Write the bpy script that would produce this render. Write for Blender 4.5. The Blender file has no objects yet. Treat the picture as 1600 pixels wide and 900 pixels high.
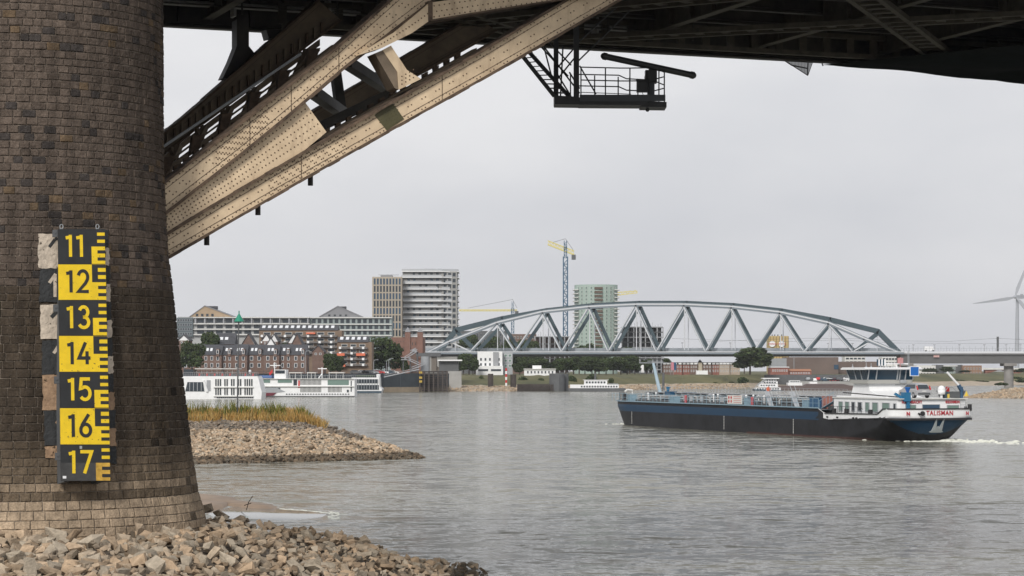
import bpy, math, random
from mathutils import Vector, Matrix
from math import pi, sin, cos, sqrt, radians, atan2
random.seed(7)
RND = random.random
U = random.uniform
sc = bpy.context.scene
COL = sc.collection
# ------------------------------------------------------------------ camera
F = 3600.0      # focal length in photo pixels (1600 wide)
H = 7.93        # eye height above the water
YH = 579.0      # photo row of the horizon
cam_d = bpy.data.cameras.new('camera'); cam = bpy.data.objects.new('camera', cam_d); COL.objects.link(cam)
cam_d.sensor_width = 36; cam_d.lens = 36 * F / 1600
cam_d.shift_y = (YH - 450) / 1600
cam_d.clip_start = 0.5; cam_d.clip_end = 30000
cam.location = (0, 0, H); cam.rotation_euler = (pi / 2, 0, 0)
sc.camera = cam
# ------------------------------------------------------------------ light
SUN_EL, SUN_AZ = 34, 200      # azimuth clockwise from +Y: behind the camera, to its left
w = bpy.data.worlds.new('World'); sc.world = w; w.use_nodes = True
nt = w.node_tree; nt.nodes.clear()
out = nt.nodes.new('ShaderNodeOutputWorld'); bg = nt.nodes.new('ShaderNodeBackground')
sky = nt.nodes.new('ShaderNodeTexSky'); sky.sky_type = 'NISHITA'; sky.sun_disc = False
sky.sun_elevation = radians(SUN_EL); sky.sun_rotation = radians(SUN_AZ); sky.dust_density = 3
hs = nt.nodes.new('ShaderNodeHueSaturation'); hs.inputs['Saturation'].default_value = 0.25
tc = nt.nodes.new('ShaderNodeTexCoord')
mp = nt.nodes.new('ShaderNodeMapping'); mp.inputs['Scale'].default_value = (1.2, 1.2, 3.0)
nz = nt.nodes.new('ShaderNodeTexNoise'); nz.inputs['Scale'].default_value = 3.2; nz.inputs['Detail'].default_value = 6
nz.inputs['Roughness'].default_value = 0.5
cr = nt.nodes.new('ShaderNodeValToRGB')
cr.color_ramp.elements[0].position = 0.32; cr.color_ramp.elements[0].color = (6.0, 6.12, 6.5, 1)
cr.color_ramp.elements[1].position = 0.62; cr.color_ramp.elements[1].color = (7.7, 7.7, 7.85, 1)
mx = nt.nodes.new('ShaderNodeMix'); mx.data_type = 'RGBA'; mx.inputs[0].default_value = 0.9
L = nt.links.new
L(sky.outputs[0], hs.inputs['Color']); L(tc.outputs['Generated'], mp.inputs[0]); L(mp.outputs[0], nz.inputs['Vector'])
L(nz.outputs['Fac'], cr.inputs[0]); L(hs.outputs[0], mx.inputs[6]); L(cr.outputs[0], mx.inputs[7])
L(mx.outputs[2], bg.inputs[0]); bg.inputs[1].default_value = 0.1; L(bg.outputs[0], out.inputs[0])
sl = bpy.data.lights.new('sun', 'SUN'); sl.energy = 2.3; sl.angle = radians(14); sl.color = (1, .95, .88)
so = bpy.data.objects.new('sun', sl); COL.objects.link(so)
az = radians(SUN_AZ); el = radians(SUN_EL)
sd = Vector((sin(az) * cos(el), cos(az) * cos(el), sin(el)))
so.rotation_euler = sd.to_track_quat('Z', 'Y').to_euler(); so.location = (0, -20, 60)
sc.view_settings.view_transform = 'Standard'; sc.view_settings.look = 'None'
sc.view_settings.exposure = 0.16; sc.view_settings.gamma = 1
# ------------------------------------------------------------------ helpers
def P(px, py, D): return Vector(((px - 800) * D / F, D, H + (YH - py) * D / F))
def mpp(D): return D / F
def xw(px, D): return (px - 800) * D / F
def zw(py, D): return H + (YH - py) * D / F
MATS = {}
def mat(name, col, rough=0.7, metal=0.0, var=0.0, scale=1.0, col2=None, bump=0.0, bscale=None, spec=0.5, alpha=None, detail=4):
    if name in MATS: return MATS[name]
    m = bpy.data.materials.new(name); m.use_nodes = True; MATS[name] = m
    t = m.node_tree; b = t.nodes['Principled BSDF']
    b.inputs['Roughness'].default_value = rough; b.inputs['Metallic'].default_value = metal
    b.inputs['Specular IOR Level'].default_value = spec
    c = (*col, 1)
    b.inputs['Base Color'].default_value = c
    co = None
    if var > 0 or col2 or bump:
        co = t.nodes.new('ShaderNodeTexCoord')
    if var > 0 or col2:
        n = t.nodes.new('ShaderNodeTexNoise'); n.inputs['Scale'].default_value = scale; n.inputs['Detail'].default_value = detail
        n.inputs['Roughness'].default_value = 0.65
        r = t.nodes.new('ShaderNodeValToRGB'); r.color_ramp.elements[0].position = 0.3; r.color_ramp.elements[1].position = 0.7
        a = tuple(max(0, x * (1 - var)) for x in col); z = col2 or tuple(x * (1 + var) for x in col)
        r.color_ramp.elements[0].color = (*a, 1); r.color_ramp.elements[1].color = (*z, 1)
        t.links.new(co.outputs['Object'], n.inputs['Vector']); t.links.new(n.outputs['Fac'], r.inputs[0]); t.links.new(r.outputs[0], b.inputs['Base Color'])
    if bump:
        n2 = t.nodes.new('ShaderNodeTexNoise'); n2.inputs['Scale'].default_value = bscale or scale * 4; n2.inputs['Detail'].default_value = 5
        bp = t.nodes.new('ShaderNodeBump'); bp.inputs['Strength'].default_value = bump; bp.inputs['Distance'].default_value = 0.05
        t.links.new(co.outputs['Object'], n2.inputs['Vector']); t.links.new(n2.outputs['Fac'], bp.inputs['Height']); t.links.new(bp.outputs[0], b.inputs['Normal'])
    return m
def attr_mix(m, attr='tint'):
    """multiply the base colour by the face/vertex attribute"""
    t = m.node_tree; b = t.nodes['Principled BSDF']; s = b.inputs['Base Color']
    a = t.nodes.new('ShaderNodeAttribute'); a.attribute_name = attr
    x = t.nodes.new('ShaderNodeMix'); x.data_type = 'RGBA'; x.blend_type = 'MULTIPLY'; x.inputs[0].default_value = 1
    if s.links: t.links.new(s.links[0].from_socket, x.inputs[6])
    else: x.inputs[6].default_value = s.default_value
    t.links.new(a.outputs['Color'], x.inputs[7]); t.links.new(x.outputs[2], s)
    return m
class MB:
    def __init__(s): s.v = []; s.f = []; s.m = []; s.t = []; s.tint = None; s.usetint = False
    def add(s, vs, fs, m=0):
        o = len(s.v); s.v += [tuple(v) for v in vs]
        for f in fs: s.f.append([i + o for i in f]); s.m.append(m); s.t.append(s.tint)
        return s
    def box(s, x0, x1, y0, y1, z0, z1, m=0):
        return s.add([(x0,y0,z0),(x1,y0,z0),(x1,y1,z0),(x0,y1,z0),(x0,y0,z1),(x1,y0,z1),(x1,y1,z1),(x0,y1,z1)],
              [(0,3,2,1),(4,5,6,7),(0,1,5,4),(1,2,6,5),(2,3,7,6),(3,0,4,7)], m)
    def prism(s, poly, y0, y1, m=0):           # poly in (x,z), extruded along y
        n = len(poly); A = sum(poly[i][0]*poly[(i+1)%n][1]-poly[(i+1)%n][0]*poly[i][1] for i in range(n))
        if A < 0: poly = poly[::-1]
        vs = [(p[0], y0, p[1]) for p in poly] + [(p[0], y1, p[1]) for p in poly]
        fs = [tuple(range(n)), tuple(range(2*n-1, n-1, -1))] + [((i+1)%n, i, i+n, (i+1)%n+n) for i in range(n)]
        return s.add(vs, fs, m)
    def prismx(s, poly, x0, x1, m=0):          # poly in (y,z), extruded along x
        n = len(poly); A = sum(poly[i][0]*poly[(i+1)%n][1]-poly[(i+1)%n][0]*poly[i][1] for i in range(n))
        if A < 0: poly = poly[::-1]
        vs = [(x0, p[0], p[1]) for p in poly] + [(x1, p[0], p[1]) for p in poly]
        fs = [tuple(range(n-1,-1,-1)), tuple(range(n, 2*n))] + [(i, (i+1)%n, (i+1)%n+n, i+n) for i in range(n)]
        return s.add(vs, fs, m)
    def prismz(s, poly, z0, z1, m=0):          # poly in (x,y), extruded along z
        n = len(poly); A = sum(poly[i][0]*poly[(i+1)%n][1]-poly[(i+1)%n][0]*poly[i][1] for i in range(n))
        if A < 0: poly = poly[::-1]
        vs = [(p[0], p[1], z0) for p in poly] + [(p[0], p[1], z1) for p in poly]
        fs = [tuple(range(n-1,-1,-1)), tuple(range(n, 2*n))] + [(i, (i+1)%n, (i+1)%n+n, i+n) for i in range(n)]
        return s.add(vs, fs, m)
    def tube(s, p, q, r, n=8, m=0, r2=None, cap=True):
        p = Vector(p); q = Vector(q); d = (q - p); 
        if d.length < 1e-6: return s
        d.normalize(); u = d.orthogonal().normalized(); v = d.cross(u); r2 = r if r2 is None else r2
        vs = [p + (u*cos(2*pi*i/n) + v*sin(2*pi*i/n))*r for i in range(n)] + [q + (u*cos(2*pi*i/n) + v*sin(2*pi*i/n))*r2 for i in range(n)]
        fs = [(i, (i+1)%n, n+(i+1)%n, n+i) for i in range(n)]
        if cap: fs += [tuple(range(n-1,-1,-1)), tuple(range(n,2*n))]
        return s.add(vs, fs, m)
    def bar(s, p, q, wx, wz, m=0, up=(0,0,1)):  # rectangular bar
        p = Vector(p); q = Vector(q); d = (q-p).normalized(); up = Vector(up)
        if abs(d.dot(up)) > .98: up = Vector((1,0,0))
        a = d.cross(up).normalized()*wx/2; b = a.cross(d).normalized()*wz/2
        vs = [p-a-b, p+a-b, p+a+b, p-a+b, q-a-b, q+a-b, q+a+b, q-a+b]
        return s.add(vs, [(0,1,2,3),(7,6,5,4),(0,4,5,1),(1,5,6,2),(2,6,7,3),(3,7,4,0)], m)
    def path(s, pts, r, n=6, m=0):
        for a, b in zip(pts[:-1], pts[1:]): s.tube(a, b, r, n, m)
        return s
    def ball(s, c, rx, ry=None, rz=None, n=10, k=6, m=0, top=pi):
        ry = ry or rx; rz = rz or rx; vs = []; fs = []
        for j in range(k+1):
            th = top*j/k
            for i in range(n): vs.append((c[0]+rx*sin(th)*cos(2*pi*i/n), c[1]+ry*sin(th)*sin(2*pi*i/n), c[2]+rz*cos(th)))
        for j in range(k):
            for i in range(n): fs.append((j*n+i, (j+1)*n+i, (j+1)*n+(i+1)%n, j*n+(i+1)%n))
        return s.add(vs, fs, m)
    def cone(s, c, r, h, n=10, m=0, r2=0.001): return s.tube(c, (c[0], c[1], c[2]+h), r, n, m, r2)
    def mesh(s, name, mats, smooth=False):
        me = bpy.data.meshes.new(name); me.from_pydata(s.v, [], s.f)
        if not isinstance(mats, (list, tuple)): mats = [mats]
        for m in mats: me.materials.append(m)
        me.polygons.foreach_set('material_index', s.m)
        if smooth: me.polygons.foreach_set('use_smooth', [True]*len(s.f))
        if any(t is not None for t in s.t):
            a = me.attributes.new('tint', 'FLOAT_COLOR', 'FACE')
            buf = []
            for t in s.t: buf += [*(t or (1,1,1)), 1]
            a.data.foreach_set('color', buf)
        me.update(); return me
    def build(s, name, mats, parent=None, smooth=False, label=None, loc=None, kind=None):
        o = bpy.data.objects.new(name, s.mesh(name, mats, smooth)); COL.objects.link(o)
        if parent is not None: o.parent = parent
        if loc is not None: o.location = loc
        if label: o['label'] = label
        if kind: o['kind'] = kind
        return o
def tag(o, label, cat, group=None, kind=None):
    o['label'] = label; o['category'] = cat
    if group: o['group'] = group
    if kind: o['kind'] = kind
    return o
def T(name, label, cat, loc=(0,0,0), rotz=0, group=None):
    o = bpy.data.objects.new(name, None); COL.objects.link(o); o.empty_display_size = .3
    o.location = loc; o.rotation_euler = (0,0,rotz); return tag(o, label, cat, group)
def part(name, me, parent, loc=(0,0,0), rot=None, label=None, kind=None):
    o = bpy.data.objects.new(name, me); COL.objects.link(o); o.parent = parent; o.location = loc
    if rot: o.rotation_euler = rot
    if label: o['label'] = label
    if kind: o['kind'] = kind
    return o
ORD = ['first','second','third','fourth','fifth','sixth','seventh','eighth','ninth','tenth','eleventh','twelfth','thirteenth','fourteenth','fifteenth','sixteenth','seventeenth','eighteenth','nineteenth','twentieth']
def rank(xs, i): return ORD[sorted(range(len(xs)), key=lambda k: xs[k]).index(i)]
def dup(root, loc, rotz=None, label=None, scale=None):
    r = root.copy(); COL.objects.link(r); r.location = loc
    if rotz is not None: r.rotation_euler = (0,0,rotz)
    if label: r['label'] = label
    if scale: r.scale = scale
    for ch in list(root.children):
        c = ch.copy(); COL.objects.link(c); c.parent = r
        for g in ch.children:
            d = g.copy(); COL.objects.link(d); d.parent = c
    return r
def struct(o, label=None):
    o['kind'] = 'structure'
    if label: o['label'] = label
    return o
def text_mesh(txt, size, m, bold=0.0, thick=0.02, sx=1.0):
    cu = bpy.data.curves.new('lettering', 'FONT'); cu.body = txt; cu.size = size; cu.offset = bold; cu.extrude = thick
    cu.align_x = 'CENTER'; cu.align_y = 'CENTER'; cu.resolution_u = 3; cu.space_character = 1.12
    o = bpy.data.objects.new('lettering', cu); COL.objects.link(o)
    dg = bpy.context.evaluated_depsgraph_get()
    me = bpy.data.meshes.new_from_object(o.evaluated_get(dg)); bpy.data.objects.remove(o)
    for v in me.vertices: v.co.x *= sx
    me.materials.clear(); me.materials.append(m); return me
# ------------------------------------------------------------------ materials
M_white = mat('white_paint', (.78,.79,.80), .45, var=.06, scale=.8)
M_offwhite = mat('off_white', (.62,.62,.60), .6, var=.08, scale=.6)
M_glass = mat('dark_glass', (.03,.04,.05), .12)
M_glassg = mat('green_glass', (.16,.24,.21), .15)
M_glassb = mat('blue_glass', (.03,.07,.12), .1)
M_glassw = mat('skylight_glass', (.7,.72,.75), .2)
M_black = mat('black_paint', (.018,.018,.02), .5, var=.25, scale=.7)
M_grey = mat('grey_paint', (.30,.31,.33), .55, var=.1, scale=.5)
M_dgrey = mat('dark_grey', (.09,.095,.10), .6, var=.15, scale=.5)
M_conc = mat('concrete', (.33,.33,.32), .85, var=.12, scale=.3, bump=.2)
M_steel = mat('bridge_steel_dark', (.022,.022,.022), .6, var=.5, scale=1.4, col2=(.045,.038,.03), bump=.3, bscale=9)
M_lightsteel = mat('galvanised_grey', (.32,.34,.36), .5, var=.1, scale=.6)
M_brick = mat('brown_brick', (.16,.105,.085), .9, var=.2, scale=.6)
M_redbrick = mat('red_brick', (.25,.11,.085), .9, var=.2, scale=.6)
M_roof = mat('slate_roof', (.055,.057,.065), .8, var=.15, scale=.6)
M_orange = mat('orange_cloth', (.65,.17,.09), .8)
M_red = mat('red_paint', (.5,.03,.03), .5)
M_redtxt = mat('red_letter_paint', (.42,.015,.03), .5)
M_blue = mat('blue_paint', (.01,.07,.15), .4, var=.12, scale=.6)
M_yellow = mat('crane_yellow', (.62,.55,.22), .6)
M_teal = mat('teal_steel', (.045,.075,.09), .5, var=.1, scale=.2)
M_wood = mat('dark_timber', (.06,.05,.045), .9, var=.3, scale=.5)
M_leaf = attr_mix(mat('leaf_green', (.042,.072,.028), .8, var=.5, scale=.25, col2=(.075,.105,.04), spec=.2))
M_bark = mat('bark', (.06,.045,.035), .9)
M_navy = mat('navy_steel', (.03,.06,.09), .5)
M_ink = mat('ink_red', (.5,.06,.06), .6)
# ================================================================== WATER
def water_material():
    m = bpy.data.materials.new('river_water'); m.use_nodes = True; t = m.node_tree; b = t.nodes['Principled BSDF']; K = t.links.new
    tc = t.nodes.new('ShaderNodeTexCoord')
    def noise(sx, sy, sc_, det, rough=.55, off=0):
        mp = t.nodes.new('ShaderNodeMapping'); mp.inputs['Scale'].default_value = (sx, sy, 1); mp.inputs['Location'].default_value = (off, off*.7, 0)
        mp.inputs['Rotation'].default_value = (0, 0, radians(6))
        n = t.nodes.new('ShaderNodeTexNoise'); n.inputs['Scale'].default_value = sc_; n.inputs['Detail'].default_value = det; n.inputs['Roughness'].default_value = rough
        K(tc.outputs['Object'], mp.inputs[0]); K(mp.outputs[0], n.inputs['Vector']); return n.outputs['Fac']
    def mth(op, a, b_):
        n = t.nodes.new('ShaderNodeMath'); n.operation = op
        for i, x in enumerate((a, b_)):
            if isinstance(x, (int, float)): n.inputs[i].default_value = x
            else: K(x, n.inputs[i])
        return n.outputs[0]
    rip = noise(.55, 1.5, 1.3, 5, .6)           # wavelets under a metre
    chop = noise(.5, 1.6, .28, 4, .55, 13)       # longer waves
    swell = noise(.35, 1.5, .03, 3, .5, 40)      # currents and calm streaks
    h = mth('ADD', mth('MULTIPLY', rip, .26), mth('MULTIPLY', chop, .85))
    h = mth('MULTIPLY', h, mth('ADD', mth('MULTIPLY', swell, 1.3), .25))
    def vnoise(sx, sy, sc_, det, amp, off=0):      # wave slopes straight from vector noise
        mp = t.nodes.new('ShaderNodeMapping'); mp.inputs['Scale'].default_value = (sx, sy, 1); mp.inputs['Location'].default_value = (off, off*.3, 0); mp.inputs['Rotation'].default_value = (0,0,radians(5))
        n = t.nodes.new('ShaderNodeTexNoise'); n.inputs['Scale'].default_value = sc_; n.inputs['Detail'].default_value = det; n.inputs['Roughness'].default_value = .6
        K(tc.outputs['Object'], mp.inputs[0]); K(mp.outputs[0], n.inputs['Vector'])
        s1 = t.nodes.new('ShaderNodeVectorMath'); s1.operation = 'SUBTRACT'; s1.inputs[1].default_value = (.5,.5,.5); K(n.outputs['Color'], s1.inputs[0])
        s2 = t.nodes.new('ShaderNodeVectorMath'); s2.operation = 'MULTIPLY'; s2.inputs[1].default_value = (amp*.6, amp, 0); K(s1.outputs[0], s2.inputs[0]); return s2.outputs[0]
    def vadd(a, c): n = t.nodes.new('ShaderNodeVectorMath'); n.operation = 'ADD'; K(a, n.inputs[0]); K(c, n.inputs[1]); return n.outputs[0]
    vv = vadd(vadd(vadd(vnoise(.6,1.0,1.2,4,1.5), vnoise(.5,1.0,.40,5,1.25,9)), vnoise(.3,1.0,.07,3,.25,31)), vnoise(.8,1.0,4.0,2,.7,5))
    sc3 = t.nodes.new('ShaderNodeVectorMath'); sc3.operation = 'SCALE'; K(vv, sc3.inputs[0]); K(mth('ADD', mth('MULTIPLY', swell, 2.2), -.15), sc3.inputs[3])
    up = t.nodes.new('ShaderNodeVectorMath'); up.operation = 'ADD'; up.inputs[1].default_value = (0,0,1); K(sc3.outputs[0], up.inputs[0])
    nm = t.nodes.new('ShaderNodeVectorMath'); nm.operation = 'NORMALIZE'; K(up.outputs[0], nm.inputs[0]); K(nm.outputs[0], b.inputs['Normal'])
    r = t.nodes.new('ShaderNodeValToRGB'); r.color_ramp.elements[0].position = .35; r.color_ramp.elements[1].position = .65
    r.color_ramp.elements[0].color = (.125,.123,.092,1); r.color_ramp.elements[1].color = (.210,.204,.168,1)
    K(swell, r.inputs[0]); K(r.outputs[0], b.inputs['Base Color'])
    b.inputs['Roughness'].default_value = .12; b.inputs['IOR'].default_value = 1.33
    return m
mb = MB()
xs = [-5000, -600, -200, -60, 0, 60, 200, 600, 5000]; ys = [-60, 40, 100, 200, 400, 800, 1500, 4000]
for j in range(len(ys)-1):
    for i in range(len(xs)-1):
        mb.add([(xs[i],ys[j],0),(xs[i+1],ys[j],0),(xs[i+1],ys[j+1],0),(xs[i],ys[j+1],0)], [(0,1,2,3)])
struct(mb.build('river_water', water_material()), 'grey green river water with small wind ripples')
# foam round the stern and along the sand bar
M_foam = mat('foam', (.66,.67,.60), .8, var=.2, scale=3, bump=.6, bscale=6)
# ================================================================== ROCKS
import bmesh
def rock_proto(seed):
    r = random.Random(seed); bm = bmesh.new()
    sx, sy, sz = r.uniform(.8,1.35), r.uniform(.6,1.0), r.uniform(.4,.72)
    for i in range(16):
        v = Vector((r.uniform(-1,1), r.uniform(-1,1), r.uniform(-1,1)))
        v = v.normalized() * r.uniform(.78, .95) if r.random() < .5 else Vector([math.copysign(.60, c) + r.uniform(-.2,.2) for c in v])
        bm.verts.new((v.x*sx, v.y*sy, v.z*sz))
    bmesh.ops.convex_hull(bm, input=bm.verts)
    for v in [v for v in bm.verts if not v.link_faces]: bm.verts.remove(v)
    bm.verts.index_update()
    vs = [v.co.copy() for v in bm.verts]; fs = [[v.index for v in f.verts] for f in bm.faces]; bm.free(); return vs, fs
ROCKS = [rock_proto(100+i) for i in range(30)]
M_rock = attr_mix(mat('riprap_stone', (.405,.315,.225), .92, var=.3, scale=1.6, bump=.5, bscale=7, spec=.25))
def rock_into(mb, pos, r, rng, tint):
    vs, fs = ROCKS[rng.randrange(30)]
    R = Matrix.Rotation(rng.uniform(0, 6.28), 3, 'Z') @ Matrix.Rotation(rng.gauss(0,.35), 3, 'X') @ Matrix.Rotation(rng.gauss(0,.35), 3, 'Y')
    mb.tint = tint; mb.add([R @ v * r + Vector(pos) for v in vs], fs); mb.tint = None
# ------------------------------------------------------------------ near bank: rises to the pier, runs out into the river at the right
def near_h(x, y):
    edge = -1.3 - max(0, 66 - y)*.02 + .25*sin(y*.5)
    z = (edge - x)*.47
    z = min(z, 3.28 + .12*sin(x*1.3)*cos(y*.9))
    # back side falls to the water behind the line pier corner - tip
    t_ = (x + 8.9)/7.4; yc = 70.5 + 20.5*max(-.6, min(1, t_))
    if x < -8.9: yc = 70.5 + (x+8.9)*.2
    back = y - yc
    if back > 0: z = min(z, 3.7) - back*.75
    return z
mb = MB()
nx, ny = 60, 100
X0, X1, Y0, Y1 = -24, 4, 26, 96
for j in range(ny+1):
    for i in range(nx+1):
        x = X0+(X1-X0)*i/nx; y = Y0+(Y1-Y0)*j/ny; mb.v.append((x, y, max(-1.2, near_h(x,y)-.12)))
for j in range(ny):
    for i in range(nx):
        a = j*(nx+1)+i; mb.f.append([a,a+1,a+nx+2,a+nx+1]); mb.m.append(0); mb.t.append(None)
M_earth = mat('bank_earth', (.10,.08,.06), .95, var=.3, scale=.8)
struct(mb.build('ground', M_earth), 'brown earth under the riprap of the near bank')
rng = random.Random(5); cand = []
C_P = Vector((-14.5, 68.2))
for k in range(9000):
    y = 46 + 48*rng.random(); x = -19 + 20*rng.random()
    px = 800 + F*x/y
    if px < -40 or px > 780: continue
    z = near_h(x, y)
    if z < -.35: continue
    if (Vector((x,y))-C_P).length < 5.25: continue
    r = rng.choice((.12,.15,.17,.20,.23,.28)) * rng.uniform(.85,1.25) * (1.05 if y < 70 else .95)
    py = YH - F*(z+r*.4-H)/y
    if py > 960: continue
    cand.append((x,y,z,r,px,py))
# thin to a natural packing
cell = {}; kept = []
for c in cand:
    k = (int(c[0]/.5), int(c[1]/.5))
    near = [o for dx in (-1,0,1) for dy in (-1,0,1) for o in cell.get((k[0]+dx,k[1]+dy), [])]
    if all((o[0]-c[0])**2+(o[1]-c[1])**2 > (.66*(o[3]+c[3]))**2 for o in near):
        cell.setdefault(k, []).append(c); kept.append(c)
# a few single big blocks against the foot of the pier and on the corner
for (px, py, D, r) in [(326,797,72.5,.34),(345,806,72,.28),(112,842,62.3,.36),(214,830,62.5,.28),(196,848,61.8,.34),(285,838,64.5,.3),(60,850,61.6,.3)]:
    p = P(px, py, D); kept.append((p.x,p.y,p.z,r,px,py))
def tint_rock(rng, z=9):
    v = rng.uniform(.62, 1.12); wmt = rng.choice((-.09,-.04,0,.03,.05))
    if rng.random() < .10: v *= .55
    if z < .40: v *= .34
    return (v*(1+wmt), v, v*(1-wmt))
vis = [c for c in kept if -10 < c[4] < 745 and c[5] < 905]
vis.sort(key=lambda c: -c[3]/c[1]); chosen = set(id(c) for c in vis[:300])
protos = []
for i, (vs, fs) in enumerate(ROCKS):
    q = MB(); q.tint = tint_rock(rng); q.add(vs, fs); protos.append(q.mesh('rock', M_rock))
st = MB(); ROCK_LABEL = 'larger pale beige angular rock in the pile at the foot of the stone pier'
for c in kept:
    x,y,z,r = c[:4]; pos = (x, y, z + r*.18)
    if id(c) in chosen:
        o = bpy.data.objects.new('rock', protos[rng.randrange(30)]); COL.objects.link(o)
        o.location = pos; o.scale = (r,r,r); o.rotation_euler = (rng.gauss(0,.35), rng.gauss(0,.35), rng.uniform(0,6.28))
        tag(o, ROCK_LABEL, 'rock', 'larger rocks of the near bank')
    else: rock_into(st, pos, r, rng, tint_rock(rng, z))
for k in range(5000):      # small stones filling the gaps
    y = 48 + 46*rng.random(); x = -19 + 20*rng.random(); z = near_h(x,y)
    if z < -.25 or (Vector((x,y))-C_P).length < 5.2: continue
    if not (-40 < 800+F*x/y < 780): continue
    rock_into(st, (x,y,z-.02), rng.uniform(.09,.17), rng, tint_rock(rng, z))
tag(st.build('riprap', M_rock), 'mass of smaller beige broken stones filling the near bank', 'rocks', kind='stuff')
# sand bar with a shallow pool between pier and river
M_sand = mat('wet_sand', (.235,.165,.11), .6, var=.2, scale=.6, bump=.15, bscale=2)
def flat_poly(name, pts, z, m):
    q = MB(); n = len(pts); c = sum((Vector(p) for p in pts), Vector((0,0)))/n
    ring = [Vector(p) for p in pts]
    q.add([(c.x,c.y,z)] + [(c.x+(p.x-c.x)*.8, c.y+(p.y-c.y)*.8, z) for p in ring] + [(p.x,p.y,-.1) for p in ring],
          [(0,1+i,1+(i+1)%n) for i in range(n)] + [(1+i,1+n+i,1+n+(i+1)%n,1+(i+1)%n) for i in range(n)])
    return q.build(name, m, smooth=True)
def wpt(px, py): D = F*H/(py-YH); return (xw(px,D), D)
struct(flat_poly('sand', [wpt(290,772),wpt(330,775),(wpt(365,779)),wpt(372,785),wpt(400,788),wpt(441,794),wpt(430,797),wpt(385,795),wpt(350,790),wpt(320,789),wpt(290,788)], .16, M_sand), 'low wet sand bar behind the pier')
struct(flat_poly('sand', [wpt(290,783),wpt(330,786),wpt(362,789),wpt(352,794),wpt(330,800),wpt(290,800)], .2, M_sand), 'wet sand at the pier corner')
M_calm = mat('calm_water', (.20,.20,.18), .07)
struct(flat_poly('water', [wpt(300,799),wpt(340,793),wpt(372,786.5),wpt(441,795),wpt(500,799),wpt(528,803),wpt(520,808),wpt(490,812),wpt(440,815),wpt(380,812),wpt(320,810)], .03, M_calm), 'calm shallow pool behind the sand bar')
q = MB()
for k in range(34):
    t_ = k/33; px = 440+95*t_+U(-3,3); py = 795.5+8*t_**1.2+U(-.5,.5); D = F*H/(py-YH)
    q.ball((xw(px,D), D, 0.0), U(.05,.16)*(1.0+.8*t_), U(.08,.2), U(.01,.04), 7, 4, top=pi/2)
for k in range(22):
    px = 515+15*RND(); py = 800+11*RND(); D = F*H/(py-YH); q.ball((xw(px,D), D, 0.0), U(.06,.18), U(.1,.3), U(.02,.06), 7, 4, top=pi/2)
tag(q.build('foam', M_foam, smooth=True), 'thin line of white foam where the current breaks off the sand bar', 'foam', kind='stuff')
q = MB(); a = P(385,797,100); q.path([a, a+Vector((.1,0,.35)), a+Vector((.28,0,.62))], .018, 5); q.path([a+Vector((-.1,0,.2)), a+Vector((.2,.1,.3))], .018, 5)
tag(q.build('driftwood_stick', M_wood), 'thin dark branch sticking up out of the rocks beside the sand bar', 'stick')
# ------------------------------------------------------------------ groyne behind the pier
def groyne_h(x, y):
    hc = 3.45 if x < -19.5 else 3.45*max(0, (-8.0-x)/11.5)**.9 if x < -8 else 0
    yf = 195.3 + max(0, x+27)*.62; yf = min(yf, 207)
    yr = 214 - max(0, x+19)*.45
    if x > -8: return -.5
    if y < yr: z = hc*((y-yf)/(yr-yf)) if y > yf else (y-yf)*.5
    elif y < yr+9: z = hc + (.15 if x < -20 else -.0)*(1)
    else: z = hc-(y-yr-9)*.6
    if x > -19.5 and y > yr: z = hc-(y-yr)*.5
    return max(-.8, z)
mb = MB(); nx, ny = 90, 60; X0,X1,Y0,Y1 = -75,-6,188,240
for j in range(ny+1):
    for i in range(nx+1):
        x = X0+(X1-X0)*i/nx; y = Y0+(Y1-Y0)*j/ny; mb.v.append((x,y,groyne_h(x,y)-.1))
for j in range(ny):
    for i in range(nx):
        a = j*(nx+1)+i; mb.f.append([a,a+1,a+nx+2,a+nx+1]); mb.m.append(0); mb.t.append(None)
struct(mb.build('ground', M_earth), 'earth core of the groyne behind the pier')
st = MB(); rng = random.Random(11)
for k in range(14000):
    x = -36 + 29*rng.random(); y = 193 + 28*rng.random(); z = groyne_h(x,y)
    if z < -.25: continue
    yr = 214 - max(0, x+19)*.45
    if x < -19.5 and y > yr+.8: continue
    tt = tint_rock(rng, z-.05)
    if z > 2.5 and x < -13 or (y > yr-2 and x<-14): g = rng.uniform(.45,.85); tt = (tt[0]*g*.9, tt[1]*g*.95, tt[2]*g*1.05)
    else: tt = tuple(c*1.12 for c in tt)
    rock_into(st, (x,y,z+.05), rng.uniform(.13,.31), rng, tt)
tag(st.build('groyne_rocks', M_rock), 'mass of pale broken stones covering the groyne slope behind the pier', 'rocks', kind='stuff')
M_dry = attr_mix(mat('dry_grass', (.40,.29,.13), .9, spec=.1)); M_grn = attr_mix(mat('green_weeds', (.17,.165,.055), .9, spec=.1))
def blades(q, n, fx, fy, fz, h0, h1, wd, rng, cols):
    for k in range(n):
        x = fx(rng); y = fy(x, rng); z = fz(x,y); h = rng.uniform(h0,h1); a = rng.uniform(0,6.28); lx = rng.gauss(0,.25)*h; ly = rng.gauss(0,.2)*h
        c = rng.choice(cols); v = rng.uniform(.7,1.3); q.tint = tuple(i*v for i in c)
        dx, dy = cos(a)*wd, sin(a)*wd
        q.add([(x-dx,y-dy,z-.05),(x+dx,y+dy,z-.05),(x+dx*.6+lx*.5,y+dy*.6+ly*.5,z+h*.6),(x-dx*.6+lx*.5,y-dy*.6+ly*.5,z+h*.6),(x+lx,y+ly,z+h)],[(0,1,2,3),(3,2,4)])
    q.tint = None
q = MB(); rng = random.Random(3)
fy = lambda x, r: 214 - max(0,x+19)*.45 - 1.5 + 8*r.random()**1.5
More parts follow.
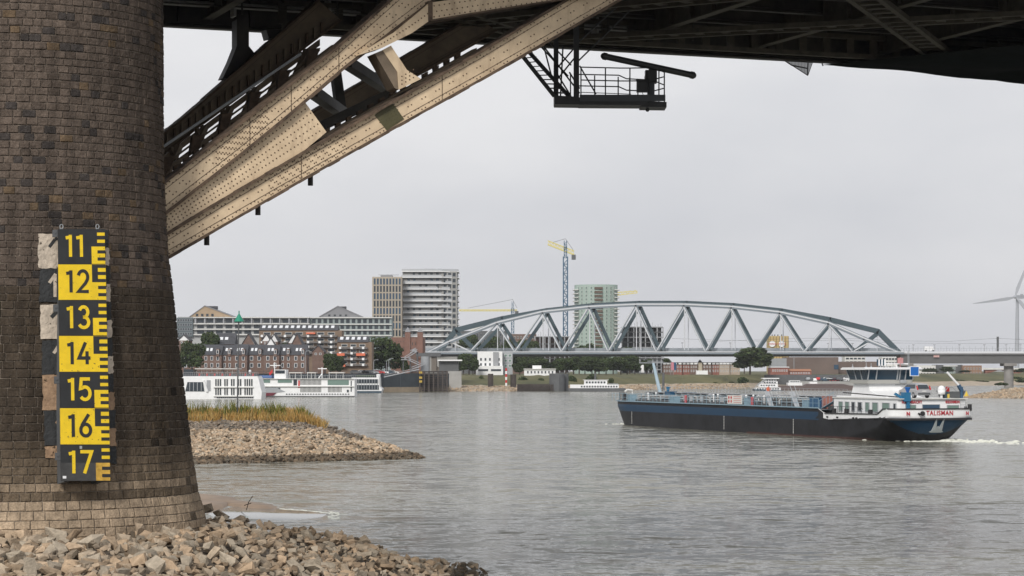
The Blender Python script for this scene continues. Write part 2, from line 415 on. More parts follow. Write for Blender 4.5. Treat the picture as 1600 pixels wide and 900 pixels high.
fy2 = lambda x, r: fy(x, r) + (30 if (sin(x*1.7)+sin(x*4.1+1)+r.uniform(-1.2,1.2)) < -1.1 else 0)
edge = lambda r: -40 + 21.5*r.random() if r.random() < .86 else -19.5+2.3*r.random()**1.6
blades(q, 17000, edge, fy2, lambda x,y: groyne_h(x,y), .25, 1.0, .04, rng, [(1,1,1),(1.15,1,.8),(.85,.9,.75),(1.1,.9,.6),(.95,.8,.6)])
tag(q.build('dry_grass', M_dry), 'golden dry grass on top of the groyne', 'grass', kind='stuff')
q = MB()
for cx, cw, n, hh in [(-21.6,.55,260,1.35),(-22.4,.5,260,1.5),(-26.2,1.0,320,1.6),(-28.7,.8,220,1.5),(-23.6,.7,200,1.2),(-19.6,.4,240,1.35),(-18.9,.3,160,1.1),(-30.5,.8,200,1.5),(-24.8,.6,240,1.3)]:
    blades(q, int(n*.35), lambda r: cx + r.gauss(0,cw*.6), lambda x,r: 214.5 - max(0,x+19)*.45+r.gauss(0,.5), lambda x,y: groyne_h(x,y), .7, hh*1.15, .06, rng, [(1,1,1),(.7,.9,.8),(1.3,1.2,.7)])
tag(q.build('green_weeds', M_grn), 'taller green weeds in clumps among the dry grass on the groyne', 'weeds', kind='stuff')
# ================================================================== STONE PIER
Cx, Cy = -14.5, 68.2
A2 = Vector((.932,.362)); N2 = Vector((-.362,.932)); ANG = atan2(.362,.932)
prof = [(3.0,5.42),(3.6,5.36),(3.85,5.30),(4.32,5.15),(4.75,5.10),(5.27,5.0),(6.78,4.82),(8.67,4.58),(10.4,4.40),(11.3,4.28),(12.6,4.20),(14.1,4.14),(18.9,4.11),(30,4.11)]
def RP(z):
    if z <= prof[0][0]: return prof[0][1]
    for (a,ra),(b,rb) in zip(prof[:-1],prof[1:]):
        if z <= b: return ra+(rb-ra)*(z-a)/(b-a)
    return 4.11
BODY = 24.0
def outline(s, R):
    """stadium outline, s in metres of the reference radius 4.3 -> point, outward normal"""
    r0 = 4.3; c1 = pi*r0; tot = 2*c1+2*BODY; s = s % tot
    if s < c1:          # nose: from -a round -n to +a
        th = s/r0; d = -A2*cos(th) - N2*sin(th); p = Vector((Cx,Cy))+d*R; return p, d
    s -= c1
    if s < BODY: return Vector((Cx,Cy))+A2*R+N2*s, A2
    s -= BODY
    if s < c1: th = s/r0; d = A2*cos(th)+N2*sin(th); return Vector((Cx,Cy))+N2*BODY+d*R, d
    s -= c1
    return Vector((Cx,Cy))-A2*R+N2*(BODY-s), -A2
M_stone = attr_mix(mat('pier_stone', (1,1,1), .93, var=.22, scale=3.2, bump=.9, bscale=9, spec=.2))
def streak(m):
    t = m.node_tree; b = t.nodes['Principled BSDF']; s = b.inputs['Base Color'].links[0].from_socket; K = t.links.new
    for sc_, lo, hi, a, z in (((3.5,3.5,.22), .38, .66, .72, 1.12), ((.35,.35,.5), .35, .65, .8, 1.15), ((22,22,22), .3, .75, .7, 1.25)):
        c = t.nodes.new('ShaderNodeTexCoord'); mp = t.nodes.new('ShaderNodeMapping'); mp.inputs['Scale'].default_value = sc_
        n = t.nodes.new('ShaderNodeTexNoise'); n.inputs['Scale'].default_value = 1; n.inputs['Detail'].default_value = 5
        r = t.nodes.new('ShaderNodeMapRange'); r.inputs[1].default_value = lo; r.inputs[2].default_value = hi; r.inputs[3].default_value = a; r.inputs[4].default_value = z
        x = t.nodes.new('ShaderNodeVectorMath'); x.operation = 'SCALE'
        K(c.outputs['Object'], mp.inputs[0]); K(mp.outputs[0], n.inputs['Vector']); K(n.outputs['Fac'], r.inputs[0]); K(s, x.inputs[0]); K(r.outputs[0], x.inputs[3]); s = x.outputs[0]
    K(s, b.inputs['Base Color'])
pier = T('stone_pier', 'rounded dark brown stone block bridge pier standing on the rocks at the left', 'pier', (Cx,Cy,0))
rng = random.Random(21); q = MB(); core = MB()
TOT = 2*pi*4.3+2*BODY; z = 2.6; courses = []
while z < 24:
    h = rng.uniform(.20,.225) if z > 9.5 else rng.uniform(.22,.27)
    courses.append((z,h)); z += h
nrng = random.Random(99)
patch = [(nrng.uniform(0,14), nrng.uniform(3,20), nrng.uniform(1.5,4), nrng.uniform(-.25,.25)) for _ in range(26)]
for ci,(z,h) in enumerate(courses):
    s = rng.uniform(0,.3)
    while s < TOT-.1:
        wdt = min(rng.uniform(.24,.42), TOT-s)
        hidden = s > 14.5
        zc = z+h/2
        base = Vector((.108,.084,.068)); 
        rr = rng.random()
        if rr < .09 and zc > 10: base = Vector((.050,.043,.040))
        elif rr < .2: base = base*.78
        elif rr > .95: base = Vector((.135,.095,.06))
        if zc < 10.2: base = base.lerp(Vector((.060,.046,.032)), .8)       # damp, silted zone
        if zc < 6.0: base = base.lerp(Vector((.21,.16,.11)), min(.9,(6.0-zc)/1.3+.15))
        if zc < 4.9: base = base.lerp(Vector((.44,.34,.24)), min(.9,(4.9-zc)/1.0+.4)) if not (4.22<zc<4.66) else base*.85
        for (ps,pz,pr,pv) in patch:
            d = sqrt((s-ps)**2+(zc-pz)**2)
            if d < pr: base = base*(1+pv*(1-d/pr))
        v = rng.uniform(.87,1.13)
        if 3.6 < zc < 8.6 and 9.5 < s < 13.6 and rng.random() < .02: v = .35  # odd blocks tinted dark to stand for shadowed hollows of missing stones
        col = tuple(min(1,c*v) for c in base)
        R0 = RP(zc); g = .007; pr_ = rng.uniform(.006,.026); ins = .026
        q.tint = col
        nseg = 2; vs = []
        # outer (recess) ring and inner raised face, one column per seg
        for e,(ds,off,dz) in enumerate([(g,0,g),(ins,pr_,ins)]):
            for k in range(nseg+1):
                ss = s+ds+(wdt-2*ds)*k/nseg
                for zz in (z+dz, z+h-dz):
                    p, n = outline(ss, RP(zz)); o_ = off + (rng.uniform(-.009,.009) if e else -.005)
                    vs.append((p.x+n.x*o_-Cx, p.y+n.y*o_-Cy, zz+(rng.uniform(-.006,.006))))
        nn = 2*(nseg+1); fs = []
        for k in range(nseg):
            i0 = nn+2*k; fs.append((i0,i0+2,i0+3,i0+1))
            fs.append((2*k, 2*k+2, nn+2*k+2, nn+2*k)); fs.append((nn+2*k+1, nn+2*k+3, 2*k+3, 2*k+1))
        fs.append((0, nn, nn+1, 1)); e0 = 2*nseg; fs.append((nn+e0, e0, e0+1, nn+e0+1))
        q.add(vs, fs); s += wdt
q.tint = None
streak(M_stone); q.build('stone_blocks', M_stone, pier)
zs = [2.3]+[p[0] for p in prof[1:]]; zs[-1] = 24; rows = []
for z in zs:
    rows.append([(*(outline(TOT*k/150, RP(z)-.022)[0]-Vector((Cx,Cy))), z) for k in range(150)])
for r_ in rows: core.v += r_
for j in range(len(rows)-1):
    for k in range(150):
        a = j*150+k; b = j*150+(k+1)%150; core.f.append([a,b,b+150,a+150]); core.m.append(0); core.t.append(None)
core.f.append([ (len(rows)-1)*150+k for k in range(150)]); core.m.append(0); core.t.append(None)
core.build('mortar_core', mat('mortar', (.30,.25,.20), .95, var=.35, scale=1.1, bump=.5, bscale=14), pier)
def pier_pt(px, py, off=.05):
    Y = 64.0; k = (px-800)/F
    for _ in range(12):
        z = H+(YH-py)*Y/F; X = k*Y; dx = X-Cx; R = RP(z)+off
        Y = Cy - sqrt(max(.01, R*R-dx*dx))
    return Vector((k*Y, Y, z))
# old painted scale on the stone either side of the board
def paint_patch(x0,x1,y0,y1,m,label):
    q = MB(); nx, ny = 5, 8
    for j in range(ny+1):
        for i in range(nx+1):
            jx = U(-1.3,1.3) if i in (0,nx) else 0; jy = U(-.8,.8) if j in (0,ny) else 0
            p = pier_pt(x0+(x1-x0)*i/nx+jx, y0+(y1-y0)*j/ny+jy, .052); q.v.append((p.x-Cx,p.y-Cy,p.z))
    for j in range(ny):
        for i in range(nx):
            a = j*(nx+1)+i; q.f.append([a,a+nx+1,a+nx+2,a+1]); q.m.append(0); q.t.append(None)
    o = q.build('painted_mark', m, pier); o['label'] = label
def worn_paint(name, col, amount):
    m = mat(name, col, .85, var=.25, scale=4, bump=.9, bscale=9); t = m.node_tree; b = t.nodes['Principled BSDF']
    n = t.nodes.new('ShaderNodeTexNoise'); n.inputs['Scale'].default_value = 7; n.inputs['Detail'].default_value = 8; n.inputs['Roughness'].default_value = .7
    c = t.nodes.new('ShaderNodeTexCoord'); r = t.nodes.new('ShaderNodeValToRGB')
    r.color_ramp.elements[0].position = amount; r.color_ramp.elements[1].position = amount+.04
    t.links.new(c.outputs['Object'], n.inputs['Vector']); t.links.new(n.outputs['Fac'], r.inputs[0]); t.links.new(r.outputs[0], b.inputs['Alpha']); return m
PW = worn_paint('old_white_paint', (.50,.43,.35), .36); PT = worn_paint('old_tan_paint', (.32,.21,.13), .36); PB = worn_paint('old_black_paint', (.028,.03,.032), .32)
for (y0,y1,m,l) in [(365,419,PW,'worn white painted square'),(420,472,PB,'worn black painted square'),(476,530,PW,'worn white painted square'),(532,585,PB,'worn black painted square'),(586,641,PT,'worn tan painted square'),(642,696,PB,'worn black painted square'),(697,716,PT,'worn tan painted square')]:
    k = (y0-365)/350; paint_patch(60+11*k, 92+5*k, y0, y1, m, l)
y = 359; i = 0
while y < 715:
    k = (y-359)/360; m = (PB, PW if y < 590 else PT)[i%2]; paint_patch(164+7*k, 170+13*k, y, y+27.5, m, 'worn painted half metre mark'); y += 28.2; i += 1
def paint_line(pts, wd, m):
    q = MB()
    for (a, b) in zip(pts[:-1], pts[1:]):
        d = Vector((b[0]-a[0], b[1]-a[1])).normalized(); n = Vector((-d.y,d.x))*wd/2
        cs = [pier_pt(p[0]+s_*n.x, p[1]+s_*n.y, .058) for p, s_ in ((a,-1),(b,-1),(b,1),(a,1))]
        q.add([(c.x-Cx,c.y-Cy,c.z) for c in cs], [(0,1,2,3)])
    q.build('painted_digit', m, pier)
paint_line([(77,386),(86,374),(90,372)],5,PB); paint_line([(77,442),(87,428)],5,PW); paint_line([(86,428),(86,464)],5,PW); paint_line([(80,496),(92,484)],6,PB); paint_line([(84,552),(93,538)],5,PW); paint_line([(88,662),(96,650)],5,PT)
# ================================================================== GAUGE BOARD
GC = [(90,358,64.02),(163,358,64.80),(95,752,62.78),(172,752,63.62)]
TL,TR,BL,BR = [P(*c) for c in GC]
GN = (TR-TL).cross(BL-TL).normalized()
if GN.y > 0: GN = -GN
GO = (BL+BR)/2
def G(u, v, off): # u right 0..1, v down 0..7
    v = v/7; return TL*(1-u)*(1-v)+TR*u*(1-v)+BL*(1-u)*v+BR*u*v + GN*off - GO
def gq(q, u0,u1,v0,v1,off,th,m=0):
    c = [G(u0,v1,off),G(u1,v1,off),G(u1,v0,off),G(u0,v0,off)]; f = [p+GN*th for p in c]
    q.add(c+f, [(4,5,6,7),(0,4,7,3),(1,2,6,5),(3,7,6,2),(0,1,5,4)], m)
gauge = T('gauge_board', 'tall black and yellow clearance gauge board numbered 11 to 17 fixed to the pier', 'gauge board', GO)
M_gy = mat('gauge_yellow', (.80,.55,.008), .5, var=.1, scale=3); M_gk = mat('gauge_black', (.016,.017,.018), .5, var=.3, scale=3)
M_gyw = mat('gauge_yellow_dirty', (.55,.33,.05), .8, var=.35, scale=6); M_gkw = mat('gauge_black_silted', (.055,.055,.055), .85, var=.25, scale=5)
def flecked(m, col2, thr):
    t = m.node_tree; b = t.nodes['Principled BSDF']; s = b.inputs['Base Color'].links[0].from_socket
    n = t.nodes.new('ShaderNodeTexNoise'); n.inputs['Scale'].default_value = 16; n.inputs['Detail'].default_value = 6
    c = t.nodes.new('ShaderNodeTexCoord'); r = t.nodes.new('ShaderNodeValToRGB'); r.color_ramp.elements[0].position = thr; r.color_ramp.elements[1].position = thr+.03
    x = t.nodes.new('ShaderNodeMix'); x.data_type = 'RGBA'; x.inputs[7].default_value = (*col2,1)
    t.links.new(c.outputs['Object'], n.inputs['Vector']); t.links.new(n.outputs['Fac'], r.inputs[0]); t.links.new(r.outputs[0], x.inputs[0]); t.links.new(s, x.inputs[6]); t.links.new(x.outputs[2], b.inputs['Base Color'])
flecked(M_gy, (.16,.11,.02), .67)
def stroke(q, pts, wd, off, v_base, m, th=.004):
    """pts in plate units: u along the board, v in metres down"""
    W_ = (TR-TL).length
    P2 = [Vector((p[0]*W_, p[1])) for p in pts]; n = len(P2); L_, R_ = [], []
    for i in range(n):
        d0 = (P2[i]-P2[i-1]).normalized() if i else (P2[1]-P2[0]).normalized()
        d1 = (P2[i+1]-P2[i]).normalized() if i < n-1 else d0
        t = (d0+d1).normalized(); nn = Vector((-t.y,t.x)); k = wd/2/max(.5, nn.dot(Vector((-d0.y,d0.x))))
        L_.append(P2[i]+nn*k); R_.append(P2[i]-nn*k)
    vs = []
    for a in L_+R_: vs.append(G(a.x/W_, v_base+a.y, off+th))
    for a in L_+R_: vs.append(G(a.x/W_, v_base+a.y, off))
    fs = []
    for i in range(n-1): fs += [(i,i+1,n+i+1,n+i),(2*n+i,2*n+i+1,i+1,i),(n+i,n+i+1,3*n+i+1,3*n+i)]
    q.add(vs, fs, m)
def arc(cx, cy, rx, ry, a0, a1, n=12): return [(cx+rx*cos(radians(a0+(a1-a0)*i/n)), cy+ry*sin(radians(a0+(a1-a0)*i/n))) for i in range(n+1)]
def digit(ch):
    # glyph box: x 0..1, y 0 (top)..1 (bottom); y is down
    if ch == '1': return [[(.22,.14),(.62,.10)],[(.60,.0),(.60,1)]]
    if ch == '2': return [arc(.5,.30,.36,.28,-165,25)+[(.68,.58),(.14,.955),(.92,.955)]]
    if ch == '3': return [arc(.5,.27,.32,.235,-160,80,10)+[(.45,.5)], [(.45,.5)]+arc(.5,.73,.37,.24,-78,155,12)]
    if ch == '4': return [[(.60,.02),(.10,.72),(.95,.72)],[(.70,.42),(.70,1)]]
    if ch == '5': return [[(.88,.045),(.24,.045),(.17,.47)]+arc(.5,.68,.37,.28,-125,145,14)]
    if ch == '6': return [[(.74,.0),(.22,.50)],arc(.5,.70,.36,.26,-180,180,20)]
    if ch == '7': return [[(.08,.045),(.90,.045),(.36,1)]]
for i in range(7):
    q = MB(); num = str(11+i); blk = i%2 == 0; wet = i == 6
    bgm, fg = (0,1) if blk else (1,0)
    gq(q, 0,1,i+.004,i+.996,0,.03,bgm); o0 = .034
    if wet: gq(q, 0,.705,i+.5,i+.99,.030,.003,3)
    ua, ub = .705, .83
    if blk:
        for d in (1,3): gq(q, ub,.995,i+d/10+.005,i+d/10+.095,.030,.004,1)
        fm = 2 if wet else 1
        gq(q, ua,.995,i+.5,i+.985,.030,.004,fm)
        for d in (6,8): gq(q, ub,.997,i+d/10+.005,i+d/10+.095,.0345,.003,0)
    else:
        gq(q, ua,ub,i+.01,i+.5,.030,.004,0)
        for d in (0,2,4): gq(q, ub+.0,.997,i+d/10+.01,i+d/10+.1,.030,.004,0)
        for d in (6,8): gq(q, ub,.997,i+d/10+.005,i+d/10+.095,.030,.004,0)
    for k,ch in enumerate(num):
        for st_ in digit(ch):
            x0 = .10 if k == 0 else .37; ww = .26 if k == 0 else .28
            if num == '11' and k: x0 = .32
            stroke(q, [(x0+p[0]*ww, .17+p[1]*.62) for p in st_], .092, .035, i, fg)
    q.build('number_plate', [M_gk, M_gy, M_gyw, M_gkw], gauge, label=('black plate with yellow number ' if blk else 'yellow plate with black number ')+num)
q = MB(); gq(q, .03,.10,6.86,6.93,.035,.004); q.build('sticker', M_white, gauge)
q = MB(); gq(q, .38,.43,6.04,6.12,.035,.004); q.build('sticker', M_lightsteel, gauge)
for u in (.08,.85):
    q = MB(); pts = [G(u+.035*cos(a*pi/6), -.07+.06*sin(a*pi/6), .01) for a in range(13)]; q.path(pts, .012, 5); gq(q,u-.03,u+.03,-.02,.03,-.02,.03); q.build('lifting_eye', M_lightsteel, gauge)
for v in (.1,2.2,4.2,6.3):
    q = MB(); gq(q,-.10,.0,v-.08,v+.12,-.05,.05); gq(q,-.07,-.04,v-.02,v+.03,0,.02); q.build('bracket', M_dgrey, gauge)
q = MB(); gq(q,.1,.2,0,7,-.6,.5); gq(q,.8,.9,0,7,-.9,.8); q.build('backing_rail', M_dgrey, gauge)
# ================================================================== STEEL ARCH BRIDGE OVERHEAD
OX, OY = -10.6, 69.7
def RPX(px, py, w):      # pixel -> (t, z) in the vertical plane w metres behind the near rib
    k = (px-800)/F; t = (k*(OY+N2.y*w)-OX-N2.x*w)/(A2.x-k*A2.y); Y = OY+A2.y*t+N2.y*w
    return (t, H+(YH-py)*Y/F)
def RP3(px, py, w): t, z = RPX(px, py, w); return Vector((t, w, z))
arch = T('arch_bridge', 'riveted steel arch bridge overhead with beige ribs rising from the pier and dark deck', 'bridge', (OX,OY,0), ANG)
def beige_mat():
    m = mat('beige_rib_paint', (.60,.46,.305), .6, var=.13, scale=.9, col2=(.76,.60,.41), bump=.15, bscale=12)
    t = m.node_tree; b = t.nodes['Principled BSDF']; s = b.inputs['Base Color'].links[0].from_socket
    c = t.nodes.new('ShaderNodeTexCoord')
    mp = t.nodes.new('ShaderNodeMapping'); mp.inputs['Scale'].default_value = (2.2,2.2,.5)
    n = t.nodes.new('ShaderNodeTexNoise'); n.inputs['Scale'].default_value = 1.0; n.inputs['Detail'].default_value = 8; n.inputs['Roughness'].default_value = .7
    r = t.nodes.new('ShaderNodeValToRGB'); r.color_ramp.elements[0].position = .52; r.color_ramp.elements[1].position = .82
    r.color_ramp.elements[1].color = (.8,.8,.8,1)
    x = t.nodes.new('ShaderNodeMix'); x.data_type = 'RGBA'; x.inputs[7].default_value = (.17,.10,.06,1)
    K = t.links.new; K(c.outputs['Object'], mp.inputs[0]); K(mp.outputs[0], n.inputs['Vector']); K(n.outputs['Fac'], r.inputs[0]); K(r.outputs[0], x.inputs[0]); K(s, x.inputs[6]); K(x.outputs[2], b.inputs['Base Color'])
    return m
M_beige = beige_mat()
M_rust = mat('rusty_flange', (.085,.058,.042), .9, var=.5, scale=2.5, col2=(.16,.11,.075), bump=.6, bscale=8)
M_rivet = mat('rivet_head', (.13,.085,.055), .7)
M_beige2 = mat('beige_rib_shaded', (.17,.13,.092), .7, var=.3, scale=1.2)  # rib beige darkened in colour for the shade below the deck
M_olive = mat('olive_primer', (.075,.068,.030), .7, var=.2, scale=2)
def chord_mesh(top, bot, w0, w1, web, fl, riv=True, rows=4, step=.26, seams=(), dy=0.0, dense=()):
    """top / bot: lists of (t,z); a box girder with proud flanges, inner web line angles and rivets on its near face"""
    q = MB()
    q.prism(top + bot[::-1], w0, w1, web)
    th = .07
    for line, sgn in ((top,1),(bot,-1)):
        for a, b in zip(line[:-1], line[1:]):
            d = Vector((b[0]-a[0], b[1]-a[1])).normalized(); n = Vector((-d.y,d.x))*sgn
            ax, bx = Vector(a)-d*.0, Vector(b)+d*.0
            # flange plates, in short lengths with slightly uneven rusted edges
            L_ = (bx-ax).length; k = max(1, int(L_/.35))
            for i in range(k):
                p0 = ax+d*L_*i/k; p1 = ax+d*L_*(i+1)/k; e = U(-.012,.012)
                P4 = [p0-n*.012, p1-n*.012, p1+n*(th+e), p0+n*(th+e)]
                q.prism([tuple(p) for p in P4], w0-.16-U(0,.015), w1+.16, fl)
            # thin angle leg lying on the web
            P4 = [ax-n*.16, bx-n*.16, bx-n*.145, ax-n*.145]
            q.prism([tuple(p) for p in P4], w0-.012, w0-.001, 1 if fl == 1 else fl)
    def lerpline(line, t):
        for a, b in zip(line[:-1], line[1:]):
            if t <= b[0] or b is line[-1]: return a[1]+(b[1]-a[1])*(t-a[0])/(b[0]-a[0]+1e-9)
    if riv:
        t = max(top[0][0],bot[0][0])+.1; tend = min(top[-1][0],bot[-1][0])-.05; sl = (top[-1][1]-top[0][1])/(top[-1][0]-top[0][0]); j = 0
        stp = step*cos(math.atan(sl))
        while t < tend:
            dn = any(a < t < b for a, b in dense)
            zt, zb = lerpline(top,t), lerpline(bot,t); hh = zt-zb
            nr = rows*2-1 if dn else rows
            for r_ in range(nr+2):
                if r_ == 0: f = .07/max(hh,.2)
                elif r_ == nr+1: f = 1-.07/max(hh,.2)
                else: f = .2+.6*(r_-1)/max(1,nr-1)
                tt = t + (stp*.5 if (r_+j)%2 else 0)*(1 if not dn else .5); z = lerpline(bot,tt)+f*(lerpline(top,tt)-lerpline(bot,tt))
                q.ball((tt, w0-.002, z), .026, .022, .026, 6, 3, m=2)
            t += stp*(.5 if dn else 1); j += 1
        for ts in seams:
            zt, zb = lerpline(top,ts), lerpline(bot,ts)
            q.prism([(ts,zb+.02),(ts+.02,zb+.02),(ts+.02,zt-.02),(ts,zt-.02)], w0-.010, w0-.001, 1)
    return q
def line(pts, w, ext0=0, ext1=0):
    r = [RPX(x,y,w) for x,y in pts]
    if ext0: d = Vector(r[0])-Vector(r[1]); d.normalize(); r = [tuple(Vector(r[0])+d*ext0)] + r
    if ext1: d = Vector(r[-1])-Vector(r[-2]); d.normalize(); r = r + [tuple(Vector(r[-1])+d*ext1)]
    return r
up_top = line([(255,288),(320,237),(430,152),(524,78),(603,8)], 0, 1.2, 5)
up_bot = line([(255,334),(375,240),(440,187),(540,102),(664,8)], 0, 1.2, 4.2)
lo_top = line([(256,370),(350,312),(480,236),(620,157),(750,83),(886,1)], 0, 1.2, 5)
lo_bot = line([(262,401),(350,350),(480,275),(620,196),(760,118),(960,3)], 0, 1.0, 4)
ribmats = [M_beige, M_rust, M_rivet]
near_up = chord_mesh(up_top, up_bot, 0, .95, 0, 1, rows=4, step=.27, seams=(up_top[2][0]+1.4, up_top[3][0]+.5,up_top[4][0]+.1), dense=((up_top[2][0]+.2,up_top[2][0]+1.9),))
near_lo = chord_mesh(lo_top, lo_bot, 0, .95, 0, 1, rows=3, step=.27, seams=(lo_top[3][0]-.2, lo_top[4][0]+1.5), dense=((lo_top[2][0]+1.2,lo_top[3][0]+1.3),))
def shift(q, dy, name, mats):
    r = MB(); r.v = [(v[0],v[1]+dy,v[2]) for v in q.v]; r.f = q.f; r.m = q.m; r.t = q.t; return r.build(name, mats, arch)
near_up.build('upper_chord', ribmats, arch); near_lo.build('lower_chord', ribmats, arch)
# gusset web between the chords at the springing
gus = [RPX(*p,0) for p in [(256,336),(375,242),(440,190),(478,160),(511,206),(470,240),(445,258),(350,312),(256,369)]]
q = MB(); q.prism(gus, .06, .9, 0)
for k in range(330):
    u, v = RND(), RND()
for i in range(46):
    for j in range(1,6):
        x = 262+i*5.6+(2.8 if j%2 else 0); yt = 330-(x-256)*.775; yb = 366-(x-256)*.61
        if x > 505: continue
        y = yt+(yb-yt)*j/6
        if yb-yt < 12*j/2 and j > 3: pass
        if x > 480 and (y < 165+(x-478)*1.3): continue
        t_, z_ = RPX(x,y,0); q.ball((t_,.058,z_), 0.026,.022,.026, 6, 3, m=2)
q.build('gusset_plate', ribmats, arch)
# olive repaired patch on the lower chord
a = [RPX(*p,0) for p in [(585,180),(611,160.5),(616,165),(631,186),(604,204)]]; q = MB(); q.prism(a, -.022, -.003, 0)
for i in range(6):
    for j in range(5):
        t_, z_ = RPX(593+i*5+j*2.6, 181-i*2.9+j*4.6, 0)
        if i*5+j*2.6 < 34: q.ball((t_,-.022,z_), .02,.015,.02, 6, 3, m=0)
q.build('repair_patch', M_olive, arch, label='olive green primer patch on the beige lower chord')
# curved upper tie springing from the rib, its bracket and the short post
q = MB()
T1 = [RPX(*p,0) for p in [(560,84),(612,52),(660,12),(667,5)]]; B1 = [RPX(*p,0) for p in [(556,88),(594,76),(640,53),(668,33)]]
q.prism(T1+B1[::-1], -.30, .6, 0)
Tt = line([(667,6),(740,-4),(900,-20)], 0, 0, 8); Bb = line([(667,33),(745,20),(860,2),(900,-4)], 0, 0, 8)
q.prism(Tt+Bb[::-1], -.26, .55, 0)
for a_, b_ in zip(Bb[:-1], Bb[1:]):
    d = Vector((b_[0]-a_[0], b_[1]-a_[1])).normalized(); n = Vector((d.y,-d.x)); q.prism([a_,b_,tuple(Vector(b_)+n*.05),tuple(Vector(a_)+n*.05)], -.36, .62, 1)
q.prism([RPX(664,4,0),RPX(671,4,0),RPX(671,34,0),RPX(664,36,0)], -.31, .6, 1)
for i in range(26):
    for j in range(3):
        x = 674+i*8; t_, z_ = RPX(x+(4 if j%2 else 0), 28-i*1.15-j*8.5, 0); q.ball((t_,-.262,z_), 0.026,.022,.026,6,3,m=2)
for i in range(20):
    x = 572+i*4.8; t_, z_ = RPX(x, 81-(i*4.8)*.52-(.004*(i*4.8)**2)*.3, 0); q.ball((t_,-.302,z_), 0.026,.022,.026,6,3,m=2)
q.build('curved_tie', ribmats, arch)
q = MB(); q.prism([RPX(*p,0) for p in [(596,79),(609,72),(634,110),(656,124),(621,141),(619,113)]], -.12, .0-.02, 0)
q.prism([RPX(*p,0) for p in [(584,84),(596,79),(619,113),(621,141),(615,138)]], -.10, .7, 3)  # left face takes the darker beige, its shade put into colour
for i in range(4):
    for j in range(3): t_, z_ = RPX(626+i*6, 132-i*3.4-j*6, 0); q.ball((t_,-.122,z_), 0.026,.022,.026,6,3,m=2)
q.build('short_post', ribmats+[M_beige2], arch)
# drain stubs under the lower chord
for px, py in [(323,372),(403,325),(485,279)]:
    t_, z_ = RPX(px, py, .5); q = MB(); q.tube((t_,.5,z_+.3),(t_,.5,z_-.22),.085,8); q.build('drain_pipe', M_steel, arch)
# far rib, 20 m behind, in the beige darkened for shade
ru = chord_mesh(up_top, up_bot, 0, .95, 0, 1, riv=False); rl = chord_mesh(lo_top, lo_bot, 0, .95, 0, 1, riv=False)
shift(ru, 20, 'upper_chord', [M_beige2, M_rust, M_rivet]); shift(rl, 20, 'lower_chord', [M_beige2, M_rust, M_rivet])
q = MB(); q.prism(gus, 20.06, 20.9, 0); q.build('gusset_plate', [M_beige2], arch)
# second web of the near rib: deep inner girder seen behind the upper chord
w1 = 13.0
it = line([(250,205),(320,158),(390,110),(470,58),(520,20)], w1, 1, 3); ib = line([(250,262),(330,205),(420,140),(500,82),(560,40)], w1, 1, 3)
inner = chord_mesh(it, ib, w1, w1+.6, 0, 1, riv=False)
for i in range(30):
    for j in range(3):
        x = 258+i*7.5; t_, z_ = RPX(x, 218-i*4.9+j*9, w1)

# battened bracing (openings show the sky) between the girder and the near rib
w2 = 6.0
q = MB()
def b2(p, r_, wd, w, hh=.25, m=0): q.bar(RP3(*p,w), RP3(*r_,w), hh, wd, m, up=(0,1,0)) if False else q.prism([RPX(p[0],p[1]-wd,w),RPX(r_[0],r_[1]-wd,w),RPX(r_[0],r_[1]+wd,w),RPX(p[0],p[1]+wd,w)], w, w+hh, m)
b2((246,296),(520,92),4.5,w2); b2((246,277),(520,74),4.5,w2+.6); b2((246,256),(500,66),5.0,w2+4); b2((246,266),(500,78),1.6,w2+2)
for i in range(17):
    x = 262+i*15.2; y = 296-(x-246)*.745
    q.prism([RPX(x-3.2,y+2,w2),RPX(x+3.2,y-3,w2),RPX(x+4.2,y-18,w2),RPX(x-4.2,y-14,w2)], w2+.05, w2+.3, 1)
    if i%3 == 0: q.prism([RPX(x-7,y-8,w2),RPX(x+7,y-18,w2),RPX(x+16,y-42,w2),RPX(x-2,y-40,w2)], w2+.4, w2+.7, 1)
q.build('batten_bracing', [M_beige2, M_rust], arch)
for (w3, y00, sl3, n3, xo) in ((19.85, 226, .72, 22, 262),):
    q = MB()
    for i in range(n3):
        x = xo+i*11.5; y = y00-(x-250)*sl3; q.prism([RPX(x-1.6,y+9,w3),RPX(x+1.6,y+7,w3),RPX(x+1.6,y-10,w3),RPX(x-1.6,y-8,w3)], w3, w3+.12, i%2)
    q.build('stiffeners', [M_beige2, M_rust], arch)
q = MB()
for i in range(6):
    x = 262+i*40; y = 280-(x-246)*.745; q.bar(RP3(x,y,9), RP3(x+18,y-40,9.5), .2, .2); q.bar(RP3(x+18,y-8,9), RP3(x+6,y-36,9.5), .16, .16)
q.build('lacing', [M_beige2], arch)
q = MB(); b2((496,221),(745,79),4.5,3.0,.5); b2((560,168),(745,66),2.5,5.0,.4,1)
for i in range(13):
    x = 512+i*17; y = 212-(x-512)*.572; q.prism([RPX(x-3,y+4,4),RPX(x+3,y+1,4),RPX(x+4,y-13,4),RPX(x-4,y-9,4)], 4, 4.2, 1)
q.build('batten_bracing', [M_beige2, M_rust], arch)
q = MB(); q.tube(RP3(248,234,4), RP3(470,84,4), .045, 8); q.build('service_pipe', M_lightsteel, arch)
# cross bracing between the two ribs
for (a, b) in [((541,97,1.0),(612,143,9)),((488,143,1.0),(537,178,8)),((524,112,8),(533,178,8)),((505,196,5),(610,146,5)),((560,70,2),(470,130,17))]:
    q = MB(); q.bar(RP3(*a), RP3(*b), .36, .32); q.build('brace', M_steel, arch)
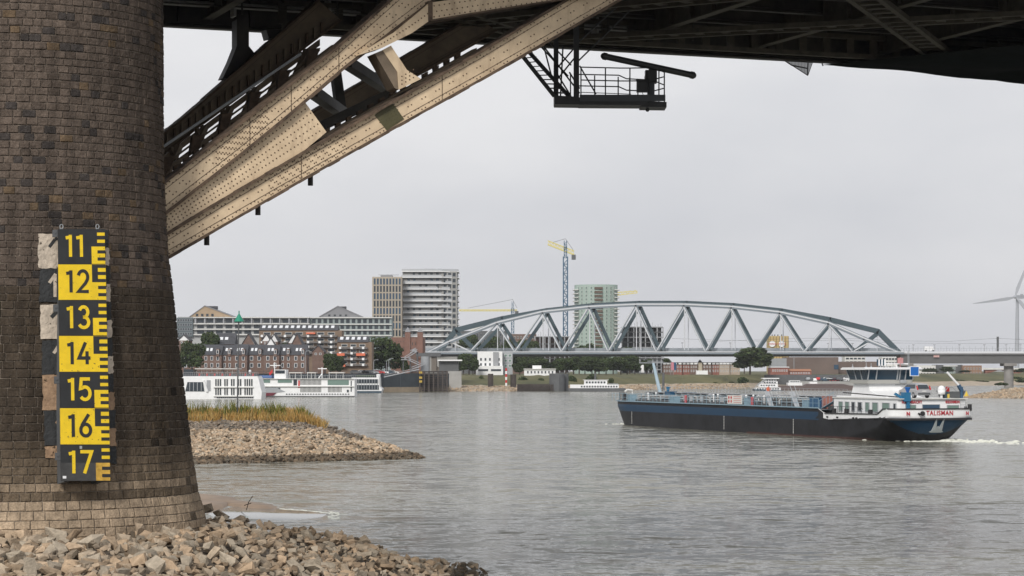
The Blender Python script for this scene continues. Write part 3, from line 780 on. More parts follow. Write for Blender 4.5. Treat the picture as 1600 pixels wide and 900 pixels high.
# columns from the rib to the deck
q = MB(); ww = 20.3
q.prism([RPX(*p,ww) for p in [(370,30),(389,30),(389,72),(402,88),(398,122),(348,122),(361,95),(370,72)]], ww, ww+.8, 0)
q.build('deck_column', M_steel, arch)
q = MB(); q.prism([RPX(*p,ww) for p in [(416,46),(440,46),(440,56),(420,60)]], ww, ww+.8, 0); q.build('bearing_block', M_steel, arch)
# deck ----------------------------------------------------------------
TW = 24.0; D0, D1 = -34, 95
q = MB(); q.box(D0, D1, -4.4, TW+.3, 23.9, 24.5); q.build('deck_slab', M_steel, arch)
def girder(name, w, z0, z1, fw=.35, stiff=3.0):
    q = MB(); q.box(D0+.1, D1-.1, w-.02, w+.02, z0, z1); q.box(D0+.1, D1-.1, w-fw/2, w+fw/2, z0-.03, z0+.03); q.box(D0+.1,D1-.1,w-fw/2,w+fw/2,z0+.12,z0+.15)
    x = D0+1
    while x < D1: q.box(x, x+.06, w-fw/2, w+fw/2, z0+.16, z1); x += stiff
    q.build(name, M_steel, arch)
girder('edge_girder', TW, 22.0, 23.89, .5); girder('edge_girder', -4.1, 22.0, 23.89, .5)
for w in (2.5, 6.0, 9.6, 13.2, 16.8, 20.4): girder('stringer', w, 22.9, 23.89, .3, 6.0)
M_steelb = mat('bridge_steel_brown', (.060,.052,.038), .7, var=.4, scale=1.5)
x = -30.0
while x < D1-1:
    q = MB(); q.box(x-.02, x+.02, -4, TW-.3, 22.35, 23.8); q.box(x-.2, x+.2, -4, TW-.3, 22.3, 22.36)
    for k in range(14): q.box(x-.2, x+.2, -3.5+2*k, -3.42+2*k, 22.4, 23.8)
    q.build('cross_girder', M_steelb, arch); x += 6.2
def lattice(a, b, gap, wd=.22, step=1.1):
    q = MB(); a, b = Vector(a), Vector(b); d = (b-a); L_ = d.length; d.normalize(); n = Vector((-d.y,d.x,0))
    for s_ in (-1,1): q.bar(a+n*gap*s_, b+n*gap*s_, wd, .2)
    k = int(L_/step)
    for i in range(k+1):
        c = a+d*(i*L_/max(1,k)); q.bar(c-n*gap, c+n*gap, .35, .08)
    return q
for i, (xa, wa, xb, wb) in enumerate([(8,10,22,23.2),(22,23.2,38,9),(38,9,52,23.2),(52,23.2,66,9),(-6,23.2,8,10),(14,23,27,6),(27,6,42,23)]):
    lattice((xa,wa,22.15),(xb,wb,22.15), .55).build('wind_bracing', M_steelb, arch)
for (xa,wa,xb,wb) in [(10,22.4,60,22.4),]:
    q = MB()
    a = Vector((xa,wa,22.2)); q.bar((xa,wa,22.1),(xb,wb,22.1),.3,.2); q.bar((xa,wa,22.95),(xb,wb,22.95),.3,.2)
    for k in range(42): q.bar((xa+k*1.2,wa,22.1),(xa+k*1.2,wa,22.95),.35,.12,up=(0,1,0))
    q.build('battened_beam', M_steelb, arch)
# light service pipe and walkway rail along the far edge
q = MB(); q.tube((-30,22.6,22.75),(26,22.6,22.75),.13,10)
for k in range(14): q.box(-28+4*k-.05,-28+4*k+.05,22.3,22.9,22.3,23.8)
q.build('service_pipe', mat('pipe_grey', (.42,.42,.42), .5), arch)
q = MB()
for z in (22.5,23.0): q.tube((-30,21.2,z),(26,21.2,z),.035,6)
for k in range(15): q.tube((-28+4*k,21.2,22.2),(-28+4*k,21.2,23.8),.04,6)
q.build('handrail', M_steel, arch)
# conduit shown under the curved tie
# safety net / dark sheeting slung under the right part of the deck
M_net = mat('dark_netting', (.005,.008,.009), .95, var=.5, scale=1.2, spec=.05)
netp = T('safety_net', 'dark debris sheeting slung under the bridge deck at the upper right', 'netting', (OX,OY,0), ANG)
q = MB(); nx, ny = 60, 26; r3 = random.Random(4)
for j in range(ny+1):
    for i in range(nx+1):
        t = 36+40*i/nx+(1-j/ny)*9; w = 8+(TW+.35-8)*j/ny
        lim = min(1, max(0, (t-36-(1-j/ny)*9)/9)); sag = lim*(.20+.28*abs(sin(t*.62+.3))*(.35+.65*sin(pi*min(1,(w-5)/20)))+.1*sin(w*1.1+t*.4))
        q.v.append((t, w, 21.93-sag-.02*r3.random()))
for j in range(ny):
    for i in range(nx):
        a = j*(nx+1)+i; q.f.append([a,a+1,a+nx+2,a+nx+1]); q.m.append(0); q.t.append(None)
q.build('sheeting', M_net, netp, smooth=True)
def NP(px, py, w=TW+.2): t, z = RPX(px,py,w); return Vector((t,w,z))
q = MB()
for k in range(16):
    u = k/16; q.tube(NP(1344+u*34, 95+u*6), NP(1350+u*190,104+u*6.5), .008, 4)
q.path([NP(1375,99),NP(1400,107),NP(1440,107),NP(1480,106)], .03, 5); q.path([NP(1475,105),NP(1510,112),NP(1540,113),NP(1600,119)], .03, 5)
q.build('rope', M_black, netp)
tn = T('torn_net', 'loose triangle of grey netting hanging below the bridge deck edge', 'netting', (OX,OY,0), ANG)
M_gauze = mat('grey_gauze', (.16,.16,.17), .9); M_gauze.node_tree.nodes['Principled BSDF'].inputs['Alpha'].default_value = .75
q = MB(); A_, B_, C_, D_ = NP(1217,89), NP(1262,118), NP(1271,93), NP(1263,90)
q.add([A_, B_, D_, NP(1240,90)], [(0,1,2,3)]); q.add([v+Vector((0,.05,0)) for v in (B_, C_, D_)], [(0,1,2)])
q.build('gauze', M_gauze, tn)
q = MB(); q.path([A_, NP(1237,102), NP(1262,107)], .03, 5); q.path([A_, B_], .02, 5); q.path([B_, NP(1266,107), C_], .02, 5); q.path([D_, NP(1262,107), B_], .03,5); q.path([NP(1282,92),NP(1284,98),NP(1286,103)],.03,5)
for k in range(9):
    u = k/9; q.tube(A_.lerp(B_,u), A_.lerp(D_,u), .006, 4); q.tube(A_.lerp(D_,u), A_.lerp(D_,u)+ (B_-D_)*u*.9, .006, 4)
q.build('edge_rope', M_black, tn)
# ================================================================== RADAR PLATFORM HANGING UNDER THE DECK
PD = 91.0
pf = T('inspection_platform', 'dark grey steel platform with railings and a stair hung below the bridge deck', 'platform', P(952,165,PD))
PO = pf.location.copy()
def pp(px, py, dy=0.0):      # pixel in the platform plane; dy metres deeper
    p = P(px, py, PD); return Vector((p.x, PD+dy, p.z))-PO
s_ = PD/F
M_pf = mat('platform_steel', (.035,.037,.042), .5, var=.2, scale=2); M_pfl = mat('platform_steel_blue', (.075,.085,.10), .5)
q = MB()
# floor tray tapering to the right
fz = pp(952,156).z
for (x0,x1,ya,yb) in [(866,904,152,166),(904,1000,155,167),(1000,1040,160,170)]:
    q.prism([(pp(x0,0).x,pp(0,ya).z),(pp(x1,0).x,pp(0,ya+2).z),(pp(x1,0).x,pp(0,yb).z),(pp(x0,0).x,pp(0,yb-.5).z)], -.62, .62, 0)
q.build('floor', M_pf, pf)
q = MB(); q.box(pp(905,0).x, pp(1038,0).x, -.66,-.62, pp(0,161).z, pp(0,151).z, 0); q.box(pp(905,0).x, pp(990,0).x, .62,.66, pp(0,164).z, pp(0,150).z, 0); q.build('kick_plate', M_pfl, pf)
def rail(name, pts, r=.022): q = MB(); q.path(pts, r, 6); q.build(name, M_pf, pf)
for dy, o in ((-.6,0),(.6,5)):
    for y0 in (108+o, 128+o*.6):
        rail('handrail', [pp(907-o*2,y0,dy),pp(968,y0+1.5,dy),pp(980,y0+ (1.5 if dy<0 else 7),dy),pp(1020,y0+ (1 if dy<0 else 9),dy),pp(1038,y0+6,dy*.3)], .024)
    rail('handrail', [pp(907,147,dy),pp(985,150,dy)], .015)
for (x,yt,yb,dy) in [(907,108,158,-.62),(945,109,158,-.62),(983,110,160,-.62),(1013,110,165,-.62),(1028,112,165,-.62),(1038,113,168,0),(930,115,152,.6),(967,117,152,.6),(985,118,155,.6),(998,120,155,.6),(892,112,155,.6)]:
    q = MB(); q.tube(pp(x,yt,dy), pp(x,yb,dy), .026, 6); q.build('post', M_pf, pf)
q = MB(); q.tube(pp(905,106,-.6), pp(931,148,-.2), .03, 6); q.build('stay', M_pf, pf)
# hangers
for (x,w_,dy,yb) in [(869,7.5,.3,165),(900,8.5,-.5,158)]:
    q = MB(); hw = w_*s_/2; t_ = pp(x,0,dy); q.box(t_.x-hw,t_.x+hw,dy-.1,dy+.1, pp(0,yb).z, 22.6-PO.z); q.build('hanger', M_pf, pf)
for (a,b) in [((904,68,-.5),(972,5,-.5)),((904,97,-.5),(1003,0,-.5)),((843,62,.3),(905,148,-.5)),((858,64,.3),(893,100,.4)),((866,110,.4),(903,70,-.4)),((868,126,.4),(901,88,-.4)),((846,75,-.2),(888,118,.2)),((897,64,.3),(902,92,.3)),((880,70,.4),(876,150,.4)),((850,70,.5),(863,120,.5)),((866,108,0),(892,150,0)),((890,112,.2),(905,140,-.4))]:
    q = MB(); q.tube(pp(*a), pp(*b), .032, 6); q.build('stay', M_pf, pf)
# stair
q = MB()
for dy in (-.35,.35):
    q.bar(pp(812 if dy<0 else 822,84 if dy<0 else 74,dy), pp(866 if dy<0 else 892,152,dy), .06, .16)
for k in range(10):
    u = k/9; a = pp(815+u*50, 86+u*60, -.35); b = pp(829+u*53, 80+u*64, .35); q.bar(a, b, .2, .035)
q.build('stair', M_pf, pf)
q = MB(); q.ball(pp(1011,173,-.3), .08); q.path([pp(1034,165,0),pp(1041,164,0)], .05); q.build('lamp', M_pf, pf)
# radar
rd = T('radar_scanner', 'black bar shaped radar antenna on a pedestal on the hanging platform', 'radar', P(1017,160,PD)); RO = rd.location
def rp(px,py,dy=0.0): p = P(px,py,PD); return Vector((p.x-RO.x, dy, p.z-RO.z))
q = MB(); a, b = rp(943,89,-.25), rp(1084,116.5,.25); q.tube(a,b,.125,14); d = (b-a).normalized()
q.tube(a-d*.03,a+d*.12,.145,14); q.tube(b+d*.03,b-d*.12,.145,14); q.ball(a, .13,.13,.13); q.ball(b,.13,.13,.13); q.build('antenna', mat('radar_black', (.045,.048,.052), .45), rd, smooth=False)
q = MB(); q.tube(rp(1017,160), rp(1017,128), .15, 12); q.build('pedestal', M_pfl, rd)
q = MB(); q.tube(rp(1016,120,-.35), rp(1016,120,.35), .22, 14); q.box(rp(1008,0).x, rp(1026,0).x, -.26,.26, rp(0,130).z, rp(0,110.5).z); q.tube(rp(1017,112), rp(1017,104), .06, 8); q.build('gearbox', M_pf, rd)
q = MB(); q.box(rp(994,0).x, rp(1011,0).x, -.5,-.15, rp(0,145.5).z, rp(0,127.5).z); q.box(rp(993,0).x, rp(1012,0).x, -.53,-.12, rp(0,128).z, rp(0,126.6).z)
q.path([rp(1003,146,-.3),rp(1005,152,-.3),rp(1009,152,-.3),rp(1012,147,-.2)], .012, 5); q.build('control_box', M_pf, rd)
# ================================================================== FAR BANK
GZ = 6.6     # level of the town ground
shore = [(-1500,560),(100,600),(290,705),(597,854),(700,876),(900,888),(1000,950),(1130,1010),(1200,1050),(1330,1100),(1450,1180),(1600,1250),(2000,1400),(3500,1600)]
def shore_Y(px):
    for (a,ya),(b,yb) in zip(shore[:-1],shore[1:]):
        if px <= b: return ya+(yb-ya)*(px-a)/(b-a)
    return shore[-1][1]
mb = MB(); cols = []
pxs = [-1500,-400,100,290,450,597,640,690] + list(range(706,1700,9)) + [1800,2000,2600,3500]
rg = random.Random(8)
for px in pxs:
    Y0 = shore_Y(px); j = rg.uniform(-1,1); r = []
    if px < 700: prof_ = [(2,-1),(4,GZ),(30,GZ),(60,GZ),(120,GZ),(500,GZ),(2500,GZ),(4800,GZ)]
    else:
        kk = 1 if px < 1130 else .8
        prof_ = [(-6,-1),(0+j*1.2,0),(14+j*2,1.2),(30+j,2.2+j*.2),(52+2*j,(4.4+j*.3)*kk+.5),(75,5.9+.2*j),(500,6.1),(4800,6.1)]
    for d, z in prof_:
        Y = Y0+d; r.append((xw(px,Y), Y, z, 0 if d < 26 else 1))
    cols.append(r)
for r in cols: mb.v += [v[:3] for v in r]
n = len(cols[0])
for i in range(len(cols)-1):
    for k in range(n-1):
        a = i*n+k; mb.f.append([a,a+n,a+n+1,a+1]); mb.m.append((0 if k < 3 else 1) if pxs[i] >= 690 else 2); mb.t.append(None)
M_beach = mat('beach_gravel', (.36,.30,.23), .95, var=.25, scale=.25)
M_bankg = mat('bank_grass', (.055,.072,.025), .95, var=.35, scale=.04, col2=(.15,.135,.055), detail=8)
M_pave = mat('quay_paving', (.16,.155,.15), .9, var=.15, scale=.1)
struct(mb.build('ground', [M_beach, M_bankg, M_pave]), 'far river bank: gravel beach, grass slope and town ground')
# near spit on the right
q = MB(); pts = []
sp = random.Random(2)
for i in range(50):
    u = i/49; px = 1508+u*230
    D1 = F*H/(max(612+ (10*(1-u)**2), 0)-YH) if False else 0
    Yn = 668-40*u if u > .05 else 672; Yc = Yn+60*min(1,u*2.2); Yf = Yc+120*u+8; hc = 2.6*min(1,u*3.0)**.8
    for (Y,z) in ((Yn,-.2),(Yn+(Yc-Yn)*.4,hc*.6),(Yc,hc+sp.uniform(-.2,.2)),(Yf,hc*.5),(Yf+6,-.3)): q.v.append((xw(px,Y),Y,z))
for i in range(49):
    for k in range(4): a = i*5+k; q.f.append([a,a+5,a+6,a+1]); q.m.append(0); q.t.append(None)
struct(q.build('ground', M_beach), 'low stone spit at the right below the viaduct')
q = MB(); 
for k in range(2600):
    u = sp.random(); px = 1508+u*230; Yn = 668-40*u; Yc = Yn+60*min(1,u*2.2); v = sp.random(); hc = 2.6*min(1,u*3.0)**.8
    Y = Yn+(Yc-Yn)*v; z = (hc*.6*v/.4 if v < .4 else hc*(.6+.4*(v-.4)/.6))-.1
    rock_into(q, (xw(px,Y),Y,z), sp.uniform(.3,.75), sp, tint_rock(sp, 1+z))
tag(q.build('spit_rocks', M_rock), 'pale broken stones on the low spit at the right edge', 'rocks', kind='stuff')
# beach stones
q = MB()
for k in range(3200):
    px = sp.uniform(700,1170); Y = shore_Y(px)+sp.uniform(-1,24)
    rock_into(q, (xw(px,Y),Y,max(0,(Y-shore_Y(px))*.075)), sp.uniform(.25,.8), sp, tint_rock(sp, 1))
tag(q.build('beach_rocks', M_rock), 'light stones strewn along the far beach under the railway bridge', 'rocks', kind='stuff')
# ------------------------------------------------------------------ trees and bushes
def crown_mesh(seed, n, blobs, leaf):
    r = random.Random(seed); q = MB()
    for k in range(n):
        b = r.choice(blobs); d = Vector((r.gauss(0,1),r.gauss(0,1),r.gauss(0,1))).normalized()*(r.random()**.33)
        p = Vector((b[0]+d.x*b[3], b[1]+d.y*b[3], b[2]+d.z*b[3]*b[4])); 
        v = r.uniform(.55,1.5); q.tint = (v*r.uniform(.85,1.2), v, v*r.uniform(.8,1.1))
        a = Vector((r.gauss(0,1),r.gauss(0,1),r.gauss(0,.6))).normalized(); c = a.orthogonal().normalized(); s1 = leaf*r.uniform(.5,1.2)
        e = a.cross(c); q.add([p-c*s1-e*s1*.5, p+c*s1*.3-e*s1, p+c*s1+e*s1*.4, p-c*s1*.2+e*s1], [(0,1,2,3)])
    return q.mesh('crown', M_leaf)
CROWNS = []
for s in range(5):
    r = random.Random(50+s); bl = []
    for k in range(13):
        a = r.uniform(0,6.28); R = r.uniform(.1,.30); h = r.uniform(.30,.86)
        bl.append((R*cos(a)*(1.25-h*.5), R*sin(a)*(1.25-h*.5), h, r.uniform(.13,.21), .9))
    bl.append((0,0,.62,.26,1.0)); CROWNS.append(crown_mesh(500+s, 4200, bl, .030))
BUSH = crown_mesh(77, 900, [(0,0,.35,.4,.9),(.25,0,.25,.3,.9),(-.3,.1,.25,.3,.9)], .06)
q = MB(); q.tube((0,0,-.02),(0,0,.45),.028,8,0,.018); q.tube((0,0,.28),(.14,.05,.6),.014,6,0,.006); q.tube((0,0,.3),(-.13,.04,.62),.014,6,0,.006); q.tube((0,0,.35),(.02,-.12,.65),.013,6,0,.006); TRUNK = q.mesh('trunk', M_bark)
def tree(px, ytop, wpx, D, label, seed=0, gz=None, group=None):
    gz = GZ-.3 if gz is None else gz; h = zw(ytop,D)-gz; wd = wpx*D/F
    wd *= 1.3; t = T('tree', label, 'tree', (xw(px,D),D,gz), U(0,6.28), group)
    sx = wd/(.86*h)
    c = part('crown', CROWNS[seed%5], t); c.scale = (h*sx,h*sx,h)
    k = part('trunk', TRUNK, t); k.scale = (h*max(.8,min(1.3,sx)),)*2+(h,)
    return t
def bush(px, ytop, wpx, D, gz, label, group=None):
    h = zw(ytop,D)-gz; wd = wpx*D/F
    t = T('bush', label, 'bush', (xw(px,D),D,gz), U(0,6.28), group); c = part('foliage', BUSH, t); c.scale = (wd/1.15, wd/1.15, h/.75); return t
for a in [(300,529,34,830,'dark green tree at the pier edge, in front of the brick rowhouses'),(326,520,34,905,'round green tree behind the roofs of the riverside rowhouses'),
          (516,553,26,848,'small dark tree at the foot of the brown flats'),(531,557,16,850,'smallest dark tree right beside the brown flats'),
          (604,524,54,905,'large broad green tree left of the brick turret building'),(445,530,16,930,'pale green tree among the gabled houses'),
          (632,560,16,905,'narrow tree behind the bridge stair')]:
    tree(a[0],a[1],a[2],a[3],a[4],int(a[0]))
for i,(px,yt,wp,D) in enumerate(sorted([(718,522,30,1290),(742,520,32,1300),(768,523,30,1290),(793,527,26,1290),(820,532,24,1280),(836,530,26,1270),
          (733,553,30,1040),(812,556,20,1030),(884,557,27,985),(914,560,26,1070),(936,557,28,1060),(958,556,30,1065),(980,556,30,1075),(845,560,20,1080),(868,562,18,1085),(984,540,28,1250),(930,535,36,1260),(905,541,26,1250),(1010,560,22,1110)])):
    tree(px,yt,wp,D,'dark green tree behind the railway bridge, '+ORD[i]+' of its row counted from the left',i, group='trees behind the railway bridge')
for i,(px,yt,wp,D) in enumerate([(724,556,22,990),(739,558,20,1000),(812,563,20,1000),(828,560,26,1040),(852,561,26,1050),(872,558,28,1060),(896,556,30,1060),(925,556,32,1075),(947,557,30,1080),(970,558,30,1085),(992,562,24,1090)]):
    tree(px,yt,wp,D,'low dark tree under the railway deck, '+ORD[i]+' of the front row from the left',i+2,group='front row of trees under the railway deck')
tree(1172,541,64,1060,'big broad dark green tree standing alone right of the brick terrace',2); tree(1163,543,20,1400,'distant tree top rising just above the bridge deck',3,group=None)
tree(1045,560,14,1200,'small tree left of the brick terrace',1); tree(1253,578,14,1150,'little tree on the brown wall beside the red building',0)
for i,(px,yt,wp,D) in enumerate(sorted([(1450,575,26,1420),(1478,573,20,1420),(1505,578,20,1430),(1548,582,18,1400),(1566,583,16,1410),(1600,575,26,1400),(1532,583,18,1400)])):
    tree(px,yt,wp,D,'green tree in front of the buildings under the viaduct, '+ORD[i]+' from the left',i,group='trees under the viaduct')
for i,(px,yt,wp) in enumerate([(1118,597,12),(1160,588,22),(1143,596,10)]): bush(px,yt,wp,1010,2.5,['low round bush on the grass slope','large dark bush on the grass slope near the big tree','small bush between two larger ones on the grass slope'][i])
for i,(px,yt,wp) in enumerate(sorted([(752,586,12),(817,587,20),(845,590,16),(802,592,14),(893,586,20),(925,583,22),(712,590,10),(955,590,14)])): bush(px,yt,wp,930,2.8,'green bush on the grassy far bank, '+ORD[i]+' counted from the left',group='bushes on the far bank')
for i,(px,yt,wp,D) in enumerate(sorted([(1430,592,46,1235),(1470,589,40,1290),(1510,589,44,1290),(1550,590,40,1290),(1588,588,40,1290),(1290,587,40,1120),(1320,590,30,1125),(1450,593,40,1240),(1490,592,40,1240),(1530,594,36,1250),(1565,597,22,1000),(1600,592,40,1240),(1255,592,24,1110),(1215,590,20,1080)])): bush(px,yt,wp,D,1.5,'scrubby bush on the right part of the far bank, '+ORD[i]+' from the left',group='scrub on the right bank')
# ------------------------------------------------------------------ generic buildings
WIN = {}
def win_mesh(w, h, g=M_glass, fr=M_offwhite, fw=.12):
    k = (round(w,2), round(h,2), g.name, fr.name)
    if k in WIN: return WIN[k]
    q = MB(); q.box(-w/2+.02, w/2-.02, -.03, .02, .02, h-.02, 0)
    for (x0,x1,z0,z1) in ((-w/2,w/2,0,fw),(-w/2,w/2,h-fw,h),(-w/2,-w/2+fw,fw,h-fw),(w/2-fw,w/2,fw,h-fw)): q.box(x0,x1,-.10,.02,z0,z1,1)
    WIN[k] = q.mesh('window', [g, fr]); return WIN[k]
class B:
    """a building: local x along the facade in metres from the left edge, y away from the camera, z up from the ground"""
    def __init__(s, label, px0, px1, ytop, D, depth=12, wall=M_brick, name='building', cat='building', gz=GZ, rot=0, nowall=False, group=None):
        s.D = D; s.k = D/F; s.px0 = px0; s.gz = gz; s.W = (px1-px0)*s.k; s.Hh = zw(ytop,D)-gz; s.depth = depth
        s.t = T(name, label, cat, (xw(px0,D), D, gz), rot, group); s.nw = 0; s.extra = MB(); s.exm = None
        if not nowall: q = MB(); q.box(0,s.W,0,depth,-.5,s.Hh); q.build('wall', wall, s.t)
    def x(s, px): return (px-s.px0)*s.k
    def z(s, py): return zw(py, s.D)-s.gz
    def window(s, xc, z, w, h, g=M_glass, fr=M_offwhite, y=0, name='window'):
        s.nw += 1; me = win_mesh(w,h,g,fr)
        if s.nw <= 100: part(name, me, s.t, (xc, y, z))
        else:
            s.exm = (g, fr)
            for f in me.polygons: s.extra.add([(me.vertices[i].co.x+xc, me.vertices[i].co.y+y, me.vertices[i].co.z+z) for i in f.vertices], [tuple(range(len(f.vertices)))], f.material_index)
    def grid(s, px0, px1, n, rows, wf, hf, g=M_glass, fr=M_offwhite, skip=0, name='window', rng=random.Random(1), y=0):
        x0, x1 = s.x(px0), s.x(px1); p = (x1-x0)/n
        for (ya, yb) in rows:
            z1, z0 = s.z(ya), s.z(yb)
            for i in range(n):
                if skip and rng.random() < skip: continue
                s.window(x0+(i+.5)*p, z0+(z1-z0)*(1-hf)/2, p*wf, (z1-z0)*hf, g, fr, y, name)
    def box(s, name, px0, px1, ya, yb, y0, y1, m, label=None):
        q = MB(); q.box(s.x(px0), s.x(px1), y0, y1, s.z(yb), s.z(ya)); return q.build(name, m, s.t, label=label)
    def end(s):
        if s.extra.v: s.extra.build('window', list(s.exm), s.t, kind='stuff', label='remaining windows of this facade')
        return s
    def gable(s, px0, px1, yb, yp, depth, m, wallm=None, over=.3, name='roof', y0=0, pxp=None):   # gable facing the camera
        x0, x1, z0, z1 = s.x(px0), s.x(px1), s.z(yb), s.z(yp); xm = (x0+x1)/2 if pxp is None else s.x(pxp)
        if wallm: q = MB(); q.prism([(x0,z0),(x1,z0),(xm,z1)], y0, y0+.3); q.build('gable', wallm, s.t)
        q = MB(); q.prism([(x0-over,z0-.1),(xm,z1),(x1+over,z0-.1),(x1+over,z0+.25),(xm,z1+.4),(x0-over,z0+.25)], y0-.3, y0+depth); q.build(name, m, s.t)
    def pitched(s, px0, px1, yb, yp, depth, m, y0=0, name='roof'):     # ridge parallel to the facade
        x0, x1, z0, z1 = s.x(px0), s.x(px1), s.z(yb), s.z(yp)
        q = MB(); q.prismx([(y0-.35,z0),(y0+depth/2,z1),(y0+depth+.35,z0)], x0-.1, x1+.1); q.build(name, m, s.t)
    def skylight(s, px, py, wpx, yb, yp, depth, y0=0):
        z = s.z(py); f = (z-s.z(yb))/(s.z(yp)-s.z(yb)); y = y0-.35+f*(depth/2+.35); w = wpx*s.k; dz = 1.1; dy = dz*(depth/2+.35)/(s.z(yp)-s.z(yb))
        q = MB(); q.add([(s.x(px)-w/2,y-.12,z+.05),(s.x(px)+w/2,y-.12,z+.05),(s.x(px)+w/2,y+dy-.12,z+dz+.05),(s.x(px)-w/2,y+dy-.12,z+dz+.05),
                         (s.x(px)-w/2,y+.2,z-.1),(s.x(px)+w/2,y+.2,z-.1),(s.x(px)+w/2,y+dy+.2,z+dz-.1),(s.x(px)-w/2,y+dy+.2,z+dz-.1)],
                        [(0,1,2,3),(4,5,1,0),(5,6,2,1),(6,7,3,2),(7,4,0,3)]); q.build('skylight', M_glassw, s.t)
M_fl = mat('pale_facade', (.36,.37,.37), .7, var=.08, scale=.05); M_tealf = mat('pale_green_facade', (.24,.29,.29), .6)
M_gabw = mat('larch_gable', (.36,.27,.18), .8, var=.1, scale=.3); M_roofg = mat('zinc_roof', (.22,.225,.24), .7)
# long apartment block, left wing and right wing
b = B('long pale grey apartment block with loggias and a wooden roof gable behind the rowhouses', 278, 483, 495, 1050, 14, M_fl, 'apartment_building')
b.box('glass_corner', 277, 302, 496.5, 526, -1.5, 2, mat('corner_glass',(.10,.13,.14),.2))
b.grid(278,301,6,[(498,503),(505,510),(512,517),(519,524)],.8,.85,M_glass,M_grey,y=-1.55)
for (ya,yb) in [(497.5,505),(507.5,513.5),(516,522)]: b.grid(306,483,12,[(ya,yb)],.72,.86,M_glass,M_dgrey)
for y in (496,506,514.5,523): b.box('balcony', 303,484,y-.6,y+.8,-1.6,0,M_offwhite)
for i in range(13): b.box('pier', 305+i*14.6, 307+i*14.6, 496.8, 505.3, -1.2, 0, M_grey)
b.gable(297,365,495.2,478.5,14,M_roofg,M_gabw,pxp=320); b.grid(304,336,4,[(490,494.5)],.5,.9,M_glass,M_dgrey,y=-.05)
b.box('chimney', 322,338,478,483,3,6,M_roof); b.end()
b = B('long pale green glazed apartment block with a grey pediment, left of the beige tower', 484, 612, 495.5, 1052, 14, M_tealf, 'apartment_building')
for (ya,yb) in [(497.5,505.5),(508,514.5),(517,523)]: b.grid(486,610,14,[(ya,yb)],.66,.86,M_glass,M_dgrey)
for y in (496.3,506.6,515.6,524.4): b.box('balcony', 483.5,612.5,y-.6,y+.8,-.9,0,M_offwhite)
b.gable(499,566,495.6,479,14,M_roofg,M_roofg,pxp=528); b.grid(510,545,4,[(491,494.5)],.4,.8,M_glass,M_dgrey,y=-.05); b.box('chimney', 526,540,478.5,483,3,6,M_roof); b.end()
# beige tower
b = B('beige tower with tall narrow window strips beside the white balconied tower', 581.5, 627.5, 432.5, 1150, 22, mat('beige_tower', (.40,.35,.28), .8), 'tower_block', 'tower')
for r_ in range(8):
    y0 = 435+r_*11.5
    b.grid(583,627,9,[(y0,y0+9.8)],.62,.98,M_glass if r_%2 else M_glassb,M_dgrey)
b.box('crown', 594,612,429.5,433,4,14,M_roofg); b.box('mast', 590,622,428,428.9,8,8.5,M_lightsteel); b.box('mast', 604,605.2,427.8,431,8,8.5,M_lightsteel); b.end()
# white tower with balcony slabs
b = B('white rounded tower with wrap around balconies on every floor', 629, 714, 424, 1165, 26, mat('tower_grey_wall', (.30,.30,.29), .7), 'tower_block', 'tower')
k = b.k
for i in range(15):
    y = 423.5+i*9.25; q = MB()
    for (z0,z1,e) in ((b.z(y+1.0), b.z(y-.2), 1.0),(b.z(y-.2),b.z(y-3.4),1.0)):
        sp_ = 1.0 if z1-z0 < .6 else .12
    xa, xb_, xm = b.x(627.2 if i%2 else 628), b.x(716.5), b.x(690 if i%3 else 684)
    o_ = [(xa,-1.6),(xm,-1.9-(i%2)*.7),(xm+2,-1.4),(xb_,1.5),(xb_,22),(xa,22)]
    q.prismz(o_, b.z(y+1.3), b.z(y-.2))
    q.build('balcony', M_white, b.t)
    q = MB()
    for a_, c_ in ((o_[0],o_[1]),(o_[2],o_[3]),(o_[5],o_[0])): q.bar((a_[0],a_[1],b.z(y-1.6)), (c_[0],c_[1],b.z(y-1.6)), .06, .95)
    if i < 14: q.build('railing', mat('glass_railing', (.42,.44,.46), .3), b.t)
for i in range(14):
    y = 424.8+i*9.25; b.grid(633+(i%3),688,6,[(y+1,y+7.5)],.45,.9,M_glassb if i%2 else M_glass,M_dgrey,skip=.25); b.grid(692,713,3,[(y+1,y+7.5)],.7,.9,M_glass,M_dgrey)
b.box('plant_room', 662,690,419,423,6,14,M_lightsteel); b.end()
# brown stepped flats
def flats(label, px0, px1, yr, ye, floors, D, yb):
    b = B(label, px0, px1, ye, D, 12, mat('flat_brown_brick', (.19,.135,.095), .9, var=.12, scale=.3), 'apartment_building')
    b.pitched(px0, px1-6, ye, yr, 10, M_roof)
    n = int((px1-px0-8)/9)
    for i in range(n): b.skylight(px0+6+i*9, (ye+yr)/2+.5, 5, ye, yr, 10)
    for i, y in enumerate(floors):
        b.box('balcony', px0+2, px1-7, y, y+2.6, -1.5, 0, mat('balcony_grey', (.14,.13,.125), .8))
        b.grid(px0+4, px1-8, n//2+1, [(y-5.2,y-.2)], .66, .9, M_glass, M_offwhite)
        for j in range(n//2+1): q = MB(); q.box(b.x(px0+3+j*18), b.x(px0+6.6+j*18), -1.65,-1.2, b.z(y+2.8), b.z(y-.8)); q.build('planter', M_white, b.t)
    return b
b = flats('brown brick flats with a dark skylit roof and pink balconies, upper row behind the trees', 405, 534, 508, 516, [524,533.5,541,550], 960, 570)
for (a,c,y) in [(479,493,519.5)]: b.box('awning', a,c,y,y+2.6,-2.2,-.1,M_orange)
b.end()
b = flats('brown brick flats with orange awnings standing beside the large green tree', 527, 581, 526, 534.5, [542.5,551,560,569], 870, 578)
for (a,c,y) in [(557,571,552),(527,539,552),(532,540,569)]: b.box('awning', a,c,y,y+4,-2.2,-.1,M_orange, label='orange awning')
b.end()
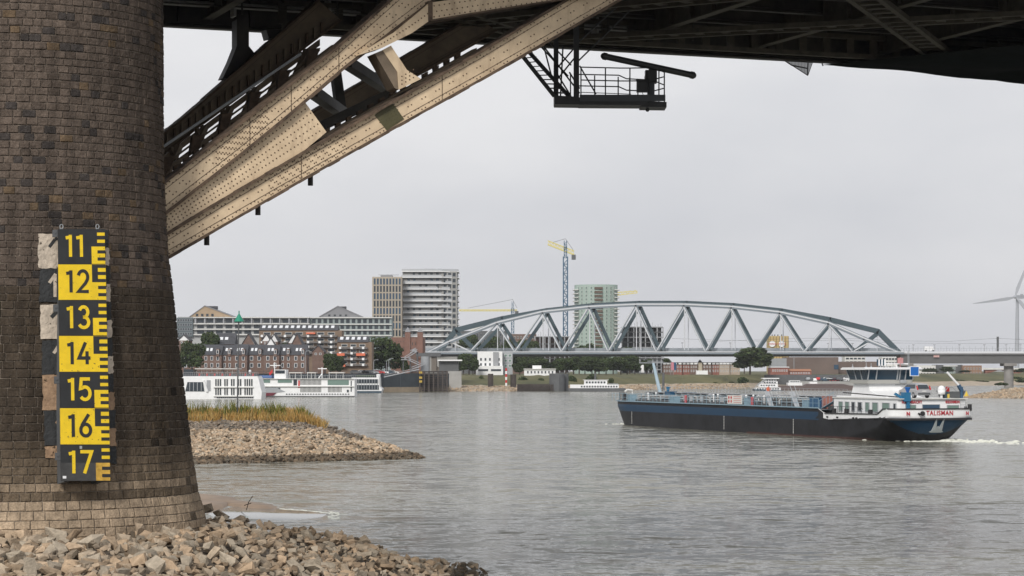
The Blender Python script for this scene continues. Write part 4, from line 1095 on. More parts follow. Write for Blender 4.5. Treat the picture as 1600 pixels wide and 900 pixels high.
# gabled dark houses on the second row
for i,(px,w_,yb,yp,white) in enumerate([(287,16,532,524,1),(352,30,538,520,0),(388,22,541,522,0),(416,13,533,523,1),(428,12,534,523,1),(423,14,541,529,1),(459,17,536,522,1),(464,24,547,522,0),(497,18,550,540,1)]):
    D = 915-i*3
    lab = ['white gabled house peeping out beside the pier','wide dark roofed house with white dormers behind the rowhouses','brown gabled house behind the green beacon','small white gabled house, left of a pair on the second row','small white gabled house, right of a pair on the second row','small white gable standing just below the pair','white fronted gabled house right of the pale green tree','tall brown gabled house beside the stepped flats','low brick house with white dormers below the flats'][i]
    b = B(lab, px-w_/2, px+w_/2, yb, D, 10, M_brick, 'gabled_house', 'house')
    if i == 1: b.pitched(px-w_/2, px+w_/2, yb, yp, 10, M_roof); [b.skylight(px-7+j*8, 531, 5, yb, yp, 10) for j in range(2)]
    else: b.gable(px-w_/2, px+w_/2, yb, yp, 10, M_roof, M_white if white and i != 8 else M_brick)
    b.grid(px-w_/2+2, px+w_/2-2, 2, [(yb+1,yb+5)], .5, .8, M_glass, M_white)
# riverside brick rowhouses
edges_ = [284,316,346,364,386,412,436,456,479]
for i,(a,c) in enumerate(zip(edges_[:-1],edges_[1:])):
    lab = ['brick rowhouse nearest the stone pier, half behind the dark tree','brick rowhouse with a tall white dormer, second from the pier','narrow brick rowhouse left of the green beacon pole','narrow brick rowhouse directly behind the green beacon pole','brick rowhouse right of the beacon pole with tall narrow windows','wide brick rowhouse with two skylights, in the middle of the row','brick rowhouse beneath the small white gables','end brick rowhouse with an arched door, farthest right of the row'][i]
    D = 852-(i%2)*2.2; b = B(lab, a, c, 554.5, D, 11, M_brick, 'row_house', 'house')
    yr = 537.5+(i%3)*.6; b.pitched(a, c, 554.5, yr, 11, M_roof)
    for j in range(2): b.skylight(a+7+j*6, 548.5, 3.6, 554.5, yr, 11)
    n = max(2, int((c-a)/9)); b.grid(a+1, c-1, n, [(556,563.5),(567,574.5)], .42, .9, M_glass, M_white)
    b.box('dormer', c-8, c-3.5, 545, 557, -.4, 4, M_brick); b.window(b.x(c-5.7), b.z(553), 3.4*b.k, 7*b.k*.9, M_glass, M_white, y=-.42)
    b.box('door', a+3.2, a+5.2, 568.5, 577.5, -.08, .02, M_dgrey)
# turreted brick building
b = B('red brown brick warehouse with two small square turrets behind the bridge abutment', 611, 662, 527, 985, 20, mat('warehouse_brick', (.20,.11,.085), .9, var=.15, scale=.3), 'brick_building')
for px in (637,656.5):
    b.box('turret', px-4.2, px+4.2, 518.5, 560, -.8, 3, mat('warehouse_brick', (.2,.11,.085)))
    q = MB(); x0, x1, z0, z1 = b.x(px-4.6), b.x(px+4.6), b.z(518.7), b.z(510.5); m_ = (x0+x1)/2
    q.add([(x0,-1,z0),(x1,-1,z0),(x1,3.2,z0),(x0,3.2,z0),(m_,1.1,z1)], [(0,1,4),(1,2,4),(2,3,4),(3,0,4),(3,2,1,0)]); q.build('turret_roof', M_roofg, b.t)
b.grid(613,632,5,[(532,535),(541,547)],.3,.8,M_glass,M_brick); b.grid(642,652,2,[(534,540),(546,552)],.3,.8,M_glass,M_brick); b.end()
# quay wall, fenders ----------------------------------------------------
qw = T('quay_wall', 'dark sheet pile quay wall with a tan lower band beside the moored ships', 'quay wall', (0,0,0))
qp = [(-1400,565),(100,598),(290,700),(597,850),(700,872)]
for (a,Ya),(c,Yc) in zip(qp[:-1],qp[1:]):
    pa, pc = Vector((xw(a,Ya),Ya,0)), Vector((xw(c,Yc),Yc,0)); q = MB()
    q.bar(pa+Vector((0,0,4.35)), pc+Vector((0,0,4.35)), 1.2, 5.1, 0); q.bar(pa+Vector((0,-.1,.75)), pc+Vector((0,-.1,.75)), 1.3, 2.1, 1)
    d = (pc-pa); L_ = d.length; d.normalize(); 
    for k_ in range(int(L_/3)): p = pa+d*(k_*3); q.bar(p+Vector((0,-.7,.2)), p+Vector((0,-.7,6.7)), .35, .35, 0) if (k_%3==0 and c > 500) else None
    q.build('wall_panel', [mat('quay_steel', (.035,.045,.055), .7, var=.3, scale=.3), mat('quay_tan', (.27,.22,.16), .85, var=.2, scale=.4)], qw)
q = MB()
for i in range(14): p0 = Vector((xw(598+i*4,800),800,GZ)); 
rw = MB(); 
for k_ in range(46):
    f = k_/45; p = Vector((xw(290,665),665,GZ)).lerp(Vector((xw(700,868),868,GZ)), f); rw.tube(p, p+Vector((0,0,1.1)), .05, 5)
rw.tube(Vector((xw(290,665),665,GZ+1.1)), Vector((xw(700,868),868,GZ+1.1)), .05, 5); rw.build('railing', M_dgrey, qw)
fd = T('timber_fender', 'slatted dark timber fender wall in front of the bridge abutment', 'fender', (0,0,0)); q = MB()
for i in range(9): y = 581+i*3.6; a_, c_ = P(655,y,862), P(699,y,866); q.bar(a_, c_, .4, .55)
q.build('planks', M_wood, fd); 
for i in range(7): px = 656+i*7.1; D = 861.3; q = MB(); q.bar(P(px,579.5,D), P(px,613,D), .5, .5, 0); q.build('pile', M_wood, fd)
for y in (582,590,596): q = MB(); p = P(657.5,y,860); q.box(p.x-.6,p.x+.5,p.y-.2,p.y,p.z-.4,p.z+.4); q.build('yellow_mark', mat('fender_yellow', (.45,.32,.05), .6), fd)
bw = B('dark flat roofed pavilion with a white canopy edge under the bridge end', 686, 716, 564, 905, 8, M_dgrey, 'pavilion'); bw.box('canopy', 684,722,562,564,-2,6,M_white)
cw = B('low concrete retaining wall at the end of the quay', 699, 721, 580, 890, 3, M_conc, 'retaining_wall', 'wall', gz=1)
# ------------------------------------------------------------------ RAILWAY BRIDGE
RD = 1115.0; rk = RD/F
rb = T('railway_bridge', 'long grey steel truss arch railway bridge crossing the whole river', 'bridge', (xw(1030,RD),RD,zw(553,RD))); RB0 = rb.location.copy()
def rq(px, py, w=0.0): # near plane pixel -> local; w metres further back with the photo's skew
    p = P(px, py, RD); return Vector((p.x-RB0.x+w*.22, w, p.z-RB0.z))
M_rbl = mat('bridge_light_grey', (.19,.225,.26), .45, var=.06, scale=.05); M_rbw = mat('bridge_white_and_highlight', (.60,.62,.65), .45)  # white steel, also the painted highlight strips of the near truss
def trussline(pts, w, th, wd, m, name, hl=True):
    for a, c in zip(pts[:-1], pts[1:]):
        q = MB(); A_, C_ = rq(*a, w), rq(*c, w); d = (C_-A_).normalized(); q.bar(A_-d*.3, C_+d*.3, wd, th, 0)
        if hl: up = Vector((-d.z,0,d.x)); up = up if up.z > 0 else -up; q.bar(A_+up*(th*.12)+Vector((0,-wd/2-.05,0)), C_+up*(th*.12)+Vector((0,-wd/2-.05,0)), .14, th*.34, 1)  # pale strip paints a highlight along the chord tube
        q.build(name, [m, M_rbw], rb)
ntop = [(668,551),(702,534),(776,504.5),(847,487.5),(920,479.5),(993,476),(1068,476),(1142,479.5),(1218,488),(1294,504.5),(1350,529),(1403,551)]
nbot = [735,805,878,951,1026,1103,1178,1257,1333]
trussline(ntop, 0, 1.8, 1.5, M_rbl, 'near_chord')
FW = 13.0
ftop = [(676,551),(703,515),(776,497),(847,484.3),(920,476.3),(993,472.8),(1068,472.8),(1142,476.3),(1218,484.8),(1294,498.5),(1370,517),(1404,551)]
trussline([(a-1,c) for a,c in ftop], FW, 2.5, 1.5, M_teal, 'far_chord', hl=False)
nt_ = ntop[2:-2]
for i,(a,c) in enumerate(nt_):
    for bx_ in (nbot[i], nbot[i+1]):
        for w, m, th in ((0,M_rbl,1.15),(FW,M_teal,1.7)):
            q = MB(); A_, C_ = rq(a,c+1,w), rq(bx_,549.5,w); d = (C_-A_).normalized(); q.bar(A_, C_, 1.0, th, 0)
            if w == 0: e = Vector((0,-.55,0))+Vector((-.35,0,0)); q.bar(A_+e, C_+e, .1, .5, 1)  # pale strip paints the bright edge of the near diagonal
            q.build('diagonal', [m, M_rbw], rb)
    for w in (0,FW):
        q = MB(); q.tube(rq(a+1.5,c+1,w), rq(a+1.5,547,w), .24, 6); q.build('hanger', M_rbw, rb)
for (a,c,bx_) in [(703,517,735),(1370,519,1333)]:
    q = MB(); q.bar(rq(a,c,FW), rq(bx_,549,FW), 1.0, 2.0); q.build('diagonal', M_teal, rb)
    q = MB(); q.tube(rq(a-2,c+6,FW), rq(a-2,548,FW), .22, 6); q.build('hanger', M_rbw, rb)
    xx = 703 if a < 1000 else 1362; q = MB(); q.bar(rq(xx,534 if a<1000 else 533,0), rq(bx_,549,0), .5, .6); q.build('diagonal', M_rbw, rb)
for i in range(len(nt_)):   # top wind bracing
    a, c = nt_[i]; fa = ftop[i+2]; q = MB(); q.bar(rq(a,c,0), rq(fa[0],fa[1]+1,FW), .7, .7); q.build('cross_beam', M_teal, rb)
M_deckg = mat('bridge_deck_grey', (.20,.21,.23), .6)
q = MB(); a_, c_ = rq(655,548,0), rq(1412,548,0); z1, z0, zz = rq(0,549.4).z, rq(0,553.5).z, rq(0,557).z
q.box(a_.x,c_.x,-1.5,FW+3,z0,z1,0); q.box(a_.x,c_.x,.5,FW+1,zz,z0-.01,1); q.box(a_.x,c_.x,-1.6,-1.45,z1-.35,z1+.05,2)
q.build('deck', [M_rbl, M_dgrey, M_rbw], rb)
q = MB(); q.box(a_.x,c_.x,-1.4,-1.32,z1+1.25,z1+1.33); q.box(a_.x,c_.x,-1.4,-1.34,z1+.6,z1+.66)
for k_ in range(150): x = a_.x+(c_.x-a_.x)*k_/149; q.box(x-.05,x+.05,-1.42,-1.3,z1,z1+(1.35 if k_%3 else 2.2))
q.build('railing', M_lightsteel, rb)
q = MB(); q.box(a_.x,c_.x,FW+2.6,FW+2.7,z1,z1+1.9); q.build('noise_barrier', mat('barrier_grey', (.30,.33,.36), .3), rb)
# approach viaduct to the right
va = T('viaduct', 'grey concrete approach viaduct leading from the truss bridge to the right edge', 'bridge', (xw(1412,RD),RD,zw(570,RD))); V0 = va.location.copy()
def vq(px, py, y=0.0): p = P(px,py,RD); return Vector((p.x-V0.x, y, p.z-V0.z))
xa, xb_ = vq(1407,0).x, vq(1760,0).x
q = MB(); q.prismx([(-1,vq(0,549.5).z),(FW+2,vq(0,549.5).z),(FW+2,vq(0,554).z),(FW-1,vq(0,554).z),(FW-2,vq(0,568).z),(2,vq(0,568).z),(-.2,vq(0,554.5).z),(-1,vq(0,554).z)], xa, xb_)
q.build('box_girder', mat('viaduct_grey', (.20,.20,.205), .85, var=.12, scale=.1), va)
q = MB(); q.box(xa,xb_,-1.15,-1.0,vq(0,552.2).z,vq(0,549).z); q.build('edge_beam', M_rbw, va)
q = MB(); zt = vq(0,549).z; q.box(xa,xb_,-1.1,-1.04,zt+1.3,zt+1.4)
for k_ in range(80): x = xa+(xb_-xa)*k_/79; q.box(x-.05,x+.05,-1.12,-1.02,zt,zt+(1.4 if k_%2 else 2.4))
q.build('railing', M_lightsteel, va)
for px, w_, yb in ((1418,16,603),(1579.5,15,607),(1728,15,607)):
    q = MB(); c_ = vq(px,0); q.tube((c_.x,5,vq(0,yb).z),(c_.x,5,vq(0,572 if px>1500 else 562).z), w_*rk/2, 20); q.box(c_.x-3.0,c_.x+3.0,.5,11,vq(0,572).z,vq(0,567.5).z)
    q.build('pillar', mat('pillar_concrete', (.24,.23,.22), .8, var=.2, scale=.12), va, smooth=False)
q = MB(); p = vq(1463,556,-1.25); q.box(p.x-1.4,p.x+1.4,-.42,-.3,p.z-.7,p.z+.7); q.build('sign', mat('faded_sign', (.55,.35,.33), .6), va)
# masts and lamps on the deck
for i,(px,yt,nm) in enumerate([(1559,526,'m'),(1427,539,'l'),(1460,539,'l'),(1499,539,'l'),(1538,539,'l'),(1572,539,'l'),(1594,539,'l'),(1066,536,'l'),(1141,536,'l'),(1255,537,'l'),(1294,537,'l'),(1332,537,'l')]):
    p = P(px,549.3,RD+5); h = zw(yt,RD+5)-p.z
    if nm == 'm':
        t = T('catenary_mast','tall dark catenary mast on the viaduct near the wind turbine','mast',p); q = MB(); q.box(-.5,.5,-.3,.3,0,h); q.build('post', M_dgrey, t); q = MB(); q.bar((0,0,h*.86),(0,4,h*.86),.15,.15); q.build('bracket', M_dgrey, t)
    else:
        t = T('street_lamp','slim lamp post '+rank([1559,1427,1460,1499,1538,1572,1594,1066,1141,1255,1294,1332],i)+' from the left among the bridge deck posts','lamp',p,group='lamp posts along the bridge deck'); q = MB(); q.tube((0,0,0),(0,0,h),.13,6,0,.09); q.build('post', M_grey, t); q = MB(); q.box(-.55,.55,-.3,.3,h-.1,h+.25); q.build('lamp_head', M_grey, t)
def wire(pts, D, lab='', r=.07):
    q = MB(); q.path([P(a,c,D) for a,c in pts], r, 4); return tag(q.build('overhead_wire', M_dgrey), lab, 'wire', 'overhead wires')
wire([(1100,534),(1180,531),(1260,528.5),(1350,529.5),(1400,532.5),(1480,533.5),(1559,528.5),(1640,533)], RD+6, 'upper overhead line sagging to the catenary mast'); wire([(1050,529),(1130,531.5),(1220,534),(1310,531),(1400,536),(1559,537),(1640,537)], RD+6, 'lower overhead line running flat above the bridge railing')
for (px0,px1,D,lab) in [(1444,1458,RD+8,'white van driving on the viaduct'),]:
    t = T('van', lab, 'van', P((px0+px1)/2,549.3,D)); q = MB(); q.box(-2.2,2.0,-1,1,.4,2.5); q.box(2.0,2.9,-1,1,.4,1.6); q.build('body', M_white, t); q = MB(); [q.tube((x,-1.05,.4),(x,1.05,.4),.4,10) for x in (-1.4,2)]; q.build('wheel', M_black, t)
# left abutment, stair
ab = T('bridge_abutment', 'round pale abutment tower and dark supports below the left end of the truss bridge', 'abutment', P(668,580,905)); A0 = ab.location.copy()
def aq(px,py,y=0.0): p = P(px,py,905); return Vector((p.x-A0.x,y,p.z-A0.z))
q = MB(); q.tube(aq(664.5,582), aq(664.5,557), 7*905/F, 20); q.build('drum', M_lightsteel, ab)
q = MB(); q.box(aq(674,0).x,aq(682,0).x,0,6,aq(0,582).z,aq(0,556).z); q.prism([tuple(aq(*p).xz) for p in [(674,582),(690,582),(690,577),(682,572),(680,560),(674,560)]], 1, 5); q.build('support', mat('abut_brown', (.16,.14,.12), .8), ab)
q = MB(); q.box(aq(650,0).x,aq(688,0).x,-1,8,aq(0,557).z,aq(0,551.5).z); q.build('landing', M_dgrey, ab)
st_ = T('stair', 'zigzag grey steel staircase climbing to the left end of the railway bridge', 'stairs', P(640,580,895)); S0 = st_.location.copy()
def sq(px,py,y=0.0): p = P(px,py,895); return Vector((p.x-S0.x,y,p.z-S0.z))
for (a,c) in [((643,577),(664,569)),((637,562),(655,570)),((632,561),(652,549)),((641,551),(650,547)),((627,562),(642,562))]:
    q = MB(); q.bar(sq(*a), sq(*c), 2.2, .35); q.bar(sq(a[0],a[1]-3.2,-1.1), sq(c[0],c[1]-3.2,-1.1), .12, .25); q.bar(sq(a[0],a[1]-3.2,1.1), sq(c[0],c[1]-3.2,1.1), .12, .25); q.build('flight', [M_grey], st_)
for px in (630,641,652): q = MB(); q.tube(sq(px,582), sq(px,562 if px<650 else 550), .25, 8); q.build('column', M_dgrey, st_)
bx = B('brick lift tower between the staircase and the warehouse', 640, 653, 549, 915, 6, M_brick, 'lift_tower'); bx.box('cabin', 644,651,546,550,-.5,3,M_lightsteel)
gw = T('gangway', 'sloping gangway bridge from the quay towards the ships', 'gangway', P(625,582,842)); q = MB(); a_ = gw.location; q.bar(P(600,589,842)-a_, P(655,577,842)-a_, 2, .4); q.bar(P(600,586,841)-a_, P(655,574,841)-a_, .1,.15); q.build('deck', M_grey, gw)
# ------------------------------------------------------------------ cranes
def lattice_mast(q, px, y0, y1, wpx, D, O):
    w2_ = wpx*D/F/2; z = zw(y1,D)-O.z; zt = zw(y0,D)-O.z; x = xw(px,D)-O.x; st_ = w2_*2.2
    for sx in (-1,1):
        for sy in (-1,1): q.bar((x+sx*w2_,sy*w2_,z),(x+sx*w2_,sy*w2_,zt),w2_*.52,w2_*.52)
    k = 0
    while z < zt-st_:
        s_ = 1 if k%2 else -1
        for sy in (-1,1): q.bar((x-s_*w2_,sy*w2_,z),(x+s_*w2_,sy*w2_,z+st_),w2_*.34,w2_*.34); q.bar((x-w2_,sy*w2_,z),(x+w2_,sy*w2_,z),w2_*.3,w2_*.3)
        z += st_; k += 1
M_crb = mat('crane_mast_blue', (.035,.10,.17), .5)
def crane(label, px, ytop, wpx, D, jib, yb=545):
    O = P(px,yb,D); O.z = 6; t = T('tower_crane', label, 'crane', O); q = MB(); O = t.location
    lattice_mast(q, px, ytop+28 if wpx>5 else ytop+14, yb+18, wpx, D, O); q.build('mast', M_crb, t)
    q = MB(); lattice_mast(q, px, ytop+3, ytop+30 if wpx>5 else ytop+15, wpx*.6, D, O); q.build('tower_head', M_crb, t)
    q = MB(); (a,c) = jib; A_, C_ = P(*a,D)-O, P(*c,D)-O; hh = 2.2 if wpx>5 else .8
    q.bar(A_,C_,1.4 if wpx>5 else .7,.9 if wpx>5 else .45); q.bar(A_+Vector((0,0,hh)),C_+Vector((0,0,hh)),.8,.7); n = 16
    for i in range(n): p0 = A_.lerp(C_,i/n); p1 = A_.lerp(C_,(i+1)/n); q.bar(p0+Vector((0,0,hh if i%2 else 0)), p1+Vector((0,0,0 if i%2 else hh)), .4,.35)
    q.build('jib', M_yellow, t)
    q = MB(); T_ = P(px,ytop,D)-O; q.tube(T_, A_.lerp(C_,.15)+Vector((0,0,2)), .15, 4); q.tube(T_, C_+Vector((0,0,2)), .15, 4); q.build('tie', M_dgrey, t)
    q = MB(); q.box(C_.x-1.5,C_.x+1.0,-1,1,C_.z-3,C_.z); q.build('counterweight', M_dgrey, t)
crane('tall blue grey tower crane with a short yellow jib beside the round tower', 883.5, 373, 6.5, 1380, ((856,382),(897,398)), 545)
crane('distant small tower crane with a long pale yellow horizontal jib', 801, 468, 4, 1600, ((717,486),(808,486)), 545)
t = T('tower_crane','yellow crane jib poking out from behind the round pale green tower','crane', P(955,545,1500)); O = t.location; q = MB(); A_, C_ = P(950,463,1500)-O, P(996,457.5,1500)-O
for e in (0,2.2): q.bar(A_+Vector((0,0,e)), C_+Vector((0,0,e*.5)), .6,.6)
for i in range(12): q.bar(A_.lerp(C_,i/12)+Vector((0,0,2*(i%2))), A_.lerp(C_,(i+1)/12)+Vector((0,0,2*(1-i%2))), .4,.4)
q.build('jib', M_yellow, t); q = MB(); lattice_mast(q, 955, 456, 560, 5, 1500, O); q.build('mast', M_teal, t)
# round pale green tower
b = B('round pale green tower with balconies at its sides, behind the railway bridge', 897, 968, 444, 1300, 20, M_fl, 'tower_block', 'tower', nowall=True)
R_ = (968-897)/2*b.k; cxl = R_; HT = b.z(444); q = MB()
n = 28; pts = [(cxl+R_*.96*cos(2*pi*i/n), R_+R_*.75*sin(2*pi*i/n)) for i in range(n)]; q.prismz(pts, -.5, HT); M_tg = mat('pale_green_tower', (.33,.42,.38), .5, var=.05, scale=.05); q.build('wall', M_tg, b.t)
for i in range(17):
    y = 447.5+i*6.0
    for j in range(13):
        a_ = pi+ pi*(j+.5)/13; px_, py_ = cxl+R_*.965*cos(a_), R_+R_*.755*sin(a_)
        if j == 6 or j == 7: continue
        b.nw += 1
        if abs(cos(a_)) > .9: continue
        w_, h_ = 1.3, 1.5; nx_, ny_ = cos(a_), sin(a_)
        o = MB() if b.nw > 100 else None
        me = win_mesh(w_,h_,M_glassg,M_offwhite)
        rz = atan2(ny_,nx_)+pi/2
        if b.nw <= 118: part('window', me, b.t, (px_,py_,b.z(y+4)), (0,0,rz))
        else:
            Rm = Matrix.Rotation(rz,3,'Z')
            for f in me.polygons: b.extra.add([Rm@me.vertices[k_].co+Vector((px_,py_,b.z(y+4))) for k_ in f.vertices], [tuple(range(len(f.vertices)))], f.material_index); b.exm = (M_glassg, M_offwhite)
    for sx in (-1,1): q = MB(); xs_ = sorted((cxl+sx*R_*.80, cxl+sx*R_*1.03)); q.box(xs_[0], xs_[1], R_*.45, R_*1.3, b.z(y+5.2), b.z(y+4.2)); q.build('balcony', M_offwhite, b.t)
    q = MB(); q.box(b.x(929),b.x(942),R_*.25-.55,R_*.25+.3,b.z(y+4.2),b.z(y+.6)); q.build('loggia', mat('loggia_brown',(.12,.09,.07),.8), b.t)
b.end()
# blocks behind the bridge
def frame_block(label, px0, px1, yt, D, yb, bays, floors, m=M_dgrey):
    b = B(label, px0, px1, yt+2, D, 16, m, 'building_shell', nowall=True)
    for f in range(floors+1): z = b.Hh*f/floors; q = MB(); q.box(0,b.W,0,16,z-.25,z+.25); q.build('floor_slab', M_grey if f%2 else M_dgrey, b.t)
    for i in range(bays+1): x = b.W*i/bays; q = MB(); q.box(x-.3,x+.3,.1,.6,0,b.Hh); q.build('column', M_grey, b.t)
    q = MB(); q.box(.5,b.W-.5,7,8,0,b.Hh); q.build('core_wall', m, b.t)
    q = MB()
    for i in range(bays*2): x = b.W*(i+.3)/bays/2; q.box(x-.06,x+.06,.2,.3,b.Hh,b.Hh+U(1.2,3))
    q.build('scaffold', M_dgrey, b.t)
    return b
frame_block('dark concrete building shell under construction right of the round tower', 972, 1036, 509, 1330, 560, 7, 9)
frame_block('low concrete shell with scaffolding seen just below the bridge deck', 1000, 1040, 559, 1200, 582, 6, 4)
frame_block('grey half built block left of the round tower', 836, 890, 524, 1340, 560, 7, 5, M_brick)
b = B('flat roofed brown brick block behind the trees, under the crane', 795, 838, 522, 1350, 16, M_brick, 'building'); b.grid(797,836,8,[(525,530),(533,538)],.5,.8,M_glass,M_offwhite); b.end()
b = B('grey flat roofed block seen through the left end of the truss', 706, 792, 517, 1380, 16, M_dgrey, 'building'); b.grid(708,790,16,[(520,526),(529,535)],.5,.8,M_glass,M_grey); b.box('penthouse', 735,752,510,517,2,10,M_offwhite); b.end()
# white flats under the bridge
b = B('white apartment house with square windows below the railway bridge deck', 746, 785, 549, 1010, 12, M_white, 'apartment_building')
b.grid(748,783,5,[(559,564),(567,572)],.42,.9,M_glass,M_grey); b.box('base', 744,786,571.5,586,-2,0,M_white); 
for x0,x1 in ((747,763),(767,783)): b.window(b.x((x0+x1)/2), b.z(580), (x1-x0)*b.k, 3.4*b.k, M_glass, M_grey, y=-2.02)
b.box('wing', 770.5,779,550,571,-.6,0,M_grey)
b.end()
b = B('pale grey glazed wing right of the white apartment house', 785.5, 801, 550, 1015, 12, M_lightsteel, 'apartment_building'); b.grid(787,800,2,[(553,558),(561,566),(569,574)],.7,.9,M_glassg,M_white); b.end()
b = B('low white clubhouse with a flat roof on the bank', 819, 868, 577, 985, 8, M_white, 'clubhouse', gz=4.5); b.grid(822,866,8,[(579,584)],.45,.8,M_glass,M_grey); b.box('roof', 818,869,576,577.2,-.6,8,M_offwhite); b.box('upper_room', 832,846,571,576,1,5,M_white); b.end()
# brick terrace
tc_ = [(1036,1052,'b'),(1052,1066,'r'),(1066,1078,'r'),(1078,1090,'b'),(1090,1098,'t'),(1098,1112,'b'),(1112,1124,'r'),(1124,1140,'c'),(1140,1156,'c')]
tl = ['dark brick terrace house nearest the flags','red brick terrace house with white dormers, left part of the row','red brick terrace house with white bands, beside the darker one','dark brick terrace house left of the little clock tower house','narrow cream house with a pointed tower roof in the terrace','dark brick terrace house right of the tower house','red brick terrace house beside the cream pair','cream and brick terrace house left of the big tree','cream terrace house partly behind the big tree']
for i,(a,c,kind_) in enumerate(tc_):
    m = {'b':M_brick,'r':M_redbrick,'t':mat('cream_render',(.5,.45,.36),.8),'c':mat('cream_brick',(.40,.33,.26),.8)}[kind_]; D = 1120-(i%2)*1.6
    b = B(tl[i], a, c, 569.5, D, 10, m, 'terrace_house', 'house', gz=5.5)
    if kind_ == 't':
        b.box('tower', a+1,c-1,566,584,-.6,3,m); q = MB(); x0,x1,z0,z1 = b.x(a+.5),b.x(c-.5),b.z(566.2),b.z(561.5); q.add([(x0,-.9,z0),(x1,-.9,z0),(x1,3.2,z0),(x0,3.2,z0),((x0+x1)/2,1.1,z1)],[(0,1,4),(1,2,4),(2,3,4),(3,0,4),(3,2,1,0)]); q.build('tower_roof', M_roof, b.t)
    else:
        b.pitched(a,c,569.5,566,9,M_roof)
        n = max(2,int((c-a)/5)); 
        for j in range(n): q = MB(); xx = b.x(a+(c-a)*(j+.5)/n); q.box(xx-.7,xx+.7,-.5,2,b.z(569.4),b.z(566.8)); q.build('dormer', M_white, b.t)
    b.grid(a+.5,c-.5,max(2,int((c-a)/4)),[(571.5,575),(577.5,581.5)],.45,.9,M_glass,M_white)
hd = B('low white kiosk on the bank in front of the tower house', 1088, 1106, 579, 1100, 4, M_white, 'kiosk', gz=5.5)
# silo with round signs
b = B('tall ochre silo building with two round white signs, seen through the truss', 1202, 1232, 525, 1500, 16, mat('ochre_silo',(.50,.38,.17),.8,var=.06,scale=.1), 'silo', 'silo')
for i in range(7): b.box('rib', 1203+i*4.7, 1204.2+i*4.7, 525.5, 585, -.4, 0, mat('ochre_dark',(.30,.21,.09),.8))
for px in (1206.5,1221.2):
    q = MB(); c_ = Vector((b.x(px),-.9,b.z(537.5))); q.tube(c_, c_+Vector((0,.5,0)), 4.8*b.k, 20); s1 = q.build('round_sign', M_white, b.t)
    part('sign_lettering', text_mesh('HONIG', 1.5, M_redtxt, .03, .03, 1.0), s1, (c_.x,c_.y-.06,c_.z), (pi/2,0,0))
for px in (1207,1211,1216,1222): b.box('chimney', px,px+1.2,522.5,525.2,3,5,M_dgrey)
b.end()
# factory buildings on the right
b = B('red brick low building with white windows right of the big tree', 1204, 1232, 574, 1090, 12, M_redbrick, 'building', gz=5); b.grid(1206,1231,7,[(577,581)],.5,.8,M_glass,M_white); b.box('roof_edge',1203.5,1233,573,574.2,-.4,12,M_white); b.end()
b = B('lower red brick annex with an orange tiled roof', 1232.5, 1268, 580, 1092, 10, M_redbrick, 'building', gz=5); b.pitched(1232.5,1268,580,576.5,10,mat('orange_tile',(.36,.17,.10),.9)); b.grid(1234,1266,8,[(581.5,584.5)],.5,.8,M_glass,M_white); b.end()
b = B('grey metal shed on top of the bank behind the red building', 1205, 1229, 560, 1180, 10, M_lightsteel, 'shed', gz=5)
b = B('large dark brown windowless brick factory', 1229, 1310, 558, 1210, 20, mat('factory_brown',(.15,.115,.10),.9,var=.15,scale=.08), 'factory'); b.box('window_panel',1303,1310,570,577,-.2,0,M_glassb); b.box('downpipe',1240,1241,559,582,-.2,0,M_grey); b.end()
b = B('long dark brown factory wing behind the barge wheelhouse', 1310.5, 1372, 565, 1230, 20, mat('factory_brown',(.15,.115,.1)), 'factory'); b.grid(1314,1368,9,[(575,580)],.4,.5,M_glass,M_dgrey); b.end()
b = B('pale apartment block with horizontal window bands above the factory roof', 1320, 1352, 557, 1500, 14, M_offwhite, 'apartment_building'); b.grid(1321,1352,5,[(558.5,562),(564,567.5)],.8,.8,M_glass,M_grey); b.end()
b = B('pale gridded block directly left of the grey bridge pillar', 1378, 1408, 558, 1490, 14, M_offwhite, 'apartment_building'); b.grid(1379,1407,6,[(559,563),(565.5,569.5),(572,576)],.8,.8,M_glass,M_grey); b.end()
b = B('dark slate roofed house row with white windows above the wheelhouse', 1352, 1379, 568, 1300, 10, M_dgrey, 'house_row','houses'); b.grid(1353,1378,6,[(569.5,573),(576,579)],.5,.9,M_glass,M_white); b.end()
b = B('dark embankment wall with parked cars in front, right of the big tree', 1195, 1350, 585.5, 1075, 3, M_dgrey, 'embankment_wall', 'wall', gz=0)
b = B('white framed office block under the viaduct', 1432, 1462, 571, 1460, 14, M_offwhite, 'office_building'); b.grid(1433,1461,6,[(574,579),(582,587)],.6,.85,M_glass,M_offwhite); b.end()
b = B('grey apartment building with white balconies under the viaduct', 1462.5, 1504, 570, 1465, 14, M_dgrey, 'apartment_building'); b.grid(1476,1493,5,[(573,578),(580,585)],.7,.9,M_glassg,M_white); b.box('roof_edge',1474,1496,571,572.4,-.5,0,M_white); b.end()
b = B('tall brown brick house under the viaduct near the bridge pier', 1504.5, 1534, 571, 1460, 14, mat('warm_brick',(.26,.16,.11),.9), 'building'); b.grid(1506,1533,6,[(574,578),(581,586)],.4,.9,M_glass,M_offwhite); b.end()
# distant arched bridge
t = T('road_bridge','low distant brick arched bridge behind the right viaduct pillar','bridge', P(1600,577,1600)); O = t.location; q = MB(); zt = zw(575,1600)-O.z; zb = zw(577.6,1600)-O.z
q.box(xw(1530,1600)-O.x, xw(1740,1600)-O.x, 0, 8, zb, zt); q.build('parapet', M_offwhite, t)
for i in range(4):
    x0, x1 = xw(1540+i*48,1600)-O.x, xw(1588+i*48,1600)-O.x; pl = [(x0,zb-.01),(x0,zb-4)]+[(x0+(x1-x0)*j/10, zb-3.6+3.1*sin(pi*j/10)) for j in range(11)]+[(x1,zb-4),(x1,zb-.01)]; q = MB(); q.prism(pl, 1, 7); q.build('arch', M_redbrick, t)
